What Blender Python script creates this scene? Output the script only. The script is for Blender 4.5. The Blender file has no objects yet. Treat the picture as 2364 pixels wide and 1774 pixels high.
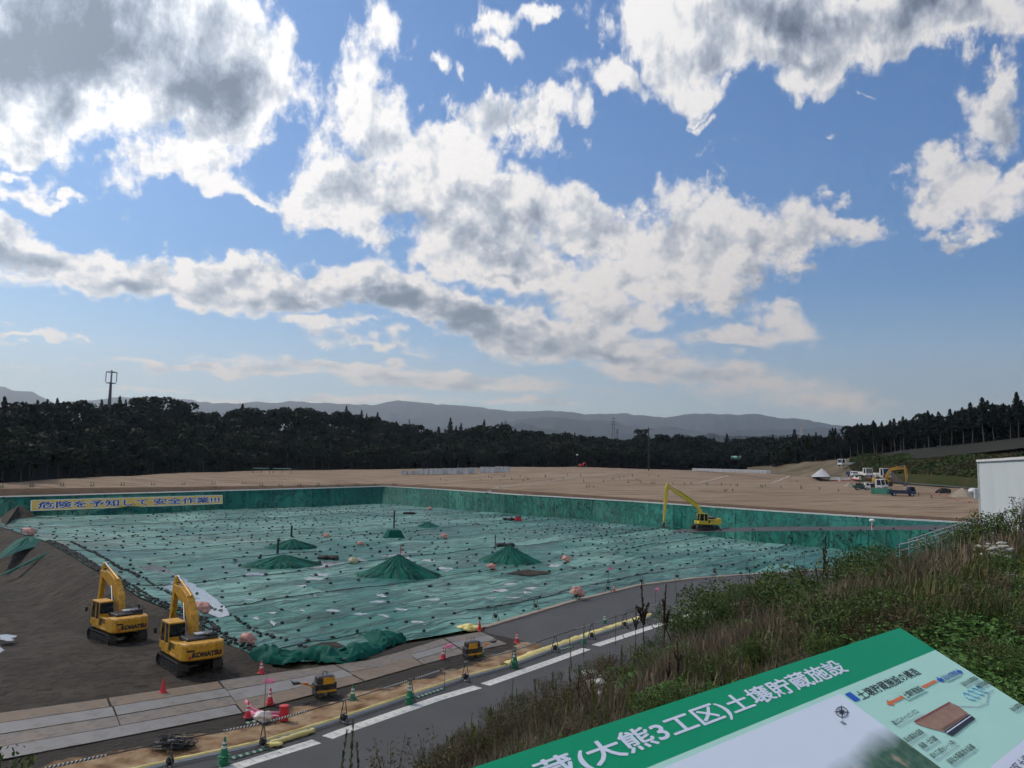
import bpy, bmesh, math, random
import numpy as np
from mathutils import Vector, Matrix
random.seed(7); rng = np.random.default_rng(7)
SC = bpy.context.scene
COL = SC.collection
R = math.radians

# ------------------------------------------------------------------ camera
W, H, F = 2364.0, 1774.0, 1785.0
PITCH, ROLL, CZ = R(6.0), R(1.0), 12.0
cam = bpy.data.cameras.new('camera'); camo = bpy.data.objects.new('camera', cam); COL.objects.link(camo)
cam.sensor_fit = 'HORIZONTAL'; cam.sensor_width = 36.0; cam.lens = 36.0 * F / W
cam.clip_start = 0.05; cam.clip_end = 60000
camo.matrix_world = (Matrix.Translation((0, 0, CZ)) @ Matrix.Rotation(R(90) + PITCH, 4, 'X') @ Matrix.Rotation(ROLL, 4, 'Z'))
SC.camera = camo

def ray(x, y):
    a = x - W / 2; b = H / 2 - y
    c, s = math.cos(ROLL), math.sin(ROLL)
    a2 = (a * c - b * s) / F; b2 = (a * s + b * c) / F
    cp, sp = math.cos(PITCH), math.sin(PITCH)
    return Vector((a2, cp - b2 * sp, sp + b2 * cp))
def P(x, y, z=0.0):
    r = ray(x, y); t = (z - CZ) / r.z
    return Vector((0, 0, CZ)) + r * t
def PD(x, y, d):                      # the point at forward distance d on the ray through a photo pixel
    r = ray(x, y); return Vector((0, 0, CZ)) + r * (d / math.hypot(r.x, r.y))
def hfac(x): return 1.0

# ------------------------------------------------------------------ world: Nishita sky with a deck of cumulus
SUN_EL, SUN_AZ = R(46), R(-60)        # front left of the camera, behind the big cloud
wd = bpy.data.worlds.new('World'); SC.world = wd; wd.use_nodes = True
nt = wd.node_tree; nt.nodes.clear()
def N(t, **k):
    n = nt.nodes.new(t)
    for a, v in k.items(): setattr(n, a, v)
    return n
def L(a, b): nt.links.new(a, b)
def math_(op, a, b=None, c=None, clamp=False):
    n = N('ShaderNodeMath', operation=op, use_clamp=clamp)
    for i, v in enumerate((a, b, c)):
        if v is None: continue
        if isinstance(v, (int, float)): n.inputs[i].default_value = v
        else: L(v, n.inputs[i])
    return n.outputs[0]
def mixrgb(f, a, b):
    n = N('ShaderNodeMix', data_type='RGBA')
    for i, v in ((0, f), (6, a), (7, b)):
        if isinstance(v, tuple): n.inputs[i].default_value = (*v, 1)
        elif isinstance(v, (int, float)): n.inputs[i].default_value = v
        else: L(v, n.inputs[i])
    return n.outputs[2]
def sstep(v, lo, hi):
    n = N('ShaderNodeMapRange', interpolation_type='SMOOTHSTEP')
    L(v, n.inputs[0]); n.inputs[1].default_value = lo; n.inputs[2].default_value = hi
    return n.outputs[0]
def noise(vec, scale, detail, rough=.55, dist=0.0, col=False):
    n = N('ShaderNodeTexNoise', noise_dimensions='2D'); L(vec, n.inputs['Vector'])
    n.inputs['Scale'].default_value = scale; n.inputs['Detail'].default_value = detail
    n.inputs['Roughness'].default_value = rough; n.inputs['Distortion'].default_value = dist
    return n.outputs['Color' if col else 'Fac']
def vmath(op, a, b=None, s=None):
    n = N('ShaderNodeVectorMath', operation=op)
    L(a, n.inputs[0])
    if b is not None:
        if isinstance(b, tuple): n.inputs[1].default_value = b
        else: L(b, n.inputs[1])
    if s is not None: n.inputs['Scale'].default_value = s
    return n.outputs[0]
tc = N('ShaderNodeTexCoord'); sep = N('ShaderNodeSeparateXYZ'); L(tc.outputs['Generated'], sep.inputs[0])
sx, sy, sz = sep.outputs
az = math_('ARCTAN2', sx, sy); el = math_('ARCSINE', sz)
elc = math_('MAXIMUM', el, 0.0)
vv = math_('MULTIPLY', math_('LOGARITHM', math_('ADD', elc, .10), math.e), .42)   # cloud deck flattens towards the horizon
cmb = N('ShaderNodeCombineXYZ'); L(az, cmb.inputs[0]); L(vv, cmb.inputs[1]); nvec = cmb.outputs[0]
cmb2 = N('ShaderNodeCombineXYZ'); L(az, cmb2.inputs[0]); L(el, cmb2.inputs[1])
wl = vmath('SUBTRACT', noise(nvec, 7, 3, .55, col=True), (.5, .5, .5))
ws = vmath('SUBTRACT', noise(nvec, 26, 5, .6, col=True), (.5, .5, .5))
elfade = sstep(el, 0.02, .30)
wamp = math_('MULTIPLY_ADD', elfade, .8, .2)
warp = vmath('ADD', vmath('SCALE', wl, s=.13), vmath('SCALE', ws, s=.055))
wsc = N('ShaderNodeVectorMath', operation='MULTIPLY'); L(warp, wsc.inputs[0])
wc = N('ShaderNodeCombineXYZ'); wc.inputs[0].default_value = 1.0; L(wamp, wc.inputs[1]); L(wc.outputs[0], wsc.inputs[1])
cvec = vmath('ADD', cmb2.outputs[0], wsc.outputs[0])
K = W / 2212.0
def azel(px, py):
    r = ray(px * K, py * K).normalized()
    return math.atan2(r.x, r.y), math.asin(max(-1, min(1, r.z)))
def field(blobs, vec, smooth, prev=None):
    acc = None
    sp = N('ShaderNodeSeparateXYZ'); L(vec, sp.inputs[0])
    for (cx, cy, rx, ry, rot, amp) in blobs:
        polar = rot == 'sky'                   # given as azimuth and elevation in degrees
        rot = 0 if polar else rot; azel_ = (lambda p, q: (R(p), R(q))) if polar else azel
        c = azel_(cx, cy); ca, sa = math.cos(R(rot)), math.sin(R(rot))
        p1 = azel_(cx + rx * ca, cy + rx * sa); p2 = azel_(cx - ry * sa, cy + ry * ca)
        d1 = (p1[0] - c[0], p1[1] - c[1]); d2 = (p2[0] - c[0], p2[1] - c[1])
        cb = N('ShaderNodeCombineXYZ'); L(sp.outputs[0], cb.inputs[0]); L(sp.outputs[1], cb.inputs[1])
        if acc is not None or prev is not None: L(acc if acc is not None else prev, cb.inputs[2])   # one after the other
        m = N('ShaderNodeMapping', vector_type='TEXTURE'); L(cb.outputs[0], m.inputs[0])
        m.inputs['Location'].default_value = (c[0], c[1], 0)
        m.inputs['Rotation'].default_value = (0, 0, math.atan2(d1[1], d1[0]))
        m.inputs['Scale'].default_value = (math.hypot(*d1), math.hypot(*d2), 1e9)
        ln = N('ShaderNodeVectorMath', operation='LENGTH'); L(m.outputs[0], ln.inputs[0])
        v = math_('MULTIPLY_ADD', ln.outputs['Value'], -amp, amp)
        acc = v if acc is None else math_('SMOOTH_MAX', acc, v, smooth)
    return acc
CL = [ # cloud masses: centre, radii, tilt, thickness
 (150,90,500,250,0,1.5),(470,190,190,180,0,1.0),(400,320,150,70,-20,.7),(400,385,180,55,8,.65),(520,425,120,32,5,.45),
 (40,275,150,55,5,.7),(110,385,140,32,-5,.55),(40,345,110,20,5,.35),(640,170,60,60,0,.28),(690,290,40,70,20,.3),(600,120,60,60,0,.4),
 (805,55,85,80,0,.65),(790,150,65,80,0,.5),(790,240,110,85,20,.6),(830,315,90,90,0,.7),(690,320,30,40,0,.25),
 (900,370,90,75,0,.8),(725,400,115,52,0,.65),(800,430,190,85,10,1.),(1000,335,120,62,-15,.75),(1090,280,130,75,-10,.75),(1175,265,110,48,-30,.6),
 (1060,450,350,110,5,1.0),(1300,470,260,95,10,.9),(1100,560,310,75,5,.8),(1480,520,360,85,0,.85),(1560,450,120,60,0,.65),(1750,490,130,45,5,.6),(1835,495,65,15,-10,.32),
 (1450,600,340,90,0,.8),(1750,605,75,30,0,.42),(1710,680,115,60,10,.6),(1600,725,190,40,0,.6),(1250,640,160,75,0,.62),
 (20,525,160,75,30,1.0),(200,585,260,72,8,1.),(450,615,280,66,5,1.),(700,625,210,68,5,1.),(900,660,230,80,15,1.),(1050,700,240,62,12,1.),(1250,740,260,52,5,.95),
 (700,712,125,20,5,.42),(830,757,135,17,8,.42),(1400,790,170,42,5,.6),(1600,830,230,60,5,.5),(1800,862,180,40,0,.36),(1300,690,170,50,5,.6),
 (480,797,300,15,2,.62),(820,803,430,20,3,.68),(1000,832,390,18,2,.6),(700,866,340,15,0,.5),(60,741,120,13,0,.55),(1150,868,260,12,0,.45),(300,842,200,8,0,.4),(165,726,36,9,10,.32),(45,706,26,9,0,.32),(40,797,110,9,3,.3),
 (1040,40,55,55,0,.5),(1150,8,90,32,0,.55),(1085,108,75,25,25,.42),
 (1600,30,440,160,0,1.5),(1400,95,180,115,20,.9),(1330,180,115,48,10,.62),(1480,190,130,52,5,.62),(1760,150,160,82,0,1.),(1950,20,360,110,-8,1.1),(1850,120,120,70,0,.8),(1720,212,62,40,0,.5),
 (2150,230,95,115,0,.72),(2180,150,60,52,0,.6),(2060,370,115,92,20,.72),(2010,400,72,50,0,.5),(2130,430,100,72,0,.62),(2200,370,75,75,0,.62),(2090,490,80,26,0,.42),(2020,330,50,60,0,.5),
 (1520,280,75,22,15,.36),(1490,245,42,15,0,.3),(1590,346,32,20,0,.35),(1860,256,32,12,35,.3),(1800,328,24,10,0,.3),(930,150,26,26,0,.3),(960,256,32,42,0,.38),
 (1490,366,24,10,0,.26),(1530,386,20,12,0,.24),(998,150,18,26,0,.26),(1915,620,40,15,-20,.22),(1350,410,40,16,0,.3),
 # beyond the frame
 (-350,250,420,200,0,1.1),(-300,600,350,70,5,.9),(500,-260,600,170,5,1.2),(1500,-300,700,190,0,1.1),(2600,300,240,160,0,.8),(2700,700,300,60,0,.6),(-500,800,500,20,0,.4),
 # unseen clouds added beside and behind the camera to fill-light camera-facing surfaces
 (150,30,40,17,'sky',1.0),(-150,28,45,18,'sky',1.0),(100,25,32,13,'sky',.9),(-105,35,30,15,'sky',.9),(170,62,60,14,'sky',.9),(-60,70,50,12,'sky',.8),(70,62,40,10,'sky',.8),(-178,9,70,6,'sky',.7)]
DK = [ # shaded undersides
 (180,120,400,200,0,1.6),(430,205,180,110,10,1.25),(30,60,260,200,0,1.6),(330,60,120,60,0,.5),
 (1700,50,420,95,0,.85),(1500,70,170,75,20,.55),(1720,150,150,55,0,.75),(2000,20,260,65,0,.7),
 (900,480,190,52,5,.8),(1080,490,210,62,10,.7),(1120,580,150,26,0,.6),(820,470,120,26,0,.5),(1330,500,130,50,10,.4),(1500,560,280,42,0,.42),(1620,500,140,30,0,.25),
 (40,575,180,48,10,1.15),(300,622,230,42,5,1.1),(620,650,240,44,3,1.25),(850,662,240,44,5,1.3),(1050,720,260,44,8,1.3),(1330,772,170,26,3,.9),(1480,815,140,18,3,.6),(1150,640,200,30,0,.4),
 (2175,260,60,90,0,.45),(1560,730,150,16,0,.4),(1000,400,90,40,0,.3),(800,806,320,6,3,.3),(-350,250,350,150,0,1.0),(500,-260,500,120,0,1.),(1500,-300,600,150,0,1.)]
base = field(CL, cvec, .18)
fb = noise(nvec, 9, 7, .62)
fb2 = noise(nvec, 44, 6, .68)
vo = N('ShaderNodeTexVoronoi', voronoi_dimensions='2D', feature='F1'); vo.normalize = True
L(vmath('ADD', nvec, vmath('SCALE', ws, s=.10)), vo.inputs['Vector']); vo.inputs['Scale'].default_value = 19
vo.inputs['Detail'].default_value = 2.5; vo.inputs['Roughness'].default_value = .55; vo.inputs['Lacunarity'].default_value = 2.3
puff = math_('SUBTRACT', .42, vo.outputs['Distance'])
nzs = math_('ADD', math_('MULTIPLY_ADD', fb, 1.05, -.525), math_('MULTIPLY_ADD', fb2, .56, -.28))
nzs = math_('ADD', nzs, math_('MULTIPLY', puff, .34))
dens = math_('MULTIPLY_ADD', nzs, math_('MULTIPLY_ADD', elfade, .62, .38), base)
dens = math_('SUBTRACT', dens, .10)
alpha = math_('MULTIPLY', sstep(dens, -.05, .30), .985)
# puff relief: density looked up a little nearer to the sun against density here
sv = vmath('ADD', nvec, (-.012, .020, 0))
fs = noise(sv, 9, 7, .62)
rel = math_('ADD', math_('MULTIPLY', math_('SUBTRACT', fb, fs), 2.6), math_('MULTIPLY', puff, .60))
dk = field(DK, cvec, .15, base)
shade = math_('ADD', math_('MULTIPLY_ADD', fb, .55, -.275), dk)
shade = math_('ADD', shade, math_('MULTIPLY_ADD', fb2, .16, -.08))
thick = sstep(dens, .05, .70)
sh = math_('ADD', math_('ADD', math_('MULTIPLY', sstep(shade, -.10, 1.35), .86), math_('MULTIPLY_ADD', fb2, .12, -.06)), math_('MULTIPLY', thick, .16))
sh = math_('SUBTRACT', sh, math_('MULTIPLY', rel, 1.0))
rmp = N('ShaderNodeValToRGB'); L(sh, rmp.inputs[0])
cr = rmp.color_ramp; cr.elements[0].position = 0.0; cr.elements[0].color = (1.0, 1.0, .99, 1)
cr.elements[1].position = 1.0; cr.elements[1].color = (.100, .12, .155, 1)
for p_, c_ in ((.14, (.79, .825, .86, 1)), (.40, (.47, .52, .60, 1)), (.72, (.215, .255, .325, 1))):
    e = cr.elements.new(p_); e.color = c_
# clouds on the sun's side are lit harder than those across the sky
dt = N('ShaderNodeVectorMath', operation='DOT_PRODUCT'); L(tc.outputs['Generated'], dt.inputs[0])
dt.inputs[1].default_value = (math.sin(SUN_AZ) * math.cos(SUN_EL), math.cos(SUN_AZ) * math.cos(SUN_EL), math.sin(SUN_EL))
gain = N('ShaderNodeMapRange'); L(dt.outputs['Value'], gain.inputs[0])
for i_, v_ in ((1, .25), (2, .95), (3, .70), (4, 1.14)): gain.inputs[i_].default_value = v_
back_fill = N('ShaderNodeMapRange'); L(dt.outputs['Value'], back_fill.inputs[0])  # extra gain for the added clouds away from the sun, strengthening their fill
for i_, v_ in ((1, .30), (2, -.5), (3, 0), (4, .62)): back_fill.inputs[i_].default_value = v_
ccol = vmath('SCALE', rmp.outputs[0]); L(math_('ADD', gain.outputs[0], back_fill.outputs[0]), ccol.node.inputs['Scale'])
sky = N('ShaderNodeTexSky', sky_type='NISHITA'); sky.sun_disc = False
sky.sun_elevation = SUN_EL; sky.sun_rotation = SUN_AZ
sky.altitude = 50; sky.air_density = 1.0; sky.dust_density = .35; sky.ozone_density = 3.0
SKY_S, EXPO = .10, 0.17
skyc = N('ShaderNodeVectorMath', operation='MULTIPLY'); L(sky.outputs[0], skyc.inputs[0]); skyc.inputs[1].default_value = (.45, .77, 1.10)
hzf = math_('MULTIPLY', math_('SUBTRACT', 1.0, sstep(el, -.02, .24)), .85)
hzc = vmath('SCALE', None or mixrgb(0.0, (.84, 1.12, 1.38), (.84, 1.12, 1.38))); L(gain.outputs[0], hzc.node.inputs['Scale'])
skyb = vmath('SCALE', skyc.outputs[0], s=.10)
skym = mixrgb(hzf, skyb, hzc)
b1 = N('ShaderNodeBackground'); L(vmath('SCALE', skym, s=10.0), b1.inputs[0]); b1.inputs[1].default_value = SKY_S
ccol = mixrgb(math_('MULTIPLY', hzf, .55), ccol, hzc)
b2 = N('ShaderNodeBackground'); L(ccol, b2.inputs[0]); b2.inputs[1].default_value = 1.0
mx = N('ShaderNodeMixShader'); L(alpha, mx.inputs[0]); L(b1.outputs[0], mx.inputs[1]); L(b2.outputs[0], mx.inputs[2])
wo = N('ShaderNodeOutputWorld'); L(mx.outputs[0], wo.inputs[0])

sd = bpy.data.lights.new('sun', 'SUN'); sd.energy = 2.5; sd.angle = R(8); sd.color = (1, .92, .80)
so = bpy.data.objects.new('sun', sd); COL.objects.link(so)
sdir = Vector((math.sin(SUN_AZ) * math.cos(SUN_EL), math.cos(SUN_AZ) * math.cos(SUN_EL), math.sin(SUN_EL)))
so.rotation_euler = sdir.to_track_quat('Z', 'Y').to_euler(); so.location = (0, 0, 60)
SC.view_settings.view_transform = 'Standard'; SC.view_settings.look = 'None'
SC.view_settings.exposure = EXPO; SC.view_settings.gamma = 1
SC.cycles.use_denoising = True; SC.cycles.use_adaptive_sampling = True; SC.cycles.adaptive_threshold = .03; SC.cycles.adaptive_min_samples = 8; SC.cycles.max_bounces = 5; SC.cycles.diffuse_bounces = 2; SC.cycles.glossy_bounces = 2
SC.cycles.transparent_max_bounces = 8; SC.cycles.volume_bounces = 0
wd.cycles.sampling_method = 'MANUAL'; wd.cycles.sample_map_resolution = 256

# ------------------------------------------------------------------ helpers
def mat(name, c1, c2=None, scale=4.0, rough=.6, metal=0.0, bump=0.0, bscale=None, spec=.5, detail=6, lo=.35, hi=.65, coord='Object', stretch=None, c3=None, s3=.6, rvar=0.0, trans=0):
    m = bpy.data.materials.new(name); m.use_nodes = True
    t = m.node_tree; b = t.nodes['Principled BSDF']
    b.inputs['Roughness'].default_value = rough; b.inputs['Metallic'].default_value = metal
    b.inputs['Specular IOR Level'].default_value = spec
    b.inputs['Base Color'].default_value = (*c1, 1)
    if c2 is None and not bump: return m
    co = t.nodes.new('ShaderNodeTexCoord'); v = co.outputs[coord]
    if stretch:
        mp = t.nodes.new('ShaderNodeMapping'); t.links.new(v, mp.inputs[0]); mp.inputs['Scale'].default_value = stretch; v = mp.outputs[0]
    def nz(s, d=detail):
        n = t.nodes.new('ShaderNodeTexNoise'); t.links.new(v, n.inputs['Vector']); n.inputs['Scale'].default_value = s; n.inputs['Detail'].default_value = d; n.inputs['Roughness'].default_value = .6
        return n.outputs['Fac']
    def mr(x, a, c, lo2=0., hi2=1.):
        n = t.nodes.new('ShaderNodeMapRange'); t.links.new(x, n.inputs[0])
        for i, q in ((1, a), (2, c), (3, lo2), (4, hi2)): n.inputs[i].default_value = q
        return n.outputs[0]
    def mixc(f, a, c):
        n = t.nodes.new('ShaderNodeMix'); n.data_type = 'RGBA'; t.links.new(f, n.inputs[0])
        for i, q in ((6, a), (7, c)):
            if isinstance(q, tuple): n.inputs[i].default_value = (*q, 1)
            else: t.links.new(q, n.inputs[i])
        return n.outputs[2]
    if c2 is not None:
        f = mr(nz(scale), lo, hi); col = mixc(f, c1, c2)
        if c3 is not None: col = mixc(mr(nz(scale * s3 * 2.7 + .13), .48, .66), col, c3)
        t.links.new(col, b.inputs['Base Color'])
        if rvar: t.links.new(mr(nz(scale * 1.7), .3, .7, rough - rvar, rough + rvar), b.inputs['Roughness'])
    if bump:
        bn = t.nodes.new('ShaderNodeBump'); bn.inputs['Strength'].default_value = min(1, bump); bn.inputs['Distance'].default_value = .1 if bump <= 1 else .1 * bump
        t.links.new(nz(bscale or scale * 4, 8), bn.inputs['Height']); t.links.new(bn.outputs[0], b.inputs['Normal'])
    return m

class MB:
    def __init__(s): s.v = []; s.f = []; s.m = []; s.cur = 0
    def add(s, vs, fs):
        o = len(s.v); s.v += [tuple(v) for v in vs]
        for f in fs: s.f.append(tuple(i + o for i in f)); s.m.append(s.cur)
    def box(s, c, d, M=None, taper=1.0):
        x, y, z = d[0] / 2, d[1] / 2, d[2] / 2; k = taper
        vs = [Vector(q) for q in ((-x, -y, -z), (x, -y, -z), (x, y, -z), (-x, y, -z), (-x * k, -y * k, z), (x * k, -y * k, z), (x * k, y * k, z), (-x * k, y * k, z))]
        if M is not None: vs = [M @ q for q in vs]
        c = Vector(c)
        s.add([q + c for q in vs], [(3, 2, 1, 0), (4, 5, 6, 7), (0, 1, 5, 4), (1, 2, 6, 5), (2, 3, 7, 6), (3, 0, 4, 7)]); return s
    def rbox(s, c, d, r=.05, seg=2):
        bm = bmesh.new(); bmesh.ops.create_cube(bm, size=1)
        for v in bm.verts: v.co = Vector((v.co.x * d[0], v.co.y * d[1], v.co.z * d[2])) + Vector(c)
        bmesh.ops.bevel(bm, geom=bm.edges[:], offset=r, segments=seg, affect='EDGES', profile=.5)
        return s.bm(bm)
    def bm(s, bm, M=None):
        bm.verts.index_update()
        s.add([(M @ v.co if M is not None else v.co) for v in bm.verts], [[v.index for v in f.verts] for f in bm.faces]); bm.free(); return s
    def prism(s, pts, y0, y1, ax='y', bev=0):
        n = len(pts)
        def q(p, w): return (p[0], w, p[1]) if ax == 'y' else ((p[0], p[1], w) if ax == 'z' else (w, p[0], p[1]))
        area = sum(pts[i][0] * pts[(i + 1) % n][1] - pts[(i + 1) % n][0] * pts[i][1] for i in range(n))
        if (area > 0) != (ax == 'y'): pts = pts[::-1]
        pts = pts[::-1]
        vs = [q(p, y0) for p in pts] + [q(p, y1) for p in pts]
        fs = [tuple(range(n))[::-1], tuple(range(n, 2 * n))] + [(i, (i + 1) % n, n + (i + 1) % n, n + i) for i in range(n)]
        bm = bmesh.new(); bv = [bm.verts.new(v) for v in vs]
        for f in fs: bm.faces.new([bv[i] for i in f])
        bmesh.ops.recalc_face_normals(bm, faces=bm.faces[:])
        if bev: bmesh.ops.bevel(bm, geom=bm.edges[:], offset=bev, segments=1, affect='EDGES')
        return s.bm(bm)
    def cyl(s, p0, p1, r0, r1=None, n=10, caps=True):
        p0, p1 = Vector(p0), Vector(p1); r1 = r0 if r1 is None else r1
        d = (p1 - p0).normalized(); a = d.orthogonal().normalized(); b = d.cross(a)
        vs = []
        for p, r in ((p0, r0), (p1, r1)):
            for i in range(n):
                t = 2 * math.pi * i / n; vs.append(p + a * (r * math.cos(t)) + b * (r * math.sin(t)))
        fs = [(i, (i + 1) % n, n + (i + 1) % n, n + i) for i in range(n)]
        if caps: fs += [tuple(range(n))[::-1], tuple(range(n, 2 * n))]
        s.add(vs, fs); return s
    def tube(s, pts, r, n=6):
        pts = [Vector(p) for p in pts]; k = len(pts); vs = []
        rr = r if isinstance(r, (list, tuple)) else [r] * k
        a = None
        for i, p in enumerate(pts):
            d = (pts[min(i + 1, k - 1)] - pts[max(i - 1, 0)]).normalized()
            a = d.orthogonal().normalized() if a is None else (a - d * a.dot(d)).normalized()
            b = d.cross(a)
            for j in range(n):
                t = 2 * math.pi * j / n; vs.append(p + a * (rr[i] * math.cos(t)) + b * (rr[i] * math.sin(t)))
        fs = [(i * n + j, i * n + (j + 1) % n, (i + 1) * n + (j + 1) % n, (i + 1) * n + j) for i in range(k - 1) for j in range(n)]
        fs += [tuple(range(n))[::-1], tuple(range((k - 1) * n, k * n))]
        s.add(vs, fs); return s
    def lathe(s, prof, n=14, c=(0, 0, 0)):
        vs = [(c[0] + r * math.cos(2 * math.pi * j / n), c[1] + r * math.sin(2 * math.pi * j / n), c[2] + z) for r, z in prof for j in range(n)]
        k = len(prof)
        fs = [(i * n + j, i * n + (j + 1) % n, (i + 1) * n + (j + 1) % n, (i + 1) * n + j) for i in range(k - 1) for j in range(n)]
        fs += [tuple(range(n))[::-1], tuple(range((k - 1) * n, k * n))]
        s.add(vs, fs); return s
    def blob(s, c, r, sub=2, amp=.25, fr=2.0, flat=None, seed=0):
        bm = bmesh.new(); bmesh.ops.create_icosphere(bm, subdivisions=sub, radius=1)
        from mathutils import noise as mn
        for v in bm.verts:
            n = v.co.copy(); k = 1 + amp * mn.noise(n * fr + Vector((seed * 7.1, seed * 3.3, 1))) * 2 + amp * .6 * mn.noise(n * fr * 2.7 + Vector((seed, 5, seed)))
            v.co = Vector((n.x * r[0], n.y * r[1], n.z * r[2])) * k
            if flat is not None and v.co.z < flat: v.co.z = flat
            v.co += Vector(c)
        return s.bm(bm)
    def mesh(s, name, mats, smooth=False):
        me = bpy.data.meshes.new(name); me.from_pydata(s.v, [], s.f)
        for m in (mats if isinstance(mats, (list, tuple)) else [mats]): me.materials.append(m)
        if any(s.m): me.polygons.foreach_set('material_index', s.m)
        if smooth: me.polygons.foreach_set('use_smooth', [True] * len(me.polygons))
        me.update(); return me
    def build(s, name, mats, parent=None, smooth=False):
        return link(name, s.mesh(name, mats, smooth), parent)
def link(name, me, parent=None):
    o = bpy.data.objects.new(name, me); COL.objects.link(o)
    if parent is not None: o.parent = parent
    return o
def tag(o, label=None, cat=None, group=None, kind=None):
    for k, v in (('label', label), ('category', cat), ('group', group), ('kind', kind)):
        if v: o[k] = v
    return o
def struct(o): o['kind'] = 'structure'; return o
def thing(name, label, cat, loc=(0, 0, 0), rz=0.0, group=None):
    o = bpy.data.objects.new(name, None); COL.objects.link(o); o.empty_display_size = .3
    o.location = loc; o.rotation_euler = (0, 0, rz)
    return tag(o, label, cat, group)
def dup(o, loc, rz=0.0, label=None, group=None, scale=None, rot=None):
    def cp(src, par):
        c = src.copy(); COL.objects.link(c)
        if par is not None: c.parent = par
        for ch in src.children: cp(ch, c)
        return c
    c = cp(o, None); c.location = loc; c.rotation_euler = rot or (0, 0, rz)
    if scale: c.scale = (scale,) * 3 if isinstance(scale, (int, float)) else scale
    if label: c['label'] = label
    if group: c['group'] = group
    return c
def npmesh(name, V, Fq, mats, smooth=False, mi=None):      # quads (or triangles) from numpy arrays
    me = bpy.data.meshes.new(name); V = np.asarray(V, np.float32); Fq = np.asarray(Fq, np.int32); k = Fq.shape[1]
    me.vertices.add(len(V)); me.vertices.foreach_set('co', V.ravel())
    me.loops.add(Fq.size); me.loops.foreach_set('vertex_index', Fq.ravel())
    me.polygons.add(len(Fq)); me.polygons.foreach_set('loop_start', np.arange(0, Fq.size, k, dtype=np.int32))
    for m in (mats if isinstance(mats, (list, tuple)) else [mats]): me.materials.append(m)
    if mi is not None: me.polygons.foreach_set('material_index', np.asarray(mi, np.int32))
    if smooth: me.polygons.foreach_set('use_smooth', np.ones(len(Fq), bool))
    me.update(calc_edges=True); me.validate(); return me
def gridfaces(nu, nv):
    i = np.arange(nu - 1)[:, None] * nv + np.arange(nv - 1)[None, :]; i = i.ravel()
    return np.stack([i, i + nv, i + nv + 1, i + 1], 1)
def vnoise(x, y, s, seed=0, oct=3):          # cheap value noise on numpy arrays
    out = 0; amp = 1; tot = 0
    for o in range(oct):
        X = np.asarray(x) * s + seed * 13.7 + o * 31.3; Y = np.asarray(y) * s + seed * 7.9 + o * 17.1
        xi = np.floor(X); yi = np.floor(Y); fx = X - xi; fy = Y - yi; fx = fx * fx * (3 - 2 * fx); fy = fy * fy * (3 - 2 * fy)
        h = lambda a, b: np.modf(np.abs(np.sin(a * 127.1 + b * 311.7 + seed) * 43758.5453))[0]
        out = out + amp * ((h(xi, yi) * (1 - fx) + h(xi + 1, yi) * fx) * (1 - fy) + (h(xi, yi + 1) * (1 - fx) + h(xi + 1, yi + 1) * fx) * fy)
        tot += amp; amp *= .5; s *= 2.1
    return out / tot - .5
def resample(pts, n):
    p = np.array([tuple(q)[:3] for q in pts], float); d = np.r_[0, np.cumsum(np.linalg.norm(np.diff(p[:, :2], axis=0), axis=1))]
    t = np.linspace(0, d[-1], n); return np.stack([np.interp(t, d, p[:, k]) for k in range(p.shape[1])], 1)
def pdist(x, y, line):        # distance to a polyline and signed side (positive = left of its direction)
    x = np.asarray(x, float); y = np.asarray(y, float); best = np.full(x.shape, 1e9); side = np.zeros(x.shape)
    for (ax, ay), (bx, by) in zip(line[:-1], line[1:]):
        dx, dy = bx - ax, by - ay; L2 = dx * dx + dy * dy
        t = np.clip(((x - ax) * dx + (y - ay) * dy) / L2, 0, 1); qx, qy = ax + t * dx, ay + t * dy
        d = np.hypot(x - qx, y - qy); cr = dx * (y - ay) - dy * (x - ax); k = d < best - 1e-9
        side = np.where(k, np.sign(cr), side); best = np.where(k, d, best)
    return best, side
def smooth01(t): t = np.clip(t, 0, 1); return t * t * (3 - 2 * t)
def c1(x, y): return (x * .3157, 1250 + y * .3157)
def c2(x, y): return (500 + x * .28933, 1350 + y * .28933)
def c3(x, y): return (1000 + x * .3157, 1250 + y * .3157)
def c4(x, y): return (1764 + x * .27125, 900 + y * .27125)
def c5(x, y): return (1200 + x * .27125, 900 + y * .27125)
def c6(x, y): return (600 + x * .27125, 900 + y * .27125)
def c0(x, y): return (x * .27125, 840 + y * .27125)
def Dp(x, y): return (x * K, y * K)

# ------------------------------------------------------------------ materials of the setting
M_soil = mat('dark_soil', (.024, .019, .0145), (.050, .040, .030), .30, .9, bump=2.2, bscale=1.6, c3=(.013, .011, .009), s3=1.6, spec=.2)
M_mound = mat('tan_soil', (.195, .140, .092), (.25, .185, .128), .06, .95, bump=.5, bscale=1.2, c3=(.135, .085, .052), s3=.35, spec=.2, stretch=(.5, 1.6, 1))
M_bank = mat('brown_bank', (.085, .055, .034), (.115, .075, .048), .5, .95, bump=.6, bscale=3, spec=.2)
M_asph = mat('asphalt', (.040, .041, .043), (.054, .055, .057), .25, .85, bump=.25, bscale=60, c3=(.042, .044, .047), s3=.5)
M_asph2 = mat('dark_asphalt', (.028, .030, .034), (.038, .040, .044), .6, .8, bump=.25, bscale=60)
M_conc = mat('concrete', (.42, .42, .40), (.52, .52, .50), 1.5, .85, bump=.2, bscale=25, c3=(.33, .33, .31), s3=1.4)
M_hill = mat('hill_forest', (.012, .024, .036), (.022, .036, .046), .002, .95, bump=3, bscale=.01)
M_floorw = mat('forest_floor', (.006, .008, .004), (.012, .013, .007), .1, .95)
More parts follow.
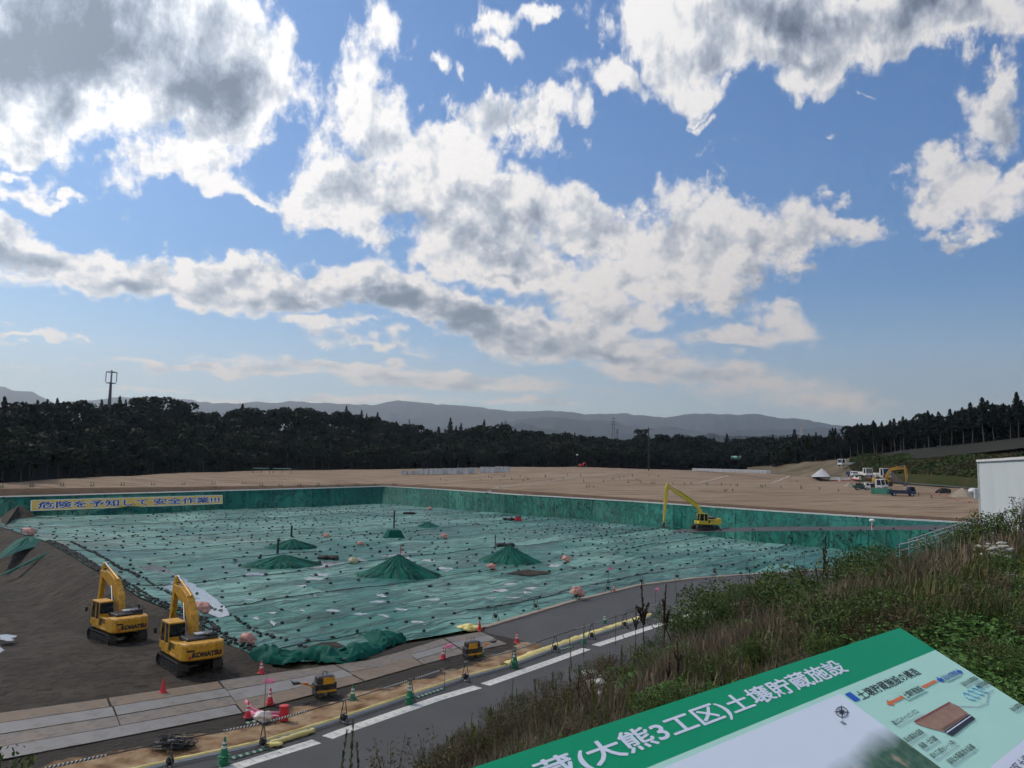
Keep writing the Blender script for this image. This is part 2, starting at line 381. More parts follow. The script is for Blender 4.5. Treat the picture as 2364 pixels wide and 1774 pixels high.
M_gcliff = mat('green_hillside', (.020, .036, .009), (.042, .048, .016), .09, .95, bump=2.5, bscale=1.1, c3=(.055, .045, .022), s3=.5, spec=.15)
M_cut = mat('cut_earth', (.16, .125, .085), (.075, .062, .035), .09, .95, bump=1.5, bscale=.8, spec=.2)
M_veg = mat('slope_ground', (.040, .033, .020), (.024, .028, .012), .45, .95, bump=1.5, bscale=6, c3=(.07, .055, .036), s3=1.2, spec=.15)
M_gravel = mat('gravel', (.15, .16, .18), (.30, .31, .33), 9, .9, bump=1.2, bscale=14)

# ------------------------------------------------------------------ terrain
PADZ = -1.2
EDGE = [(-14.8, 48.4), (-19.4, 52.6), (-22.8, 57.5), (-30.0, 64.5), (-41.8, 78.9), (-52.2, 92.3), (-60, 102), (-84, 127), (-110, 150)]   # left rim of the covered floor
def edge_h(x, y): return np.clip(.15 + (np.hypot(np.asarray(x) + 14.8, np.asarray(y) - 48.4)) * .030, .15, 1.15)
def ground_z(x, y):
    x = np.asarray(x, float); y = np.asarray(y, float)
    d, s = pdist(x, y, EDGE)
    eh = edge_h(x, y)
    dp, sp_ = pdist(x, y, [(-60, 8), (-23.5, 37.8), (-15.8, 43.9), (-13.5, 46.5)])     # upper edge of the steel plates
    pad = PADZ * smooth01((dp - 9) / 16) * (sp_ > 0)
    out = pad + (eh - .03 - pad) * (1 - smooth01(d / (1.2 + 2.2 * (eh - pad))))
    inn = -.6 + (eh + .57) * (1 - smooth01(d / 2.0))
    z = np.where(s > 0, out, inn)
    far = (x > -14.5) & (d > 2.0)
    z = np.where((sp_ <= 0) & (s > 0), -.06, z)
    rr = vnoise(x, y, .55, 3, 3) * .16 * ((s > 0) & (sp_ > 0) & (dp > .4))
    return z + rr
def arc_grid(name, a0, a1, na, rs, zf, m, smooth=True):
    A = np.linspace(a0, a1, na); rs = np.asarray(rs, float)
    aa, r = np.meshgrid(A, rs, indexing='ij'); x = r * np.sin(aa); y = r * np.cos(aa)
    V = np.stack([x, y, zf(x, y, aa, r)], -1).reshape(-1, 3)
    return link(name, npmesh(name, V, gridfaces(na, len(rs)), m, smooth))
# near soil: a fine sheet, then a coarse one to the horizon
xs = np.linspace(-112, 30, 240); ys = np.linspace(4, 160, 260)
gx, gy = np.meshgrid(xs, ys, indexing='ij')
struct(link('soil', npmesh('soil', np.stack([gx, gy, ground_z(gx, gy) - .02], -1).reshape(-1, 3), gridfaces(240, 260), M_soil, True)))
g = 30000.0
struct(MB().add([(-g, -g, -2.6), (g, -g, -2.6), (g, g, -2.6), (-g, g, -2.6)], [(0, 1, 2, 3)]) or link('ground', (lambda b: b.mesh('ground', mat('far_ground', (.03, .04, .02), (.05, .055, .03), .004, .95)))((lambda b: (b.add([(-g, -g, -2.6), (g, -g, -2.6), (g, g, -2.6), (-g, g, -2.6)], [(0, 1, 2, 3)]), b)[1])(MB()))))

# viewing slope on the right: flat top where the photographer stands, falling to the road
CREST = [(-1.8, -12), (-1.0, 3), (1.6, 5.8), (8.6, 13.2), (17, 21.5), (29, 31), (43, 41), (57, 50), (72, 59), (98, 73)]
BASE = [(-17, -12), (-12.5, 8), (-7.6, 22), (-4.2, 29.5), (-2.3, 34.2), (1.2, 40.2), (5.2, 45.4), (9.2, 50.6), (14.2, 56.5), (20, 63.2), (28.5, 72), (39, 81), (52, 89), (66, 96), (90, 106)]
def slope_z(x, y):
    db, sb = pdist(x, y, BASE); dc, sc_ = pdist(x, y, CREST)
    t = db / (db + dc + 1e-6)
    t = .35 * smooth01(t) + .65 * t
    z = np.where(sb > 0, -.15, np.where(sc_ < 0, 10.4, 10.4 * t))
    z = z + np.where(sb > 0, 0, 1.0 * smooth01((x - 11) / 12) * t)
    z = z + np.where(sb > 0, 0, vnoise(x, y, .35, 5, 3) * .5 * np.clip(db / 3, 0, 1) * np.where((sc_ < 0) & (dc > 1), .25, 1))
    return z
xs = np.linspace(-20, 95, 330); ys = np.linspace(-12, 112, 330)
gx, gy = np.meshgrid(xs, ys, indexing='ij')
struct(link('viewing_slope', npmesh('viewing_slope', np.stack([gx, gy, slope_z(gx, gy)], -1).reshape(-1, 3), gridfaces(330, 330), M_veg, True)))

# ------------------------------------------------------------------ covered pit: far wall columns read along its rim and its foot
CO_X = [-260, -150, 0, 534, 700, 887, 1030, 1200, 1471, 1742, 2035, 2209, 2400]
CO_Y = [1156, 1153, 1149, 1134, 1129.5, 1124, 1132, 1144, 1160, 1179, 1198, 1208, 1220]
CO_Z = [4.0, 4.0, 4.0, 4.45, 4.78, 4.9, 4.8, 4.75, 4.55, 4.2, 4.05, 4.05, 4.05]
BT_Y = [1137, 1134, 1129, 1123, 1121, 1117, 1123.5, 1133, 1151, 1168.5, 1187, 1196, 1207]
FT_X = [-260, -150, 0, 87, 298, 529, 708, 882, 980, 1200, 1363, 1525, 1607, 1742, 1900, 2100, 2400]
FT_Y = [1206, 1204, 1200, 1193, 1190, 1176, 1172, 1163, 1171, 1189, 1201, 1221, 1235, 1250, 1264, 1284, 1315]
RU_X = [1525, 1553, 1600, 1660, 1800, 2008, 2198, 2400]; RU_Y = [1223, 1223.5, 1222.0, 1219.5, 1216.5, 1216, 1212, 1214]
RL_Y = [1225, 1230, 1229, 1228, 1225.5, 1224, 1224, 1226]
FZ = .3
cop = lambda x: P(x, np.interp(x, CO_X, CO_Y), float(np.interp(x, CO_X, CO_Z)))
foot = lambda x: P(x, np.interp(x, FT_X, FT_Y), FZ)
def ramp_pts(x):
    ru, rl = ray(x, float(np.interp(x, RU_X, RU_Y))), ray(x, float(np.interp(x, RU_X, RL_Y)))
    ku, kl = -ru.z / math.hypot(ru.x, ru.y), -rl.z / math.hypot(rl.x, rl.y); f = foot(x); df = math.hypot(f.x, f.y)
    z = max(.42, (CZ / kl - df + .3 - .25) / (1 / kl + 1.0)); up = ru * ((CZ - z) / ku / math.hypot(ru.x, ru.y)); lo = rl * ((CZ - z) / kl / math.hypot(rl.x, rl.y))
    return Vector((up.x, up.y, z)), Vector((lo.x, lo.y, z - .03))
def wall_point(x, y):
    a, b = cop(x), foot(x)
    if x > 1553:
        u, l = ramp_pts(x); ry = float(np.interp(x, RU_X, RU_Y))
        a, b = (a, u) if y < ry else (l, b)
    lo, hi = 0., 1.; r = ray(x, y); k = r.z / math.hypot(r.x, r.y)
    for _ in range(40):
        m_ = (lo + hi) / 2; p = a.lerp(b, m_)
        if (p.z - CZ) / math.hypot(p.x, p.y) > k: lo = m_
        else: hi = m_
    return a.lerp(b, lo)

# tarpaulin: dusty teal woven sheet with panel seams, folds and dry or wet patches
def tarp_mat(name, base, dust, rough, panel, rot, wr=1.0, dustlo=.36, dusthi=.64, wall=False):
    m = bpy.data.materials.new(name); m.use_nodes = True; t = m.node_tree; b = t.nodes['Principled BSDF']
    def n(ty, **k):
        q = t.nodes.new(ty)
        for a, v in k.items(): setattr(q, a, v)
        return q
    lk = t.links.new
    ge = n('ShaderNodeNewGeometry'); mp = n('ShaderNodeMapping'); at_ = n('ShaderNodeAttribute'); at_.attribute_name = 'wall_uv'
    lk(at_.outputs['Vector'] if wall else ge.outputs['Position'], mp.inputs[0]); mp.inputs['Rotation'].default_value = (0, 0, rot)
    def nz(s, d, vec=None, ds=0):
        q = n('ShaderNodeTexNoise'); lk(vec or mp.outputs[0], q.inputs['Vector']); q.inputs['Scale'].default_value = s; q.inputs['Detail'].default_value = d; q.inputs['Roughness'].default_value = .6; q.inputs['Distortion'].default_value = ds
        return q.outputs['Fac']
    def mr(x, a, c, l2=0., h2=1.):
        q = n('ShaderNodeMapRange'); lk(x, q.inputs[0])
        for i, w in ((1, a), (2, c), (3, l2), (4, h2)): q.inputs[i].default_value = w
        return q.outputs[0]
    def mth(op, a, c):
        q = n('ShaderNodeMath', operation=op)
        for i, w in enumerate((a, c)):
            if isinstance(w, (int, float)): q.inputs[i].default_value = w
            else: lk(w, q.inputs[i])
        return q.outputs[0]
    def mx(f, a, c, bl='MIX'):
        q = n('ShaderNodeMix', data_type='RGBA', blend_type=bl)
        for i, w in ((0, f), (6, a), (7, c)):
            if isinstance(w, tuple): q.inputs[i].default_value = (*w, 1)
            elif isinstance(w, (int, float)): q.inputs[i].default_value = w
            else: lk(w, q.inputs[i])
        return q.outputs[2]
    wv = n('ShaderNodeVectorMath', operation='SCALE')
    wn = n('ShaderNodeTexNoise'); lk(mp.outputs[0], wn.inputs['Vector']); wn.inputs['Scale'].default_value = .35; wn.inputs['Detail'].default_value = 3
    lk(wn.outputs['Color'], wv.inputs[0]); wv.inputs['Scale'].default_value = 1.6
    ad = n('ShaderNodeVectorMath', operation='ADD'); lk(mp.outputs[0], ad.inputs[0]); lk(wv.outputs[0], ad.inputs[1])
    br = n('ShaderNodeTexBrick', offset=.35); lk(ad.outputs[0], br.inputs['Vector']); br.inputs['Scale'].default_value = 1
    br.inputs['Brick Width'].default_value = panel[0]; br.inputs['Row Height'].default_value = panel[1]
    br.inputs['Mortar Size'].default_value = .10; br.inputs['Mortar Smooth'].default_value = .3
    br.inputs['Color1'].default_value = (0, 0, 0, 1); br.inputs['Color2'].default_value = (1, 1, 1, 1); br.inputs['Mortar'].default_value = (.5, .5, .5, 1)
    pv = mr(br.outputs['Color'], 0, 1, -.22, .22)
    dn = mth('ADD', nz(.045, 6, ds=.6), pv)
    col = mx(mr(dn, dustlo, dusthi), base, dust)
    col = mx(mth('MULTIPLY', mr(nz(.5, 5), .45, .7), .35), col, tuple(c * .55 for c in base))
    col = mx(mth('MULTIPLY', mr(nz(.028, 4, ds=.8), .60, .68), 0.0 if wall else .5), col, (.19, .165, .125))
    col = mx(br.outputs['Fac'], col, tuple(c * .28 for c in base))
    lk(col, b.inputs['Base Color'])
    lk(mr(nz(.09, 5), .35, .65, rough - .10, rough + .12), b.inputs['Roughness']); b.inputs['Specular IOR Level'].default_value = .06 if wall else .40
    # folds: ridged, stretched noise in two directions plus fine crumple
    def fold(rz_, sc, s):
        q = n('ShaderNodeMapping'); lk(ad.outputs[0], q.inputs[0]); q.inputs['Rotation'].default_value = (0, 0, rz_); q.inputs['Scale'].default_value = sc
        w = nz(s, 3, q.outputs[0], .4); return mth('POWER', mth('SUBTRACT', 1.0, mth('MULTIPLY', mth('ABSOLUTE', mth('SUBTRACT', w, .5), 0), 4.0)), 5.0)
    if wall:
        f1, f2, f3 = fold(.55, (.5, .07, 1), .9), fold(-.35, (.45, .06, 1), .7), fold(.9, (.4, .1, 1), .5)
        fm = mr(mth('MAXIMUM', f1, f2), .35, .95); hgt = mth('ADD', mth('MULTIPLY', f1, .5), mth('ADD', mth('MULTIPLY', f2, .6), mth('MULTIPLY', f3, .9)))
    else:
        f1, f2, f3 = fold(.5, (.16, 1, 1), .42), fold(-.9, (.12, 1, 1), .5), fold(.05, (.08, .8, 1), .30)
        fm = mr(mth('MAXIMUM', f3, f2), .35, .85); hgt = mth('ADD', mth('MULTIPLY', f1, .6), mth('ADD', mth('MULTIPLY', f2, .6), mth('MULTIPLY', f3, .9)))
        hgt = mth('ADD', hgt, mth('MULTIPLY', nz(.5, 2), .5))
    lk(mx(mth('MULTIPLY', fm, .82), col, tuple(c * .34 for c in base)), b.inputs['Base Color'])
    hgt = mth('ADD', hgt, mth('MULTIPLY', br.outputs['Fac'], .25))
    bp = n('ShaderNodeBump'); bp.inputs['Strength'].default_value = 1.0; bp.inputs['Distance'].default_value = .10 * wr; lk(hgt, bp.inputs['Height']); lk(bp.outputs[0], b.inputs['Normal'])
    return m
TROT = math.atan2(.788, .616)
M_tarp = tarp_mat('teal_tarp', (.007, .118, .094), (.115, .270, .222), .48, (13.0, 7.0), -TROT)
M_tarpw = tarp_mat('green_tarp', (.008, .105, .080), (.018, .140, .108), .6, (6, 14), 0, .95, .45, .75, True)
MOUNDS = []      # x, y, radius, height, power
def mound(px, py, r, h, pw=1.0): q = P(px, py, FZ); MOUNDS.append((q.x, q.y, r, h, pw))
TENTS = [(673, 1266, 3.2, 1.2), (652, 1306, 3.9, 1.2), (918, 1330, 4.0, 2.1), (1176, 1296, 3.7, 1.9), (988, 1216, 2.4, .9)]
for a in ((955, 1196, 5, .5, 1), (1290, 1290, 4, .4, 1), (760, 1250, 6, .4, 1), (1430, 1280, 7, .4, 1), (420, 1290, 5, .4, 1), (300, 1250, 6, .5, 1), (909, 1252, 7, .6, 1)): mound(*a)
NEARE = [(-14.8, 48.4), (-13.0, 47.7), (-10.3, 48.6), (-7.4, 53.4), (-4.4, 56.2), (-1.9, 58.9), (5.4, 70.5), (13.2, 80.9), (20.0, 86.5), (30, 92), (46, 99.5), (54, 102)]
def floor_z(x, y):
    x = np.asarray(x, float); y = np.asarray(y, float)
    d, s = pdist(x, y, EDGE); dn, sn = pdist(x, y, NEARE)
    eh = edge_h(x, y)
    z = FZ + (eh - FZ) * np.exp(-d / 5.0)
    z = z + (.06 - z) * np.exp(-dn / 2.2)
    k = np.clip(np.minimum(d, dn) / 2.5, 0, 1)
    w = vnoise(x, y, .16, 1, 2) * .35 + np.power(1 - np.abs(vnoise(x * .35 + y * .25, y - x * .3, .6, 9, 2)) * 2.0, 6) * .10 + vnoise(x, y, 1.1, 4, 2) * .03
    z = z + w * k
    for mx_, my_, r, h, pw in MOUNDS:
        t = np.clip(1 - np.hypot(x - mx_, y - my_) / r, 0, 1)
        ang = np.arctan2(y - my_, x - mx_)
        z = z + h * np.power(t, pw if pw >= 1 else 1) * (1 + .16 * np.sin(ang * 9 + mx_) * t) if pw != .5 else z + h * np.clip(t * 2.2, 0, 1) * .9
    return z
NB = resample(NEARE, 330); FBp = resample([foot(x) for x in np.linspace(-235, 2150, 240)], 330)
LBp = resample(EDGE + [tuple(FBp[0][:2])], 260) if False else None
e3 = [(a, b, 0) for a, b in EDGE]; nv_ = 300
LBp = resample([(a, b, 0) for a, b in EDGE[:-1]] + [(FBp[0][0], FBp[0][1], 0)], nv_)
RBp = resample([(54, 102, 0), (FBp[-1][0], FBp[-1][1], 0)], nv_)
u = np.linspace(0, 1, 330)[:, None]; v = (np.linspace(0, 1, nv_)[None, :])
def bl(A, k): return A[:, k][:, None]
XY = []
for k in (0, 1):
    n_, f_, l_, r_ = NB[:, k][:, None], FBp[:, k][:, None], LBp[:, k][None, :], RBp[:, k][None, :]
    XY.append((1 - v) * n_ + v * f_ + (1 - u) * l_ + u * r_ - ((1 - u) * (1 - v) * n_[0] + u * (1 - v) * n_[-1] + (1 - u) * v * f_[0] + u * v * f_[-1]))
fz = floor_z(XY[0], XY[1])
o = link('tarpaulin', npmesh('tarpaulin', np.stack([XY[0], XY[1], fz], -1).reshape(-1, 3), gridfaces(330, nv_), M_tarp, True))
tag(o, 'huge teal tarpaulin covering the pit floor, dotted with black sandbags', 'tarpaulin')
# far wall sheets: left of and behind the corner, right of the corner (above and below the ramp)
def wall_sheet(name, x0, x1, n, fa, fb, m, nr=14, amp=.22, seed=0):
    V = []; UV = []; acc = 0; pa = None
    for i in range(n):
        x = x0 + (x1 - x0) * i / (n - 1); a, b = fa(x), fb(x); acc += (a - pa).length if pa is not None else 0; pa = a; dr = (b - a); nn = Vector((dr.x, dr.y, 0)).normalized()
        L_ = i * .9
        for j in range(nr):
            t = j / (nr - 1); p = a.lerp(b, t)
            k = min(1, t * 4, (1 - t) * 5)
            w = float(vnoise(x * .02 + t * .9 + seed, t * .7, 2.2, 6, 3)) * amp * 1.6 + abs(float(vnoise(x * .035 - t * 1.6, seed + t * .3, 2.4, 8, 2))) * amp
            V.append(p + nn * (w * k) + Vector((0, 0, w * k * .4))); UV.append((acc + seed * 37, t * (b - a).length, 0))
    me = npmesh(name, V, gridfaces(n, nr)[:, ::-1], m, True); at = me.attributes.new('wall_uv', 'FLOAT_VECTOR', 'POINT'); at.data.foreach_set('vector', np.array(UV, np.float32).ravel())
    return link(name, me)
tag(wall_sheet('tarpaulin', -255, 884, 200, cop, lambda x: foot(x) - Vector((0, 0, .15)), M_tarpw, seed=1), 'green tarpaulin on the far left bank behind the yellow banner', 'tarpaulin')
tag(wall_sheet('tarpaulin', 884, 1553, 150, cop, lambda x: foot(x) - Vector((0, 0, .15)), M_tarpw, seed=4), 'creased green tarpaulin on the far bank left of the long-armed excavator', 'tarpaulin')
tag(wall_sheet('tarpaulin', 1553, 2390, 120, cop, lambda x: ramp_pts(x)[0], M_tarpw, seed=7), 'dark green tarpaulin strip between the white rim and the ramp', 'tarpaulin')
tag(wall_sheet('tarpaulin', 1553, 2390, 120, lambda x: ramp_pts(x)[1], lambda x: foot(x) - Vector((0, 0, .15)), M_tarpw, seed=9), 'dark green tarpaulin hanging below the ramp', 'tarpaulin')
V = []
for i in range(60):
    x = 1553 + (2390 - 1553) * i / 59; a, b = ramp_pts(x); V += [a + Vector((0, 0, .012)), b + Vector((0, 0, .012))]
struct(link('ramp', npmesh('ramp', V, gridfaces(60, 2)[:, ::-1], M_asph)))
# white rim kerb
M_white = mat('white_paint', (.72, .72, .69), (.60, .60, .57), 3, .6)
b = MB()
for i in range(240):
    x = -255 + i * (2390 + 255) / 239; a = cop(x); nn = Vector((foot(x).x - a.x, foot(x).y - a.y, 0)).normalized()
    V = [a + nn * .18 + Vector((0, 0, .02)), a + nn * .18 + Vector((0, 0, .26)), a - nn * .30 + Vector((0, 0, .26)), a - nn * .30 + Vector((0, 0, -.2))]
    b.v += [tuple(q) for q in V]
for i in range(239):
    for j in range(3): b.f.append((i * 4 + j, i * 4 + j + 1, i * 4 + 4 + j + 1, i * 4 + 4 + j)); b.m.append(0)
tag(b.build('kerb', M_white), 'low white kerb running along the rim above the green banks', 'kerb')

# plateau: brown bank and broad tan top
def out_d(x): return np.interp(x, [-600, 0, 300, 534, 700, 887, 1150, 1330, 1700, 1900, 2100, 2364, 3000], [185, 192, 235, 290, 320, 340, 345, 345, 330, 300, 262, 235, 215])
V = []; nx, nr = 260, 46; xsrc = np.linspace(-420, 2800, nx)
for x in xsrc:
    xc = min(max(x, -250), 2390)
    a = cop(xc); dd = Vector((a.x, a.y, 0)).normalized()
    byy = float(np.interp(xc, CO_X, BT_Y)); rb = ray(xc, byy); r0 = math.hypot(a.x, a.y) + .4
    # bank: 1:2 slope up to the line read on the photo
    rt = r0 + 2.2; kk = rb.z / math.hypot(rb.x, rb.y); zt = CZ + kk * rt
    ang = math.atan2(ray(x, byy).x, ray(x, byy).y); d2 = Vector((math.sin(ang), math.cos(ang), 0))
    R1 = float(out_d(x)); top = float(np.interp(x, [-400, 0, 534, 887, 1200, 1330, 1700, 2035, 2200, 2800], [.4, .9, 2.6, 3.6, 5.4, 6.2, 5.9, 4.2, 3.4, 2.5]))
    for j in range(nr):
        if j == 0: q = d2 * (r0 - .1) + Vector((0, 0, a.z - .1))
        elif j == 1: q = d2 * rt + Vector((0, 0, zt))
        else:
            t = (j - 1) / (nr - 2); r = rt + (R1 - rt) * t
            z = zt + top * (1 - (1 - t) ** 1.7) + float(vnoise(x * .01, r * .05, 1.3, 2, 3)) * .5 * min(1, t * 5)
            q = d2 * r + Vector((0, 0, z))
        V.append(q)
F_ = gridfaces(nx, nr)[:, ::-1]; mi = (F_ % nr).min(1); mi = np.where(mi == 0, 1, 0)
plat = struct(link('plateau', npmesh('plateau', V, F_, [M_mound, M_bank], True, mi)))
PLV = np.array([tuple(q) for q in V]).reshape(nx, nr, 3)
from mathutils.bvhtree import BVHTree
def bvh_of(o): me = o.data; return BVHTree.FromPolygons([v.co for v in me.vertices], [p.vertices for p in me.polygons])
PLB = bvh_of(plat)
def on_plateau(px, py):
    h = PLB.ray_cast(Vector((0, 0, CZ)), ray(px, py).normalized())
    return h[0] if h[0] is not None else PD(px, py, 250)
def drop(x, y):
    h = PLB.ray_cast(Vector((x, y, 200)), Vector((0, 0, -1))); return h[0].z if h[0] is not None else 6.0

# forest hills behind the plateau
def tang(px, py): r = ray(px, py); return math.atan2(r.x, r.y), r.z / math.hypot(r.x, r.y)
SKYL = [(-300, 925), (0, 928), (250, 922), (340, 922), (480, 935), (700, 935), (780, 940), (870, 958), (940, 975), (1000, 985), (1150, 975), (1300, 1000), (1420, 1008), (1500, 1000), (1620, 998), (1700, 1008), (1780, 998), (1860, 985), (2035, 968), (2240, 945), (2364, 932), (2700, 900)]
SKA = [tang(x, y) for x, y in SKYL]; SA = [a for a, _ in SKA]; SK = [k for _, k in SKA]
BAx = [tang(x, 1060)[0] for x in (-300, 0, 534, 887, 1330, 1700, 1860, 1990, 2100, 2364, 2700)]
BAr = [185, 197, 300, 345, 352, 400, 330, 300, 285, 262, 240]
BAz = [5, 5.3, 7.2, 8.2, 10.5, 9, 12, 17.5, 19.5, 22.5, 24]
HTR = 48.0
def forest_z(a, r):
    r0 = np.interp(a, BAx, BAr); z0 = np.interp(a, BAx, BAz); rt = r0 + HTR
    zt = CZ + np.interp(a, SA, SK) * rt - np.interp(a, BAx, [11.5] * 6 + [13] * 5)
    t = (r - r0) / HTR
    z = np.where(t < 1, z0 + (np.maximum(zt, z0) - z0) * smooth01(t * .9 + .1 * t), np.maximum(zt, z0) - (r - rt) * .12)
    return np.where(r < r0, z0 - (r0 - r) * .25, z)
A0, A1 = R(-42), R(46)
aa = np.linspace(A0, A1, 260)
V = []; rsn = np.linspace(-14, 150, 40)
for a in aa:
    r0 = np.interp(a, BAx, BAr)
    for dr in rsn:
        r = r0 + dr; V.append((r * math.sin(a), r * math.cos(a), float(forest_z(a, r))))
struct(link('forest_hill', npmesh('forest_hill', V, gridfaces(260, 40)[:, ::-1], M_floorw, True)))
# grassy hillside between plateau and cedars on the right
GX = [1740, 1860, 1950, 2020, 2100, 2250, 2364, 2700]
GYT = [1078, 1066, 1060, 1050, 1044, 1030, 1020, 985]; GYB = [1100, 1103, 1098, 1094, 1098, 1108, 1116, 1130]
V = []; n1, n2 = 120, 34
for i in range(n1):
    x = 1725 + (2700 - 1725) * i / (n1 - 1); a, kt = tang(x, float(np.interp(x, GX, GYT))); _, kb = tang(x, float(np.interp(x, GX, GYB)))
    r1 = float(np.interp(a, BAx, BAr)) + 2; r0 = min(float(out_d(x)) - 16, r1 - 22)
    for j in range(n2):
        t = j / (n2 - 1); r = r0 + (r1 - r0) * t; k = kb + (kt - kb) * (t ** .8)
        z = CZ + k * r + float(vnoise(x * .02, t * 4, 1.5, 12, 3)) * 1.0 * min(1, 6 * t * (1 - t))
        if j == 0: z -= 2
        V.append((r * math.sin(a), r * math.cos(a), z))
gh = struct(link('grassy_hillside', npmesh('grassy_hillside', V, gridfaces(n1, n2)[:, ::-1], [M_gcliff, M_cut], True,
    [1 if i // (n2 - 1) < 30 else 0 for i in range((n1 - 1) * (n2 - 1))])))
GHB = bvh_of(gh)

# mountains: three ranges, each with its own distance
def ridge(name, pts, dist, depth, seed, m, wob=1.0):
    xs_ = np.linspace(pts[0][0], pts[-1][0], 420); ysk = np.interp(xs_, [p[0] for p in pts], [p[1] for p in pts])
    V = []; nj = 26
    for x, y in zip(xs_, ysk):
        y = y + (float(vnoise(x, 0, .035, seed, 3)) * 7.0 + float(vnoise(x, 9, .11, seed, 3)) * 3.0) * wob
        a, k = tang(x, y); d = dist * (1 + float(vnoise(x, 3, .004, seed, 2)) * .12); top = CZ + k * d
        for j in range(nj):
            t = j / (nj - 1)
            if t <= .7:
                q = t / .7; r = d - depth * (1 - q); z = -2.7 + (top + 2.7) * (q ** 1.15)
                z += float(vnoise(x * .03 + q * 1.1, q * 3.0, 1.7, seed, 3)) * top * .42 * math.sin(math.pi * q)
            else:
                q = (t - .7) / .3; r = d + depth * q * .6; z = top - (top + 2.7) * q
            V.append((r * math.sin(a), r * math.cos(a), max(z, -2.8) if t > 0 else -2.9))
    return struct(link(name, npmesh(name, V, gridfaces(420, nj)[:, ::-1], m, True)))
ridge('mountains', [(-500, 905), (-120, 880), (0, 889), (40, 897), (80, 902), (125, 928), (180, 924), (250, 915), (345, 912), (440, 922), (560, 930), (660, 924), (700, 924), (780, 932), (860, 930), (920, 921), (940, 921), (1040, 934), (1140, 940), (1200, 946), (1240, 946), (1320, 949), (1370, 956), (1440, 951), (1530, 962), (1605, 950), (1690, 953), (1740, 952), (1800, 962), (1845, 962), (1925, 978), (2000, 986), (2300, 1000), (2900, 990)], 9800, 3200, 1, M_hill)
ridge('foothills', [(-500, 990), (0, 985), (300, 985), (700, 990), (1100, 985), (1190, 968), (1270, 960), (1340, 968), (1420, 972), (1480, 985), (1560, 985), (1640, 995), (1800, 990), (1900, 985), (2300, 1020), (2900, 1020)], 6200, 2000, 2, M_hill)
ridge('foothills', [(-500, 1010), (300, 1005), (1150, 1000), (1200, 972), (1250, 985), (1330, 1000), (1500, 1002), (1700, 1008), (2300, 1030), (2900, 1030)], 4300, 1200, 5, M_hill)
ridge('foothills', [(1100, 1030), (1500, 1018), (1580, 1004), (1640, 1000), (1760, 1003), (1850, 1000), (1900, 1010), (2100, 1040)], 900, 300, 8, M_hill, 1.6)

# haze: even air round the whole scene
hz = MB().box((0, 6000, 748), (22000, 14000, 1504)).mesh('haze', [])
hm = bpy.data.materials.new('air'); hm.use_nodes = True; tt = hm.node_tree; tt.nodes.clear()
pv = tt.nodes.new('ShaderNodeVolumePrincipled'); pv.inputs['Color'].default_value = (.68, .84, 1.0, 1); pv.inputs['Absorption Color'].default_value = (1, 1, 1, 1); pv.inputs['Density'].default_value = 1.1e-4; pv.inputs['Anisotropy'].default_value = .7
ot = tt.nodes.new('ShaderNodeOutputMaterial'); tt.links.new(pv.outputs[0], ot.inputs['Volume'])
hz.materials.append(hm); tag(link('haze', hz), kind='stuff')

# ------------------------------------------------------------------ roads, kerb blocks, sand verge
def sheet(name, pts, m, z, th=None):
    me = MB(); bm = bmesh.new(); vs = [bm.verts.new((p[0], p[1], z if len(p) < 3 else p[2])) for p in pts]; f = bm.faces.new(vs)
    if f.normal.z < 0: f.normal_flip()
    bmesh.ops.triangulate(bm, faces=bm.faces[:]); me.bm(bm)
    o = me.build(name, m); return struct(o)
RAIL = [(-22, 25.2), (-17.0, 28.3), (-13.1, 31.6), (-10.2, 33.9), (-7.5, 37.2), (-2.3, 44.5), (.4, 47.5), (3.1, 51.7), (5.9, 55.7), (8.8, 59.7), (12.2, 64.2), (17, 69.6), (24, 76.5)]
def offs(line, d):
    out = []
    for i, p in enumerate(line):
        a = Vector(line[max(i - 1, 0)]); c = Vector(line[min(i + 1, len(line) - 1)]); t = (c - a).normalized(); out.append((p[0] - t.y * d, p[1] + t.x * d))
    return out
left = offs(RAIL, .42)[:7]
rb = list(reversed([(x + .6, y - .5) for x, y in BASE[:-1]]))
sheet('road', left + [(1.6, 51.6), (2.2, 53.6), (-1.9, 57.4), (-1.7, 58.6), (5.6, 70.3), (13.4, 80.7), (20.2, 86.1), (30, 91.4), (46, 98.8), (62, 101)] + rb[1:], M_asph, .0)
# the narrow dark strip by the rail and the pale block line
wu = [(-22, 20.2), (-16.5, 25.6), (-11.1, 31.9), (-8.3, 35.2), (-7.7, 36.2), (-3.8, 41.5), (-1.5, 44.1), (2.4, 49.4), (5.7, 54.0), (8.5, 57.6), (13.4, 63.9), (19, 70.0), (26, 77)]
sheet('road_edge', offs(RAIL, .40)[1:9] + list(reversed(offs(wu, .02)[1:9])), M_asph2, .004)
line = resample([(a, b, 0) for a, b in offs(wu, -.36)], 160); k = 0
tot = np.r_[0, np.cumsum(np.linalg.norm(np.diff(line[:, :2], axis=0), axis=1))]
def along(d): return Vector((np.interp(d, tot, line[:, 0]), np.interp(d, tot, line[:, 1]), 0))
kb = None; d = .2; GAP = [(-8.1, 35.2), (-1.6, 43.7), (5.4, 53.2), (12.2, 62.2)]
M_blk = mat('kerb_block', (.50, .50, .47), (.60, .60, .57), 2.0, .85, bump=.2, bscale=30, c3=(.40, .39, .36), s3=1.2)
blocks = []
while d < tot[-1] - 1:
    p, q = along(d), along(d + .6); m_ = (p + q) / 2; t = (q - p).normalized()
    if min((Vector(g_) - m_.xy).length for g_ in GAP) > .48: blocks.append((m_, math.atan2(t.y, t.x)))
    d += .605
b = MB(); b.rbox((0, 0, 0), (.59, .66, .12), .012, 1); me = b.mesh('kerb_block', M_blk)
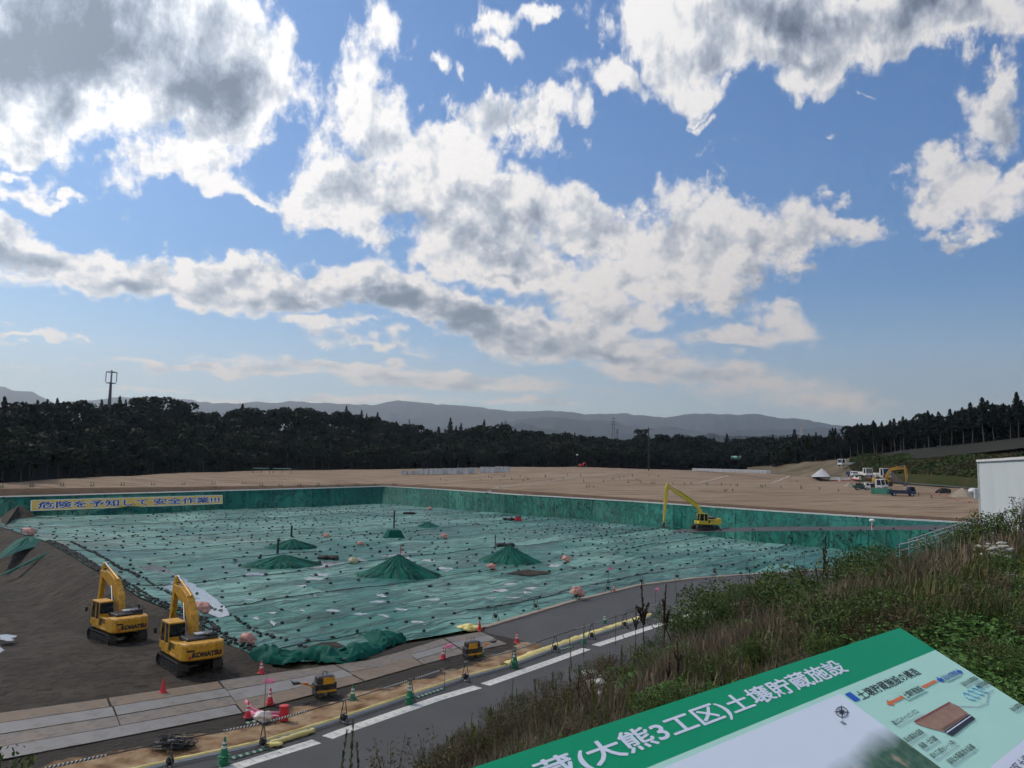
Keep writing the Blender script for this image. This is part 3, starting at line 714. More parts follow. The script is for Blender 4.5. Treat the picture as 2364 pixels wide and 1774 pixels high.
for i, (m_, a) in enumerate(blocks):
    o = link('kerb_block', me); o.location = (m_.x, m_.y, -.045); o.rotation_euler = (random.uniform(-.004, .004), random.uniform(-.004, .004), a)
    tag(o, 'pale flush concrete block in the line along the foreground road', 'kerb block', 'kerb blocks along the road')
# kerb on the far side of the haul road
b = MB(); fk = resample([(x, y, 0) for x, y in [(-1.9, 58.7), (5.5, 70.4), (13.3, 80.8), (20.1, 86.3), (30, 91.7), (46, 99.2), (56, 101.5)]], 60)
V = []
for i, p in enumerate(fk):
    t = Vector(fk[min(i + 1, 59)] - fk[max(i - 1, 0)]).normalized(); n_ = Vector((-t.y, t.x, 0)); p = Vector(p)
    V += [p - n_ * .35 + Vector((0, 0, .005)), p - n_ * .33 + Vector((0, 0, .11)), p + n_ * .12 + Vector((0, 0, .11)), p + n_ * .14 + Vector((0, 0, -.2))]
b.v = [tuple(q) for q in V]
for i in range(59):
    for j in range(3): b.f.append((i * 4 + j, i * 4 + 4 + j, i * 4 + 4 + j + 1, i * 4 + j + 1)); b.m.append(0)
tag(b.build('kerb', mat('tan_concrete', (.24, .19, .15), (.30, .25, .20), 1.2, .9, bump=.3, bscale=20)), 'sandy concrete kerb between the haul road and the teal tarpaulin', 'kerb')
# verge: sand and dark soil between the steel plates and the rail
TOP = [(-36, 29), (-26, 36.2), (-20.2, 40.5), (-15.8, 43.7), (-14.1, 45.2), (-10, 47.9), (-6.9, 53.2), (-1.9, 57.4)]
n1, n2 = 220, 40
A_ = resample([(a, b_, 0) for a, b_ in TOP], n1); B_ = resample([(a, b_, 0) for a, b_ in offs(RAIL, .40)[:7] + [(1.6, 51.6), (2.3, 53.6)]], n1)
V = []; T = []
for i in range(n1):
    for j in range(n2):
        t = j / (n2 - 1); p = A_[i] * (1 - t) + B_[i] * t
        h = .012 + float(vnoise(p[0], p[1], .9, 11, 3)) * .16 * max(0, min(1, (t - .55) * 6, (1 - t) * 8)); V.append((p[0], p[1], h)); T.append(t)
me = npmesh('verge', V, gridfaces(n1, n2)[:, ::-1], mat('verge_soil', (.03, .03, .03)), True)
at = me.attributes.new('across', 'FLOAT', 'POINT'); at.data.foreach_set('value', np.array(T, np.float32))
m = me.materials[0]; t = m.node_tree; bs = t.nodes['Principled BSDF']; bs.inputs['Roughness'].default_value = .95; bs.inputs['Specular IOR Level'].default_value = .2
an = t.nodes.new('ShaderNodeAttribute'); an.attribute_name = 'across'
ge = t.nodes.new('ShaderNodeNewGeometry'); n_ = t.nodes.new('ShaderNodeTexNoise'); t.links.new(ge.outputs['Position'], n_.inputs['Vector']); n_.inputs['Scale'].default_value = .45; n_.inputs['Detail'].default_value = 7; n_.inputs['Roughness'].default_value = .65
ad = t.nodes.new('ShaderNodeMath'); ad.operation = 'MULTIPLY_ADD'; t.links.new(n_.outputs['Fac'], ad.inputs[0]); ad.inputs[1].default_value = .55; t.links.new(an.outputs['Fac'], ad.inputs[2])
mr = t.nodes.new('ShaderNodeMapRange'); t.links.new(ad.outputs[0], mr.inputs[0]); mr.inputs[1].default_value = 1.02; mr.inputs[2].default_value = 1.07
n3 = t.nodes.new('ShaderNodeTexNoise'); t.links.new(ge.outputs['Position'], n3.inputs['Vector']); n3.inputs['Scale'].default_value = .8; n3.inputs['Detail'].default_value = 8
sr = t.nodes.new('ShaderNodeValToRGB'); t.links.new(n3.outputs['Fac'], sr.inputs[0]); sr.color_ramp.elements[0].position = .32; sr.color_ramp.elements[0].color = (.10, .052, .025, 1); sr.color_ramp.elements[1].position = .62; sr.color_ramp.elements[1].color = (.30, .22, .14, 1)
e = sr.color_ramp.elements.new(.45); e.color = (.20, .125, .065, 1)
mxn = t.nodes.new('ShaderNodeMix'); mxn.data_type = 'RGBA'; t.links.new(mr.outputs[0], mxn.inputs[0]); mxn.inputs[6].default_value = (.030, .026, .022, 1); t.links.new(sr.outputs[0], mxn.inputs[7]); t.links.new(mxn.outputs[2], bs.inputs['Base Color'])
bp = t.nodes.new('ShaderNodeBump'); bp.inputs['Distance'].default_value = .12; n5 = t.nodes.new('ShaderNodeTexNoise'); t.links.new(ge.outputs['Position'], n5.inputs['Vector']); n5.inputs['Scale'].default_value = 3; n5.inputs['Detail'].default_value = 9; t.links.new(n5.outputs['Fac'], bp.inputs['Height']); t.links.new(bp.outputs[0], bs.inputs['Normal'])
struct(link('verge', me))
# steel plates laid as a track: columns of plates between seams
M_plate = mat('steel_plate', (.098, .090, .082), (.150, .112, .078), .7, .62, bump=.25, bscale=8, c3=(.075, .06, .048), s3=1.3, rvar=.12, stretch=(1, 1, 1), coord='Generated' if False else 'Object')
M_plate2 = mat('rusty_plate', (.115, .078, .050), (.165, .122, .082), .8, .75, bump=.25, bscale=8, c3=(.08, .066, .055), s3=.6)
M_plate3 = mat('wet_plate', (.13, .132, .136), (.165, .155, .142), .8, .55, bump=.2, bscale=8, c3=(.105, .09, .075), s3=.5)
SEAM = [((-35.5, 29.5), (-31.0, 22.5)), ((-30.3, 33.2), (-26.2, 26.4)), ((-25.1, 36.8), (-21.2, 31.0)), ((-19.95, 40.2), (-16.5, 34.8)), ((-15.7, 43.5), (-12.5, 38.3)), ((-10.3, 47.4), (-7.8, 44.0)), ((-8.5, 48.5), (-6.7, 45.5)), ((-6.6, 51.2), (-5.0, 47.8)), ((-4.4, 54.9), (-2.6, 50.9)), ((-2.0, 57.3), (.0, 53.5))]
ROWS = [4, 4, 4, 4, 3, 2, 2, 3, 3]
plates = []
for s, nrow in enumerate(ROWS):
    (a0, b0), (a1, b1_) = SEAM[s], SEAM[s + 1]; a0, b0, a1, b1_ = map(Vector, (a0, b0, a1, b1_))
    for r in range(nrow):
        t0, t1 = r / nrow + .008, (r + 1) / nrow - .008
        ex = random.uniform(-.25, .25)
        q = [a0.lerp(b0, t0), a1.lerp(b1_, t0), a1.lerp(b1_, t1), a0.lerp(b0, t1)]
        du = (q[1] - q[0]).normalized(); q[0] += du * .03; q[3] += du * .03; q[1] -= du * .03; q[2] -= du * .03
        for w in q: w += du * ex * .3
        c = sum(q, Vector((0, 0))) / 4; z = .03 + random.uniform(0, .015) + (.008 if r % 2 else 0)
        mb = MB(); mb.prism([(w.x - c.x, w.y - c.y) for w in q], 0, .022, 'z')
        mm = M_plate3 if (r in (1, 3) and s in (2, 3, 4, 7)) or (s == 8 and r == 1) else (M_plate2 if (r == 0 and s < 4) or (r == nrow - 1 and s < 5) or s in (5, 6) and r == 1 else M_plate)
        o = mb.build('steel_plate', mm); o.location = (c.x, c.y, z); o.rotation_euler = (random.uniform(-.004, .004), random.uniform(-.004, .004), 0)
        pos = ('row against the dark soil', 'second row from the soil', 'third row from the soil', 'row nearest the sand')[r if nrow == 4 or r < nrow - 1 else 3]
        cols = ['outermost left column', 'second column from the left', 'third column from the left', 'column below the near excavator', 'column beside the left-hand compactor', 'column below the bare soil patch', 'column past the tarpaulin fold', 'column left of the right-hand compactor', 'last column before the asphalt'][s]
        look = 'wet grey' if mm is M_plate3 else ('rust-brown' if mm is M_plate2 else 'dull grey-brown')
        tag(o, f'{look} steel road plate, {cols}, {pos}', 'steel plate', 'steel plates laid as a track')

# ------------------------------------------------------------------ puddles on the tarpaulin
M_water = mat('puddle_water', (.24, .26, .27), rough=.06, spec=1.0, bump=.08, bscale=2)
def puddle(pts, z, nm='puddle'):
    pp = [P(x, y, z) for x, y in pts]; c = sum(pp, Vector()) / len(pp); out = []
    n = len(pp)
    for i in range(n):
        a, b_ = pp[i], pp[(i + 1) % n]
        for k in range(7):
            q = a.lerp(b_, k / 7); w = float(vnoise(q.x, q.y, 1.6, 4, 3)) * 1.3; out.append(q + (q - c).normalized() * w)
    zz = floor_z(np.array([q.x for q in out]), np.array([q.y for q in out])).mean() + (.005 if len(pts) > 8 else .012) if z > 0 else z
    return sheet(nm, [(q.x, q.y, float(zz)) for q in out], M_water, 0)
PZ = .78
puddle([(283, 1288), (318, 1287), (380, 1300), (432, 1328), (478, 1354), (520, 1386), (532, 1406), (508, 1412), (455, 1390), (415, 1364), (376, 1340), (326, 1314)], 1.0)
puddle([(668, 1292), (700, 1284), (765, 1283), (830, 1283), (850, 1290), (812, 1300), (790, 1304), (735, 1308), (705, 1306)], .62)
for pts, z in (([(1262, 1306), (1275, 1303), (1300, 1302), (1298, 1307), (1275, 1309)], .5), ([(855, 1283), (960, 1270), (962, 1273), (880, 1285)], .6),
               ([(612, 1414), (627, 1424), (640, 1440), (634, 1445), (620, 1431)], .45), ([(852, 1386), (890, 1382), (892, 1391), (855, 1393)], .5), ([(882, 1366), (895, 1372), (885, 1377), (870, 1371)], .45),
               ([(872, 1417), (900, 1419), (898, 1423), (874, 1421)], .45), ([(950, 1432), (985, 1434), (980, 1440), (955, 1437)], .45), ([(560, 1320), (600, 1317), (612, 1323), (570, 1328)], .6), ([(695, 1404), (712, 1408), (706, 1412), (694, 1409)], .5), ([(0, 1210), (22, 1212), (26, 1218), (0, 1219)], 1.25)):
    puddle(pts, z)
rq = random.Random(3)
for k in range(34):                                # small wet glints between the folds
    x, y = rq.uniform(560, 1250), rq.uniform(1285, 1445)
    if y > 1415 + (950 - x) * .09: continue
    w_ = rq.uniform(7, 22); h_ = w_ * rq.uniform(.12, .3); puddle([(x - w_, y), (x - w_ * .3, y - h_), (x + w_, y - h_ * .4), (x + w_ * .5, y + h_)], .5)
puddle([(0, 1467), (18, 1466), (36, 1473), (28, 1481), (0, 1478)], -.55)
puddle([(0, 1495), (8, 1500), (0, 1512)], -.55)

# ------------------------------------------------------------------ trees
M_bark = mat('bark', (.045, .036, .028), (.075, .060, .046), 3, .95, spec=.1)
M_trunkp = mat('pale_trunk', (.13, .105, .085), (.19, .155, .125), 2, .95, spec=.1)
def leafmat(name, a, b_, c_=None, scale=.25):
    m = mat(name, a, b_, scale, .75, c3=c_, s3=.8, spec=.15, detail=3); return m
M_lf = [leafmat('leaf_dark', (.006, .011, .006), (.012, .019, .010)), leafmat('leaf_green', (.008, .014, .006), (.016, .024, .010)), leafmat('leaf_olive', (.011, .014, .006), (.018, .021, .010))]
M_cedar = leafmat('cedar_leaf', (.005, .009, .006), (.010, .015, .009))
def quads(C, S, nrm=None, asp=1.0, seed=0):      # leaf-size facets at centres C with sizes S and random tilt
    rg = np.random.default_rng(seed); n = len(C)
    d = rg.normal(size=(n, 3)); 
    if nrm is not None: d = d * .8 + nrm
    d /= np.linalg.norm(d, axis=1, keepdims=True)
    t = np.cross(d, rg.normal(size=(n, 3))); t /= np.linalg.norm(t, axis=1, keepdims=True); b_ = np.cross(d, t)
    S = np.asarray(S)[:, None]
    V = np.stack([C - t * S, C + b_ * S * .55 * asp, C + t * S, C - b_ * S * .55 * asp], 1).reshape(-1, 3)
    return V, np.arange(n * 4).reshape(n, 4)
def crown_broad(h, w, seed, n=720):
    rg = np.random.default_rng(seed); Cs = []; Ns = []; lobes = 11
    for k in range(lobes):
        a = rg.uniform(0, 6.28); rr = w * .36 * math.sqrt(rg.uniform(0, 1)); zz = h * rg.uniform(.42, .82) if k else h * .78
        c = np.array([rr * math.cos(a), rr * math.sin(a), zz]); R_ = np.array([w * .26, w * .26, h * .17]) * rg.uniform(.7, 1.25)
        m_ = n // lobes; d = rg.normal(size=(m_, 3)); d /= np.linalg.norm(d, axis=1, keepdims=True)
        d[:, 2] = np.where(d[:, 2] < -.4, -d[:, 2], d[:, 2]); Cs.append(c + d * R_ * rg.uniform(.75, 1.08, (m_, 1))); Ns.append(d)
    C = np.concatenate(Cs); Nn = np.concatenate(Ns); return quads(C, rg.uniform(.035, .075, len(C)) * h * .9, Nn * .7, 1.3, seed)
def crown_cedar(h, w, seed, base=.10, n=900):
    rg = np.random.default_rng(seed); t = rg.uniform(0, 1, n) ** 1.25; z = h * (base + (1 - base) * t)
    tier = .75 + .25 * np.cos(t * 40 + seed); r = w * .5 * (1 - t) ** .75 * tier * rg.uniform(.35, 1.0, n) ** .5 + .05; a = rg.uniform(0, 6.28, n)
    lump = 1 + .3 * np.sin(a * 3 + seed + t * 7)
    C = np.stack([r * np.cos(a) * lump, r * np.sin(a) * lump, z - r * .25], 1)
    Nn = np.stack([np.cos(a) * .5, np.sin(a) * .5, np.full(n, .7)], 1)
    return quads(C, rg.uniform(.026, .058, n) * h * (1.15 - .6 * t), Nn * .8, 1.0, seed)
def trunk(h, r, seed, limbs=5, m=M_bark, top=.8):
    rg = random.Random(seed); b = MB(); pts = [(0, 0, -.8)]; x = y = 0
    for i in range(1, 6): x += rg.uniform(-.02, .02) * h; y += rg.uniform(-.02, .02) * h; pts.append((x, y, h * top * i / 5))
    b.tube(pts, [r * (1.15 - .18 * i) for i in range(6)], 6)
    for k in range(limbs):
        z = h * rg.uniform(.35, .65); a = rg.uniform(0, 6.28); l = h * rg.uniform(.15, .28)
        b.tube([(0, 0, z), (l * .5 * math.cos(a), l * .5 * math.sin(a), z + l * .45), (l * math.cos(a), l * math.sin(a), z + l * .8)], [r * .5, r * .35, r * .15], 5)
    return b.mesh('trunk', m)
PROTO = []
for k in range(6):
    h, w = (11, 9) if k < 4 else (9, 10)
    V, Q = crown_broad(h, w, 40 + k); PROTO.append((npmesh('crown', V, Q, M_lf[k % 3]), trunk(h, .22, k)))
for k in range(4):
    V, Q = crown_cedar(14, 5.2 + .5 * k, 60 + k); PROTO.append((npmesh('crown', V, Q, M_cedar), trunk(14, .2, 20 + k, 0, M_bark, .95)))
for k in range(3):
    V, Q = crown_cedar(16, 6.4, 80 + k, .42, 560); PROTO.append((npmesh('crown', V, Q, M_cedar), trunk(16, .17, 30 + k, 0, M_trunkp, .97)))
def tree(name, k, x, y, z, sc, label, cat, group):
    t = thing(name, label, cat, (x, y, z), random.uniform(0, 6.28), group); s = sc * random.uniform(.93, 1.07)
    t.scale = (s * random.uniform(.9, 1.15), s * random.uniform(.9, 1.15), s)
    link('trunk', PROTO[k][1], t); link('crown', PROTO[k][0], t); return t
spots = []
for a in np.arange(R(-37), R(21.5), .0001):
    pass
rg = random.Random(11)
a = R(-37)
while a < R(20.5):
    r0 = float(np.interp(a, BAx, BAr)); step = 5.0 / r0
    for row in range(11):
        aa_ = a + rg.uniform(-.5, .5) * step; r = r0 + 1.5 + row * 4.4 + rg.uniform(-1.8, 1.8)
        spots.append((row, aa_, r))
    a += step
# nearest rows (largest in the photo) stand as trees of their own; the mass behind them is one wood
spots.sort(key=lambda s: s[2] + rg.uniform(-2, 2) + s[0] * 1.5)
lab = 'dark leafy tree in the wood behind the tan plateau'
labc = 'dark pointed cedar standing among leafy trees behind the plateau'
mass = []; nb = 0; nc = 0
for row, a, r in spots:
    ced = rg.random() < (.10 if row < 7 else .22); k = rg.randrange(6, 10) if ced else rg.randrange(6)
    x, y = r * math.sin(a), r * math.cos(a); z = float(forest_z(np.array(a), np.array(r))); sc = rg.uniform(.75, 1.12) if not ced else rg.uniform(.65, .98)
    if row >= 9: sc *= .92
    if not ced and nb < 300 and (row < 7): nb += 1; tree('broadleaf_tree', k, x, y, z, sc, lab, 'tree', 'leafy trees behind the plateau')
    elif ced and nc < 120: nc += 1; tree('cedar_tree', k, x, y, z, sc, labc, 'tree', 'cedars among the leafy trees')
    else: mass.append((k, x, y, z, sc))
def gather(name, items, idx, m):
    VV, QQ, o = [], [], 0
    for k, x, y, z, sc in items:
        me = PROTO[k][idx]; n = len(me.vertices); v = np.empty(n * 3, np.float32); me.vertices.foreach_get('co', v); v = v.reshape(-1, 3) * sc
        if idx == 0: q = np.arange(n).reshape(-1, 4)
        c, s = math.cos(x), math.sin(x); v = np.stack([v[:, 0] * c - v[:, 1] * s + x, v[:, 0] * s + v[:, 1] * c + y, v[:, 2] + z], 1)
        VV.append(v); QQ.append(q + o); o += n
    return link(name, npmesh(name, np.concatenate(VV), np.concatenate(QQ), m))
o = gather('woodland', [t for t in mass], 0, M_lf[0]); tag(o, 'dark mass of woodland filling the ridge behind the first rows of trees', 'woodland', kind='stuff')
# explicit skyline trees
for px, py, k, h in ((685, 945, 7, 13), (565, 945, 2, 12), (590, 948, 1, 12), (615, 945, 4, 11), (735, 950, 8, 12), (800, 940, 6, 14), (835, 948, 9, 12), (872, 950, 7, 15), (860, 962, 3, 12), (640, 948, 6, 11), (1040, 968, 8, 13), (335, 922, 1, 12), (365, 922, 2, 12), (420, 932, 0, 12), (110, 924, 6, 12), (132, 926, 8, 12), (60, 930, 7, 12), (1481, 995, 2, 9), (1118, 972, 7, 13), (560, 935, 9, 12), (235, 925, 6, 11), (15, 930, 8, 11), (1205, 990, 9, 12), (1290, 1003, 7, 12)):
    a, kk = tang(px, py); r = float(np.interp(a, BAx, BAr)) + HTR - 3; top = CZ + kk * r
    tree('cedar_tree' if k > 5 else 'broadleaf_tree', k, r * math.sin(a), r * math.cos(a), top - h * .98, h / (14 if k > 5 else 10.2), labc if k > 5 else 'leafy tree standing out on the skyline of the wooded ridge', 'tree', 'cedars among the leafy trees' if k > 5 else 'leafy trees on the skyline')
# cedar plantation on the right: bare pale trunks at its edge
a = R(19.0); nsd = 0
while a < R(40):
    r0 = float(np.interp(a, BAx, BAr)); step = 2.9 / r0
    for row in range(8):
        aa_ = a + rg.uniform(-.5, .5) * step; r = r0 + .5 + row * 5 + rg.uniform(-1.5, 1.5)
        z = float(forest_z(np.array(aa_), np.array(r))); k = rg.randrange(10, 13) if row < 1 or rg.random() < .12 else rg.randrange(6, 10)
        x, y = r * math.sin(aa_), r * math.cos(aa_); sc = rg.uniform(.58, .86) * (1.0 if a > R(28) else .95)
        if row > 1 and rg.random() < .3: k = rg.randrange(0, 6); sc *= 1.25
        if nsd < 300 and row < 5: nsd += 1; tree('plantation_cedar', k, x, y, z, sc, 'tall dark cedar with a bare straight trunk above the grassy hillside', 'tree', 'cedars above the grassy hillside')
        else: mass2 = globals().setdefault('mass2', []); mass2.append((k, x, y, z, sc))
    a += step
o = gather('woodland', mass2, 0, M_cedar); tag(o, 'dark cedar wood filling the hilltop behind the bare-trunked cedars', 'woodland', kind='stuff')

# ------------------------------------------------------------------ paints
def paint(name, c, rough=.45, dirt=(.07, .05, .035), amt=.5):
    return mat(name, c, tuple(c[i] * .70 for i in range(3)), 2.6, rough, c3=tuple(c[i] * (1 - amt) + dirt[i] * amt for i in range(3)), s3=.7, rvar=.1)
M_yel = paint('yellow_paint', (.60, .30, .012), .46, amt=.6); M_yel2 = paint('pale_yellow_paint', (.62, .46, .03), .45, amt=.25)
M_blk = paint('black_paint', (.014, .014, .016), .4, amt=.2); M_rub = mat('track_steel', (.022, .020, .018), (.05, .042, .034), 6, .8, bump=.4, bscale=20)
M_glass = mat('dark_glass', (.012, .016, .018), rough=.08, spec=.6); M_chrome = mat('polished_rod', (.75, .75, .75), rough=.15, metal=1.0)
M_wht = paint('white_enamel', (.72, .72, .70), .4, amt=.15); M_red = mat('red_plastic', (.55, .020, .035), (.42, .02, .03), 5, .5); M_grn = mat('green_plastic', (.012, .19, .085), (.014, .14, .065), 5, .5)
M_refl = mat('reflective_white', (.62, .62, .60), (.50, .50, .48), 6, .45); M_galv = mat('galvanised_steel', (.30, .31, .32), (.40, .41, .42), 5, .45, metal=.6)
M_dkst = mat('dark_steel', (.05, .052, .055), (.09, .09, .09), 5, .55, metal=.5); M_bag = mat('black_sandbag', (.010, .011, .012), (.022, .023, .024), 6, .85, bump=.6, bscale=14)
M_pink = mat('pink_sacking', (.50, .24, .20), (.62, .36, .31), 3, .85, bump=.8, bscale=5, c3=(.42, .20, .16)); M_ctape = mat('pink_tape', (.70, .18, .30), (.75, .30, .40), 5, .6)
M_ysh = mat('yellow_sheet', (.66, .57, .22), (.58, .48, .17), 2.5, .6, bump=.6, bscale=4); M_blu = paint('dark_blue_paint', (.012, .028, .085), .4, amt=.15)
M_org = paint('orange_paint', (.55, .13, .02), .5, amt=.2); M_txt = mat('black_lettering', (.012, .012, .014), rough=.5); M_redt = mat('red_lettering', (.45, .02, .02), rough=.5)
M_grey = mat('grey_box', (.40, .41, .42), (.50, .51, .52), 1.2, .8); M_teal = mat('pale_teal_sheet', (.16, .36, .32), (.24, .46, .41), .8, .6, bump=1, bscale=2)

def text_mesh(s, m, bold=.0, extrude=0.0, grow=0.0):
    cu = bpy.data.curves.new('t', 'FONT'); cu.body = s; cu.size = 1.0; cu.offset = bold; cu.extrude = extrude; cu.resolution_u = 3
    ob = bpy.data.objects.new('t', cu); COL.objects.link(ob); bpy.context.view_layer.update()
    me = bpy.data.meshes.new_from_object(ob.evaluated_get(bpy.context.evaluated_depsgraph_get())); bpy.data.objects.remove(ob); bpy.data.curves.remove(cu)
    me.materials.clear(); me.materials.append(m)
    if grow:                          # heavier face: copies of the outline pushed out all round, each a hair deeper
        n = len(me.vertices); co = np.empty(n * 3); me.vertices.foreach_get('co', co); co = co.reshape(-1, 3); fs = [tuple(p.vertices) for p in me.polygons]; V, F_ = [], []
        K_ = 8 if grow > .03 else 6
        for k in range(K_): a = 2 * math.pi * k / K_; V.append(co + np.array([grow * math.cos(a), grow * math.sin(a), -2e-5 * k])); F_ += [tuple(i + k * n for i in f) for f in fs]
        me = bpy.data.meshes.new('t'); me.from_pydata(np.concatenate(V).tolist(), [], F_); me.materials.append(m)
    return me
def text_box(s, m, x0, x1, y0, y1, bold=0.0, name='lettering', parent=None, M=None, keep=False, extrude=0.0):
    """lettering filling a rectangle of its own local XY plane, carried by matrix M"""
    me = text_mesh(s, m, 0, extrude, bold); co = np.empty(len(me.vertices) * 3); me.vertices.foreach_get('co', co); co = co.reshape(-1, 3)
    a, b_ = co.min(0), co.max(0); sx_ = (x1 - x0) / (b_[0] - a[0]); sy_ = (y1 - y0) / (b_[1] - a[1])
    co[:, 0] = x0 + (co[:, 0] - a[0]) * sx_; co[:, 1] = y0 + (co[:, 1] - a[1]) * sy_
    me.vertices.foreach_set('co', co.ravel()); me.update(); me.name = name
    if M is not None: me.transform(M)
    return link(name, me, parent)
def basis(o, x, y):     # matrix whose local x, y run along two world directions
    x = Vector(x).normalized(); y = Vector(y); y = (y - x * y.dot(x)).normalized(); z = x.cross(y)
    return Matrix(((x.x, y.x, z.x, o[0]), (x.y, y.y, z.y, o[1]), (x.z, y.z, z.z, o[2]), (0, 0, 0, 1)))

# ------------------------------------------------------------------ excavators
def offset_poly(pts, ws):
    up, dn = [], []
    for i, p in enumerate(pts):
        a = Vector(pts[max(i - 1, 0)]); c = Vector(pts[min(i + 1, len(pts) - 1)]); t = (c - a).normalized(); n = Vector((-t.y, t.x))
        up.append((p[0] + n.x * ws[i], p[1] + n.y * ws[i])); dn.append((p[0] - n.x * ws[i], p[1] - n.y * ws[i]))
    return up + dn[::-1]
def track(root, y0, y1, length, h, r):
    t = MB(); half = length / 2 - r; per = []
    nS = 46; tot_ = 4 * half + 2 * math.pi * r
    for i in range(nS):
        s_ = tot_ * i / nS
        if s_ < 2 * half: p = (-half + s_, 2 * r); a = 0
        elif s_ < 2 * half + math.pi * r: q = (s_ - 2 * half) / r; p = (half + r * math.sin(q), r + r * math.cos(q)); a = -q
        elif s_ < 4 * half + math.pi * r: p = (half - (s_ - 2 * half - math.pi * r), 0); a = math.pi
        else: q = (s_ - 4 * half - math.pi * r) / r; p = (-half - r * math.sin(q), r - r * math.cos(q)); a = math.pi - q
        M = Matrix.Rotation(-a, 4, 'Y')
        t.box((p[0], (y0 + y1) / 2, p[1] + .05), (tot_ / nS * .93, y1 - y0, .06), M); t.box((p[0] + math.sin(-a) * -.0, (y0 + y1) / 2, p[1] + .05), (.03, y1 - y0, .12), M)
    o = t.build('track', M_rub, root)
    f = MB(); f.box((0, (y0 + y1) / 2, r + .05), (2 * half, (y1 - y0) * .45, r * .9)); f.build('track_frame', M_blk, o)
    for sx_ in (-1, 1): MB().cyl((sx_ * half, (y0 + y1) / 2 - .14, r + .05), (sx_ * half, (y0 + y1) / 2 + .14, r + .05), r * .86, n=16).build('idler_wheel', M_rub, o)
    rl = MB()
    for k in range(7): rl.cyl((-half * .8 + k * half * .8 / 3, y0 + .1, .17), (-half * .8 + k * half * .8 / 3, y1 - .1, .17), .11, n=8)
    rl.build('track_rollers', M_rub, o)
def excavator(label, loc, heading, boom, arm_end, bucket_ang, cat='excavator', ylw=None, swing=0.0, lettering=True, name='excavator', extra=None, bw=.26, group=None, bucketlow=True):
    Y = ylw or M_yel
    root = thing(name, label, cat, loc, math.atan2(heading[1], heading[0]), group)
    for s in (-1, 1): track(root, s * 1.12 - .32 if s < 0 else .80, s * 1.12 + .32 if s > 0 else -.80, 4.25, .9, .42)
    MB().box((0, 0, .6), (1.8, 1.7, .45)).build('undercarriage', M_blk, root)
    MB().cyl((0, 0, .8), (0, 0, 1.06), .72, n=20).build('slew_ring', M_rub, root)
    b = MB(); b.rbox((-.15, 0, 1.17), (3.3, 2.70, .2), .03, 1); b.rbox((-.75, 1.02, 1.62), (1.75, .62, .74), .05); b.rbox((-.35, -1.02, 1.55), (2.3, .64, .62), .05); b.rbox((1.15, -.95, 1.42), (.8, .72, .42), .05)
    body = b.build('body', Y, root)
    g_ = MB()
    for k in range(5): g_.box((-.95 + k * .13, 1.335, 1.72), (.045, .012, .34))
    g_.box((-.20, 1.335, 1.62), (.34, .012, .5)); g_.build('side_grille', M_blk, body)
    c = MB(); bm = bmesh.new()
    n = 12; prof = [(-1.35, -2.0)] 
    pts = [(-1.55, -1.35), (-2.35, -1.33), (-2.62, -1.15), (-2.75, -.6), (-2.78, 0), (-2.75, .6), (-2.62, 1.15), (-2.35, 1.33), (-1.55, 1.35)]
    vs = [[bm.verts.new((x + ins * (0 if x > -1.6 else .10), y * (1 - ins * .03), z)) for x, y in pts] for z, ins in ((1.06, 1.), (1.16, .0), (1.98, .0), (2.10, .5), (2.14, 1.6))]
    for k in range(4):
        for i in range(8): bm.faces.new((vs[k][i], vs[k + 1][i], vs[k + 1][i + 1], vs[k][i + 1]))
    bm.faces.new(vs[4][::-1]); bm.faces.new(vs[0])
    for k in range(4): bm.faces.new((vs[k][8], vs[k + 1][8], vs[k + 1][0], vs[k][0]))
    bmesh.ops.recalc_face_normals(bm, faces=bm.faces[:]); c.bm(bm); cw = c.build('counterweight', Y, root)
    if lettering:
        def rear(yv): return -2.79 - .02 + .055 * (abs(yv) / .6) ** 1 * .55
        me = text_mesh('KOMATSU', M_txt, .07); co = np.empty(len(me.vertices) * 3); me.vertices.foreach_get('co', co); co = co.reshape(-1, 3); a_, b_ = co.min(0), co.max(0)
        yy = .80 - (co[:, 0] - a_[0]) / (b_[0] - a_[0]) * 1.85; zz = 1.28 + (co[:, 1] - a_[1]) / (b_[1] - a_[1]) * .33
        xx = np.array([-2.788 + .03 * (abs(q) / .6) for q in yy]); me.vertices.foreach_set('co', np.stack([xx, yy, zz], 1).ravel()); me.update(); link('lettering', me, cw)
        MB().box((-2.735, .93, 1.31), (.012, .17, .17), Matrix.Rotation(R(-16), 4, 'Z')).build('red_decal', M_redt, cw); MB().box((-2.735, -.90, 1.45), (.012, .20, .07), Matrix.Rotation(R(16), 4, 'Z')).build('red_decal', M_redt, cw)
        MB().box((-2.742, .90, 1.72), (.012, .46, .11), Matrix.Rotation(R(-17), 4, 'Z')).build('plate', M_txt, cw)
    hd = MB(); hd.rbox((-1.15, -.12, 2.16), (1.55, 2.0, .30), .08); hd.rbox((-1.35, -.75, 2.38), (.95, .75, .26), .1)
    hood = hd.build('engine_hood', M_blk, root); MB().rbox((-1.15, -.15, 2.40), (.6, .55, .14), .04).build('hood_panel', M_galv, hood)
    MB().cyl((-1.6, -.9, 2.3), (-1.6, -.9, 2.85), .06, n=8).build('exhaust_pipe', M_blk, hood)
    # cab: frame with real panes
    cb = MB(); x0, x1, y0, y1, z0, z1 = .05, 1.75, .36, 1.36, 1.27, 2.98
    for (x, y, xt) in ((x0, y0, x0 + .05), (x0, y1, x0 + .05), (x1, y0, x1 - .22), (x1, y1, x1 - .22), (.75, y1, .75)): cb.cyl((x, y, z0), (xt, y, z1), .055, n=6)
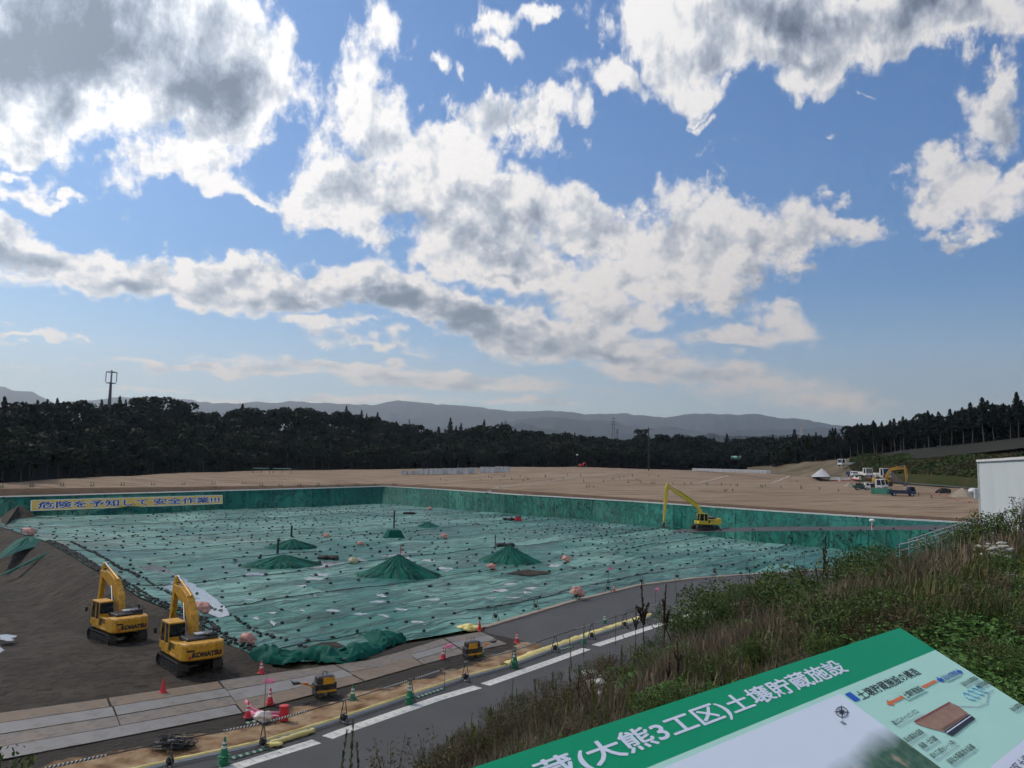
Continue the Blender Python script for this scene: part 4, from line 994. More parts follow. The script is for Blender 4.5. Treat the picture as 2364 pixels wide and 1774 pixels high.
    cb.rbox(((x0 + x1) / 2 - .09, (y0 + y1) / 2, z1 + .03), (1.56, 1.06, .11), .04); cb.rbox(((x0 + x1) / 2, (y0 + y1) / 2, z0 + .22), (x1 - x0 + .06, 1.06, .5), .04); cb.rbox((x0 + .01, (y0 + y1) / 2, z0 + .55), (.09, 1.0, .65), .02)
    cab = cb.build('cab', Y, root)
    w = MB(); w.add([(x0 + .03, y1 + .01, z0 + .5), (x1 - .05, y1 + .01, z0 + .5), (x1 - .2, y1 + .01, z1), (x0 + .05, y1 + .01, z1)], [(0, 1, 2, 3)]); w.add([(x0 + .03, y0 - .01, z0 + .5), (x1 - .05, y0 - .01, z0 + .5), (x1 - .2, y0 - .01, z1), (x0 + .05, y0 - .01, z1)], [(3, 2, 1, 0)])
    w.add([(x1 + .01, y0, z0 + .3), (x1 + .01, y1, z0 + .3), (x1 - .2, y1, z1), (x1 - .2, y0, z1)], [(0, 1, 2, 3)]); w.add([(x0 - .045, y0, z0 + .95), (x0 - .045, y1, z0 + .95), (x0 + .0, y1, z1), (x0 + .0, y0, z1)], [(3, 2, 1, 0)])
    w.build('window', M_glass, cab)
    MB().rbox((.55, .85, 1.85), (.5, .55, .9), .1).build('seat', M_blk, cab)
    mr_ = MB(); mr_.tube([(x1 - .1, y1, 2.3), (x1 + .25, y1 + .22, 2.35)], .02); mr_.rbox((x1 + .27, y1 + .25, 2.3), (.05, .2, .34), .02); mr_.build('mirror', M_blk, root)
    rl = MB(); rl.tube([(.9, -1.25, 1.6), (.9, -1.25, 2.45), (-.3, -1.25, 2.45), (-.3, -1.25, 1.8)], .022); rl.tube([(-.7, -1.2, 2.2), (-.7, -1.2, 2.75), (-1.5, -1.2, 2.75), (-1.5, -1.2, 2.2)], .02); rl.tube([(-.5, .75, 2.2), (-.5, .75, 2.75), (-.5, -.1, 2.75), (-.5, -.1, 2.3)], .02)
    rl.build('handrail', M_blk, root)
    # boom, arm, bucket in the x-z plane
    bo = MB(); bo.prism(offset_poly(boom, [.17] + [bw + .08] * (len(boom) - 2) + [.15]), -.62, -.12, bev=.02); boomo = bo.build('boom', Y, root)
    tip = Vector(boom[-1]); ae = Vector(arm_end); ad_ = (ae - tip).normalized(); back = tip - ad_ * .75; an_ = Vector((-ad_.y, ad_.x))
    ab = MB(); ap = [tuple(back), tuple(tip - an_ * .0), tuple(tip + ad_ * 1.0), tuple(ae)]; ab.prism(offset_poly(ap, [.12, .30, .24, .13]), -.54, -.20, bev=.02); armo = ab.build('arm', Y, root)
    kn = Vector(boom[len(boom) // 2])
    def ram(nm, a_, b_, y, r=.085, par=root, f=.55):
        a_ = Vector((a_[0], y, a_[1])); b_ = Vector((b_[0], y, b_[1])); m_ = a_.lerp(b_, f); q = MB().cyl(a_, m_, r, n=10).build('hydraulic_cylinder', Y, par); MB().cyl(m_, b_, r * .55, n=8).build('piston_rod', M_chrome, q)
    for y in (-.72, -.02): ram('r', (.95, 1.35), kn + Vector((.0, -.05)), y, .075)
    nrm = (tip - kn); nrm = Vector((-nrm.y, nrm.x)).normalized()
    ram('r', kn + nrm * .50 - (tip - kn) * .12, back + Vector((0, .0)), -.37, .09, f=.72)
    ram('r', tip + ad_ * .25 + an_ * .40, tip.lerp(ae, .80) + an_ * .42, -.37, .075, f=.6)
    hs = MB()
    for y in (-.30, -.37, -.44): hs.tube([(boom[0][0], y, boom[0][1] + .3)] + [(p[0] + nrm.x * .38, y, p[1] + nrm.y * .38) for p in boom[1:-1]] + [(tip.x, y, tip.y + .35)], .025, 5)
    hs.build('hydraulic_hose', M_blk, boomo)
    bk = MB(); ca, sa = math.cos(bucket_ang), math.sin(bucket_ang); prof = [(0, 0), (.25, -.1), (.35, -.55), (.15, -.95), (-.25, -1.15), (-.75, -1.05), (-.95, -.75), (-.7, -.8), (-.35, -.85), (-.12, -.6), (-.12, -.25)]
    bk.prism([(ae.x + (x * ca - z * sa) * .95, ae.y + (x * sa + z * ca) * .95) for x, z in prof], -.92, .18, bev=.01); bo_ = bk.build('bucket', M_dkst, root)
    te = MB()
    for k in range(5):
        x, z = -.95, -.75; px_, pz = ae.x + (x * ca - z * sa) * .95, ae.y + (x * sa + z * ca) * .95; te.box((px_, -.85 + k * .24, pz), (.2, .09, .09), Matrix.Rotation(-bucket_ang - .5, 4, 'Y'))
    te.build('bucket_teeth', M_dkst, bo_)
    return root
HD = (-.66, .75)
e1 = P(*c1(1355, 945)); 
boomA = [(.25, 1.75), (.80, 3.15), (1.75, 4.05), (2.8, 4.45), (4.35, 4.75)]
excavator('yellow excavator on dark soil, nearest the photographer, boom raised over its cab', (e1.x - .1, e1.y + .7, ground_z(e1.x, e1.y).item()), HD, boomA, (4.95, 2.0), R(25), bw=.37).scale = (.88,) * 3
e2 = P(*c1(850, 735), -.45)
ex2 = excavator('yellow excavator on dark soil farther back, bucket resting at its left', (e2.x, e2.y, ground_z(e2.x, e2.y).item() + .02), (-.74, .67), boomA, (4.9, 1.6), R(20), bw=.37); ex2.scale = (.88,) * 3
a_, b_ = ramp_pts(1628)
zz = a_.z if False else .62
excavator('long-armed yellow excavator at the foot of the ramp beside the far green bank', tuple((a_ + b_) / 2 + Vector((0, 0, .05))), (-.985, -.17), [(.3, 1.7), (.55, 3.0), (1.5, 4.3), (4.2, 6.1), (7.05, 7.75)], (7.75, 1.35), R(10), ylw=M_yel2, lettering=False, bw=.24)

# ------------------------------------------------------------------ trucks and plant on the plateau
def wheels(root, xs_, w, r=.38):
    for x in xs_:
        for s in (-1, 1):
            q = MB().cyl((x, s * w, r), (x, s * (w - .26), r), r, n=18).build('wheel', M_rub, root); MB().cyl((x, s * (w + .012), r), (x, s * (w - .05), r), r * .55, n=14).build('rim', M_galv, q)
def truck(label, loc, hd, paint_, bedpaint, L_=5.2, w=.95, h=2.2, bed_h=.45, cat='truck', load=None, group=None, box=False, name='truck'):
    root = thing(name, label, cat, loc, math.atan2(hd[1], hd[0]), group)
    f = L_ / 2; cl = 1.45 * w / .95 if not box else 1.5
    cb = MB(); cb.prism([(f - cl, .55), (f, .55), (f + .02, 1.15), (f - .28, h), (f - cl + .05, h + .02), (f - cl, h - .1)], -w, w, bev=.05); cab = cb.build('cab', paint_, root)
    w_ = MB(); zt = h - .12; zb = 1.2
    w_.add([(f + .03, -w * .88, zb + .02), (f + .03, w * .88, zb + .02), (f - .25, w * .85, zt), (f - .25, -w * .85, zt)], [(0, 1, 2, 3)])
    for s in (-1, 1): w_.add([(f - .15, s * (w + .012), zb), (f - .38, s * (w + .012), zt), (f - cl * .72, s * (w + .012), zt), (f - cl * .72, s * (w + .012), zb)], [(0, 1, 2, 3) if s < 0 else (3, 2, 1, 0)])
    w_.build('window', M_glass, cab)
    for s in (-1, 1): MB().rbox((f + .02, s * w * .72, .82), (.06, .28, .17), .02, 1).build('headlight', M_refl, cab)
    gr = MB(); gr.rbox((f + .02, 0, .62), (.1, w * 1.95, .2), .03, 1); gr.build('bumper', M_galv if paint_ is not M_blu else M_blk, cab)
    ch = MB(); ch.box((-.1, 0, .62), (L_ - .5, .8, .18)); ch.build('chassis', M_blk, root)
    x0 = -f; x1 = f - cl - .08; bd = MB(); z0 = .78
    bd.box(((x0 + x1) / 2, 0, z0), (x1 - x0, 2 * w, .1))
    for s in (-1, 1): bd.box(((x0 + x1) / 2, s * (w - .03), z0 + .05 + bed_h / 2), (x1 - x0, .06, bed_h))
    bd.box((x0 + .03, 0, z0 + .05 + bed_h / 2), (.06, 2 * w - .13, bed_h)); bd.box((x1 - .03, 0, z0 + .05 + bed_h * .75), (.06, 2 * w - .13, bed_h * 1.5))
    bd.build('bed', bedpaint, root)
    if load: MB().blob(((x0 + x1) / 2, 0, z0 + .25), ((x1 - x0) * .46, w * .85, bed_h + .15), 2, .1, flat=-.2).build('load', load, root)
    wheels(root, (f - .75, -f + 1.0), w); return root
q = on_plateau(*c4(1172, 905)); truck('dark blue dump truck parked nearest on the tan plateau', (q.x, q.y, q.z - .03), (.97, -.25), M_blu, M_blu, 5.3, .95, 2.1, .45, 'dump truck')
q = on_plateau(*c4(828, 855)); truck('small white flatbed truck with green bed beside white lorry', (q.x, q.y, q.z - .03), (.97, -.25), M_wht, mat('green_bed', (.02, .07, .05), rough=.5), 3.9, .8, 1.85, .32, 'light truck')
q = on_plateau(*c4(925, 852)); truck('white lorry in front, right behind the small green-bedded truck', (q.x, q.y + 1.5, q.z - .03), (.75, -.66), M_wht, M_blk, 6.2, 1.05, 2.6, .7, 'lorry')
q = on_plateau(*c4(965, 848)); truck('white lorry on the right of the parked pair', (q.x + .5, q.y + 2.6, q.z - .03), (.75, -.66), M_wht, M_wht, 6.0, 1.05, 2.6, .7, 'lorry')
q = on_plateau(*c4(985, 765)); truck('tall white lorry facing the camera behind the yellow excavator', (q.x, q.y, q.z - .03), (.1, -1), M_wht, M_wht, 7.5, 1.2, 3.3, 1.1, 'lorry')
q = on_plateau(*c4(850, 745)); truck('white lorry with dark windscreen facing the camera beside the hillside', (q.x, q.y, q.z - .03), (.1, -1), M_wht, M_wht, 6, 1.1, 2.7, .8, 'lorry')
q = on_plateau(*c4(748, 745)); truck('small white and blue van at the end of the access road', (q.x, q.y, q.z - .03), (.1, -1), M_wht, M_blu, 3.8, .85, 1.8, .8, 'van')
h = GHB.ray_cast(Vector((0, 0, CZ)), ray(*c4(715, 655)).normalized())[0]
if h is not None: truck('white truck parked high on the cut slope by the trees', h, (-.95, -.3), M_wht, M_wht, 7, 1.1, 2.5, .6, 'truck')
q = on_plateau(*c4(1035, 822)); excavator('yellow excavator behind the white lorries, arm reaching right', (q.x - .6, q.y, q.z - .03), (.93, -.36), [(.3, 1.7), (.9, 3.0), (1.7, 4.3), (3.0, 4.75), (5.3, 4.9)], (5.5, 1.3), R(0), lettering=False)

# ------------------------------------------------------------------ traffic cones
def cone_proto(color, bands, h=.70):
    root = thing('traffic_cone', 'x', 'traffic cone')
    b = MB(); b.rbox((0, 0, .02), (.37, .37, .04), .012, 1); b.build('base', color, root)
    k = lambda z: .155 - (.155 - .03) * (z - .04) / (h - .04)
    b = MB(); b.lathe([(k(.04), .035), (k(h * .5), h * .5), (.03, h), (.02, h + .008)], 14); b.build('body', color, root)
    for z0, z1 in bands: MB().lathe([(k(z0) + .004, z0), (k(z1) + .004, z1)], 14).build('reflective_band', M_refl, root)
    return root
CR0 = cone_proto(M_red, []); CR1 = cone_proto(M_red, [(.30, .40), (.48, .56)]); CG = cone_proto(M_grn, [(.30, .39), (.46, .54)])
used = set()
def cone(proto, p, label, group=None, sc=1.0):
    if proto not in used: used.add(proto); c = proto; c.location = p; c['label'] = label; c.scale = (sc,) * 3
    else: c = dup(proto, p, random.uniform(0, 1.5), label, group, sc)
    if group: c['group'] = group
    c.rotation_euler.z = random.uniform(0, 1.5); return c
def stack(proto, p, n, what, sc=1.0):
    for k in range(n):
        l = f'{what}, bottom of its stack' if k == 0 else (f'{what}, top of its stack' if k == n - 1 else f'{what}, number {k + 1} from below in its stack')
        cone(proto, (p.x, p.y, p.z + .085 * k * sc), l, 'stacked cones', sc)
cone(CR0, P(376, 1599, .06), 'red cone with white scrap on the plates in front of the near excavator'); cone(CR1, P(603, 1555, .06), 'red cone on the plates right of the near excavator')
stack(CR1, P(623, 1627, .06), 2, 'red banded cone left of the left-hand compactor'); cone(CR1, P(572, 1656, .1), 'red cone draped in pink tape by the sand verge')
cone(CR1, P(1023, 1521, .04), 'red cone left of the right-hand compactor'); cone(CR0, P(1107, 1456, .06), 'red cone standing on crumpled yellow cloth'); cone(CR1, P(1193, 1484, .0), 'red cone on the asphalt edge right of the plates'); cone(CR1, P(1418, 1367, .0), 'red cone at the far kerb beside a barricade stand')
cone(CG, P(814, 1615, .05), 'green cone on dark soil right of the left-hand compactor'); cone(CG, P(1113, 1515, .04), 'green cone leaning close to the right-hand compactor'); cone(CG, P(1396, 1439, .0), 'green cone on the asphalt beside the yellow sheeting, farther one'); cone(CG, P(1347, 1485, .0), 'green cone half hidden by weeds beside the yellow sheeting')
stack(CG, P(516, 1768, .0), 5, 'green cone near the left end of the barricade', 1.05); stack(CG, P(945, 1626, .0), 5, 'green cone at the middle of the barricade', 1.05); stack(CG, P(1188, 1543, .0), 5, 'green cone right of the leaning pole', 1.05)

# ------------------------------------------------------------------ pipe barricades
def stand_proto():
    root = thing('barricade_stand', 'x', 'barricade stand')
    for s in (-1, 1):
        b = MB(); b.tube([(0, s * .30, .02), (0, s * .05, 1.0), (0, s * .03, 1.08)], .024); b.tube([(0, s * .38, .03), (0, s * .22, .03)], .03); b.build('leg', M_dkst, root)
    MB().tube([(0, -.2, .42), (0, .2, .42)], .016).build('cross_bar', M_galv, root); MB().tube([(0, -.32, .05), (0, .32, .05)], .016).build('foot_bar', M_galv, root); MB().tube([(-.1, 0, 1.06), (.1, 0, 1.06)], .04).build('pipe_clamp', M_galv, root)
    MB().blob((0, 0, .28), (.15, .17, .18), 2, .2, seed=3).build('ballast_bag', M_bag, root); return root
ST = stand_proto(); first = [True]
def stand(p, t, label, group):
    a = math.atan2(t.y, t.x)
    if first[0]: first[0] = False; o = ST; o.location = p; o.rotation_euler.z = a; o['label'] = label; o['group'] = group
    else: o = dup(ST, p, a, label, group)
    return o
M_strb = mat('black_sleeve', (.015, .015, .016), rough=.6); 
def pipe(p, q, label, group, stripe=None, r=.026, m=None):
    d = q - p; o = thing('barricade_pipe', label, 'pipe', p, 0, group); l = d.length
    o.rotation_mode = 'QUATERNION'; o.rotation_quaternion = d.to_track_quat('X', 'Z')
    MB().tube([(-.15, 0, 0), (l + .15, 0, 0)], r).build('tube', m or M_galv, o)
    if stripe:
        s0, s1 = stripe; b = MB(); b.cyl((s0 * l, 0, 0), (s1 * l, 0, 0), r * 1.75, n=10); sl = b.build('striped_sleeve', M_refl, o); k = MB(); x = s0 * l
        while x < s1 * l - .05:       # slanted black rings
            vs = []
            for e in (0, .07):
                for i in range(10):
                    t = 2 * math.pi * i / 10; rr = r * 1.83; vs.append((x + e + .035 * math.cos(t), rr * math.sin(t), rr * math.cos(t)))
            k.add(vs, [(i, (i + 1) % 10, 10 + (i + 1) % 10, 10 + i) for i in range(10)]); x += .14
        k.build('black_stripes', M_strb, sl)
    return o
near = [Vector((*p, 0)) for p in [(-16.6, 28.5), (-13.1, 31.6), (-10.2, 33.9), (-7.5, 37.2), (-4.9, 40.8), (-2.3, 44.5), (.4, 47.5), (3.1, 51.7), (5.9, 55.7), (8.8, 59.7), (12.2, 64.2)]]
ordn = ['first', 'second', 'third', 'fourth', 'fifth', 'sixth', 'seventh', 'eighth', 'ninth', 'tenth', 'eleventh', 'twelfth']
for i, p in enumerate(near):
    t = (near[min(i + 1, len(near) - 1)] - near[max(i - 1, 0)]).normalized(); stand(p, t, f'grey A-frame barricade stand, {ordn[i]} from the left along the near road', 'barricade stands along the near road')
    if i < len(near) - 1:
        q = near[i + 1]; u = Vector((0, 0, 1))
        pipe(p + u * 1.02, q + u * 1.02, f'upper barricade pipe with striped sleeve, {ordn[i]} span from the left, near road', 'barricade pipes along the near road', (.55, .95) if i % 2 else (.08, .5), m=M_dkst)
        pipe(p + u * .10 + Vector((-t.y, t.x, 0)) * .16, q + u * .10 + Vector((-t.y, t.x, 0)) * .16, f'low grey pipe near the ground, {ordn[i]} span from the left, near road', 'barricade pipes along the near road', r=.04)
        pipe(p + u * .055 + Vector((-t.y, t.x, 0)) * .42, q + u * .055 + Vector((-t.y, t.x, 0)) * .42, f'pale pipe lying beside the sand, {ordn[i]} span from the left', 'pale pipes lying along the sand', r=.05)
farp = [P(x, y, 0.11) for x, y in ((1144, 1431), (1237, 1407), (1330, 1384), (1404, 1365), (1481, 1348), (1563, 1337), (1650, 1326), (1725, 1318))]
for i, p in enumerate(farp):
    t = (farp[min(i + 1, 7)] - farp[max(i - 1, 0)]).normalized(); stand(p, t, f'thin barricade stand on the far kerb, {ordn[i]} from the left', 'barricade stands on the far kerb')
    if i < 7: pipe(p + Vector((0, 0, 1.02)), farp[i + 1] + Vector((0, 0, 1.02)), f'barricade pipe with striped sleeve above the far kerb, {ordn[i]} span from left', 'barricade pipes on the far kerb', (.15, .75), m=M_dkst)
# green and white bars lying on the road edge
def lying_bar(a, b_, label):
    o = thing('striped_bar', label, 'cone bar', a, 0, 'green and white bars on the ground'); d = b_ - a; o.rotation_mode = 'QUATERNION'; o.rotation_quaternion = d.to_track_quat('X', 'Z'); l = d.length
    k = MB().cyl((0, 0, 0), (l, 0, 0), .03, n=8).build('bar', M_grn, o); s = MB()
    for j in range(int(l / .3)): s.cyl((j * .3 + .05, 0, 0), (j * .3 + .18, 0, 0), .033, n=8)
    s.build('white_bands', M_refl, k)
for a_, b_, l in ((c2(110, 1385), c2(385, 1305), 'striped green bars lying right of the leftmost stacked cones'), (c2(1590, 898), c2(1810, 825), 'striped green bars lying right of the middle stacked cones'), (c3(925, 790), c3(1015, 768), 'striped green bars lying by the weeds at the road edge'), (c2(225, 1105), c2(510, 1040), 'striped green bar lying on sand below the pink tape')):
    for k in range(2):
        n_ = Vector((.08 * k, -.10 * k, 0)); lying_bar(P(*a_, .05) + n_, P(*b_, .05) + n_, l if k == 0 else l.replace('bars', 'bar').replace('striped', 'second striped', 1))
# ------------------------------------------------------------------ walk-behind rollers
def compactor(label, p, ang, flip=1):
    root = thing('compactor', label, 'compactor', p, ang)
    for x in (-.33, .33):
        d = MB().cyl((x, -.34, .22), (x, .34, .22), .22, n=20).build('drum', M_dkst, root); MB().cyl((x, -.36, .22), (x, .36, .22), .06, n=8).build('axle', M_blk, d)
    b = MB(); b.rbox((0, 0, .50), (1.15, .62, .36), .07); b.rbox((0, 0, .80), (.95, .56, .42), .10); bd = b.build('body', M_blk, root)
    pn = MB(); pn.rbox((.12, -.30, .78), (.62, .04, .36), .03, 1); pn.rbox((.12, .30, .78), (.62, .04, .36), .03, 1); pn.build('yellow_panel', M_yel, bd)
    MB().tube([(-.12, 0, .98), (-.10, 0, 1.20), (.10, 0, 1.20), (.12, 0, .98)], .018).build('lifting_loop', M_blk, root)
    f = MB(); f.box((0, -.38, .30), (1.0, .05, .10)); f.box((0, .38, .30), (1.0, .05, .10)); f.build('frame', M_yel, root)
    h_ = MB(); h_.tube([(-.55, 0, .5), (-.95, 0, .68), (-1.35, 0, .78)], .045); hn = h_.build('handle', M_yel, root)
    g_ = MB(); g_.rbox((-1.5, 0, .82), (.36, .30, .12), .04); g_.tube([(-1.6, -.2, .85), (-1.75, -.2, .95), (-1.75, .2, .95), (-1.6, .2, .85)], .022); g_.build('control_head', M_blk, hn); MB().rbox((-1.0, 0, .72), (.24, .12, .1), .02).build('red_cover', M_org, hn)
    return root
compactor('black and yellow walk-behind roller, handle pointing left, nearer one', P(748, 1606, .05), math.atan2(.55, .83)); compactor('black and yellow walk-behind roller, handle pointing right, farther one', P(1090, 1519, .05), math.atan2(.55, .83) + math.pi)
# ------------------------------------------------------------------ small things by the track
q = P(655, 1663, .05); o = thing('fire_bucket', 'red drum standing on the sand behind the barricade', 'drum', q)
MB().lathe([(.20, 0), (.21, .02), (.21, .62), (.20, .64)], 18).build('drum', M_red, o); MB().lathe([(.215, .60), (.215, .66), (.15, .67)], 18).build('lid', M_red, o)
q = P(590, 1655, .08); b = MB(); 
for k in range(7): b.blob((random.uniform(-.5, .9), random.uniform(-.3, .4), .08), (.35, .22, .09), 2, .5, seed=k)
b.tube([(-.55, .1, .7), (-.2, 0, .35), (.3, .1, .15), (1.1, .2, .12)], .07); o = b.build('tape_heap', M_ctape, smooth=True); o.location = q; tag(o, 'tangled pink tape heaped around a red cone on the sand', 'tape')
q = P(607, 1662, .1); o = MB().blob((0, 0, .16), (.38, .3, .24), 3, .3, seed=9).build('plastic_bag', mat('white_plastic', (.60, .52, .50), (.68, .64, .60), 4, .5), smooth=True); o.location = q; tag(o, 'pale crumpled plastic bag below the pink tape', 'bag')
def flagpole(px, py, ptop, label, flagy=.0):
    q = P(px, py, 0); h_ = 2.3; o = thing('marker_pole', label, 'marker pole', q); MB().tube([(0, 0, 0), (0, 0, h_)], .014).build('pole', M_dkst, o); MB().blob((.16, 0, h_ - .1), (.24, .07, .12), 2, .4, seed=px).build('pink_ribbon', M_ctape, o); return o
flagpole(1026, 1590, 0, 'thin pole with pink ribbon leaning at the barricade'); flagpole(1404, 1367, 0, 'thin pole with pink ribbon at the far kerb'); flagpole(1513, 1425, 0, 'thin pole with pink ribbon among the roadside weeds')
flagpole(608, 1690, 0, 'thin pole with pink ribbon beside the red drum')
b = MB(); 
for k in range(26):
    a = random.uniform(0, 6.28); pts = []
    r1, r2 = random.uniform(.35, .75), random.uniform(.25, .5); cx, cy, cz = random.uniform(-.25, .35), random.uniform(-.2, .2), .05 + k * .012
    for j in range(17): t = a + j * 6.28 / 16; pts.append((cx + r1 * math.cos(t), cy + r2 * math.sin(t), cz + .05 * math.sin(3 * t)))
    b.tube(pts, .022, 5)
o = b.build('cable_heap', mat('black_cable', (.012, .012, .013), rough=.55)); o.location = P(395, 1727, .05); tag(o, 'heap of coiled black cable on the sand at lower left', 'cable')
# rolled and crumpled yellow sheeting
b = MB(); p, q = P(*c2(435, 1268), .1), P(*c2(775, 1163), .1); pts = [p.lerp(q, i / 16) + Vector((random.uniform(-.03, .03), random.uniform(-.03, .03), .0)) for i in range(17)]; b.tube(pts, [.10 + .03 * random.random() for _ in range(17)], 9)
b.blob(p + Vector((.2, -.1, 0)), (.35, .16, .1), 2, .35); tag(b.build('rolled_sheet', M_ysh, smooth=True), 'pale yellow sheet rolled up beside the foreground road edge', 'sheet')
def strip(name, pts, wd_, hz_, m, label, cat, amp=.1, seed=0):
    n = 140; L_ = resample([tuple(p) for p in pts], n); V = []
    for i in range(n):
        t = Vector(L_[min(i + 1, n - 1)] - L_[max(i - 1, 0)]).normalized(); nn = Vector((-t.y, t.x, 0)); 
        for j in range(7):
            s = j / 6 - .5; w_ = float(vnoise(i * .35, j * .6, .9, seed, 2)) * amp
            V.append(Vector(L_[i]) + nn * (s * wd_ * (1 + w_ * 3)) + Vector((0, 0, hz_ * (1 - (2 * s) ** 2) + abs(w_) * 1.5 + (.0 if 0 < j < 6 else -.04))))
    return tag(link(name, npmesh(name, V, gridfaces(n, 7)[:, ::-1], m, True)), label, cat)
yl = offs(RAIL, .62)
strip('yellow_strip', [(*p, .06) for p in yl[1:7]], .16, .06, M_ysh, 'narrow yellow sheeting strip between the sand and the pale pipes', 'sheet', .05)
strip('yellow_sheet', [(*p, .06) for p in offs(RAIL, .75)[6:11]], .62, .11, M_ysh, 'long crumpled yellow sheet along the haul road behind the barricade', 'sheet', .16, 4)
q = P(1093, 1452, .05); b = MB(); [b.blob((random.uniform(-.9, .5), random.uniform(-.4, .4), .08), (.5, .3, .16), 2, .5, seed=k) for k in range(6)]; o = b.build('yellow_cloth', M_ysh, smooth=True); o.location = q; tag(o, 'crumpled yellow cloth under the red cone at the end of the plates', 'cloth')
# concrete slab, soil window in the tarpaulin, bundled edge
def soil_patch(pts, label, z=.35, nm='bare_soil'):
    ps = [P(x, y, z) for x, y in pts]; c = sum(ps, Vector()) / len(ps); n = len(ps) * 6; pr = resample([tuple(p) for p in ps + [ps[0]]], n + 1)[:-1]; V = [c]
    for r in range(1, 13):
        for i in range(n): q = c.lerp(Vector(pr[i]), r / 12 * (1 + .10 * float(vnoise(i * .7, 3, 1, 5, 2)))); V.append(q)
    V = np.array([tuple(q) for q in V]); V[:, 2] = floor_z(V[:, 0], V[:, 1]) + .08
    F2 = [(0, 1 + i, 1 + (i + 1) % n) for i in range(n)] + [(1 + r * n + i, 1 + (r + 1) * n + i, 1 + (r + 1) * n + (i + 1) % n, 1 + r * n + (i + 1) % n) for r in range(11) for i in range(n)]
    b = MB(); b.add(V.tolist(), F2); return struct(b.build(nm, M_soil, smooth=True))
soil_patch([c2(640, 480), c2(770, 450), c2(940, 415), c2(1010, 440), c2(1180, 498), c2(1100, 530), c2(960, 556), c2(850, 530), c2(700, 510)], '', .62)
soil_patch([c3(520, 210), c3(700, 190), c3(800, 200), c3(870, 215), c3(700, 228)], '', .75)
b = MB(); ep = [P(x, y, z) for (x, y), z in ((c2(290, 560), .3), (c2(370, 600), .12), (c2(460, 615), .1), (c2(580, 620), .12), (c2(680, 580), .15), (c2(830, 590), .12), (c2(980, 620), .1), (c2(1070, 600), .1), (c2(1150, 575), .1), (c2(1260, 530), .1), (c2(1380, 470), .12), (c2(1480, 440), .1))]
n = 170; L_ = resample([tuple(p) for p in ep], n); V = []
for i in range(n):
    t = Vector(L_[min(i + 1, n - 1)] - L_[max(i - 1, 0)]).normalized(); nn = Vector((-t.y, t.x, 0)); wd_ = 1.0 + .5 * math.sin(i * .21) * math.sin(i * .05) 
    for j in range(22):
        s = j / 21; V.append(Vector(L_[i]) + nn * (s * 2.3 * wd_ - .35) + Vector((0, 0, .10 + .55 * math.sin(math.pi * min(1, s * 1.25)) * (.55 + .45 * math.sin(i * .13)) + .55 * float(vnoise(i * .22 + j * .08, j * .30, .9, 3, 3)) + (-.2 if j in (0, 21) else 0))))
tag(link('tarpaulin_fold', npmesh('tarpaulin_fold', V, gridfaces(n, 22)[:, ::-1], M_tarpw, True)), 'bunched dark green tarpaulin edge lying against the steel plates', 'tarpaulin')
# ------------------------------------------------------------------ sandbags
b = MB(); b.blob((0, 0, .09), (.25, .16, .10), 2, .14, flat=-.08, seed=2); SBM = [b.mesh('sandbag', M_bag, True)]
b = MB(); b.blob((0, 0, .11), (.21, .17, .13), 2, .2, flat=-.08, seed=5); SBM.append(b.mesh('sandbag', M_bag, True))
bags = []
ca, sa = math.cos(TROT), math.sin(TROT)
ufine = XY[0].ravel(), XY[1].ravel()
from mathutils.kdtree import KDTree
rg2 = random.Random(5); dE = [(a, b_) for a, b_ in EDGE]
poly = [tuple(p[:2]) for p in NB] + [tuple(p[:2]) for p in RBp] + [tuple(p[:2]) for p in FBp[::-1]] + [tuple(p[:2]) for p in LBp[::-1]]
pa = np.array(poly)
def inside(x, y):
    x1_, y1_ = pa[:, 0], pa[:, 1]; x2_, y2_ = np.roll(x1_, -1), np.roll(y1_, -1); c = ((y1_ > y) != (y2_ > y)) & (x < (x2_ - x1_) * (y - y1_) / (y2_ - y1_ + 1e-12) + x1_); return bool(c.sum() % 2)
cand = []
for iv in range(-10, 100):                       # rows of bags along the panel seams
    ly0 = iv * 3.5
    for iu in range(-90, 130):
        lx, ly = iu * (2.2 if iv % 2 == 0 else 2.9) + rg2.uniform(-.35, .35), ly0 + rg2.uniform(-.22, .22) + .6 * math.sin(iu * .21 + iv)
        x, y = lx * ca - ly * sa, lx * sa + ly * ca
        if not (-110 < x < 60 and 40 < y < 235) or rg2.random() < .14 + .5 * (float(vnoise(x, y, .045, 3, 2)) > .02): continue
        if inside(x, y): cand.append((x, y))
ex_ = resample([(a, b_, 0) for a, b_ in EDGE[:7]], 240)            # double rows of bags holding the left rim
for i in range(240):
    for off in (.25, .75, 2.9):
        if off > 2 and i % 2: continue
        t = Vector(ex_[min(i + 1, 239)] - ex_[max(i - 1, 0)]).normalized(); nn = Vector((t.y, -t.x, 0)); p = Vector(ex_[i]) + nn * (off + rg2.uniform(-.15, .15)); 
        if rg2.random() < .85: cand.append((p.x, p.y))
zs = floor_z(np.array([c[0] for c in cand]), np.array([c[1] for c in cand]))
for (x, y), z in zip(cand, zs): bags.append((Vector((x, y, float(z) - .02)), rg2.uniform(0, 3.1), rg2.uniform(.8, 1.15) * (.74 if y < 75 else .95)))
for x in np.arange(-200, 2250, 21):                                   # bags hanging in lines on the banks
    cp_, ft = cop(x), foot(x); yr = np.interp(x, CO_X, CO_Y), np.interp(x, FT_X, FT_Y)
    for k in range(rg2.randrange(1, 4)):
        yy = rg2.uniform(yr[0] + 3, yr[1] - 3); p = wall_point(x + rg2.uniform(-8, 8), yy); n3_ = Vector((ft.x - cp_.x, ft.y - cp_.y, 0)).normalized(); bags.append((p + n3_ * .25 + Vector((0, 0, .18)), rg2.uniform(0, 3), rg2.uniform(.8, 1.1)))
bags.sort(key=lambda t: t[0].y if t[0].y > 0 else 999)
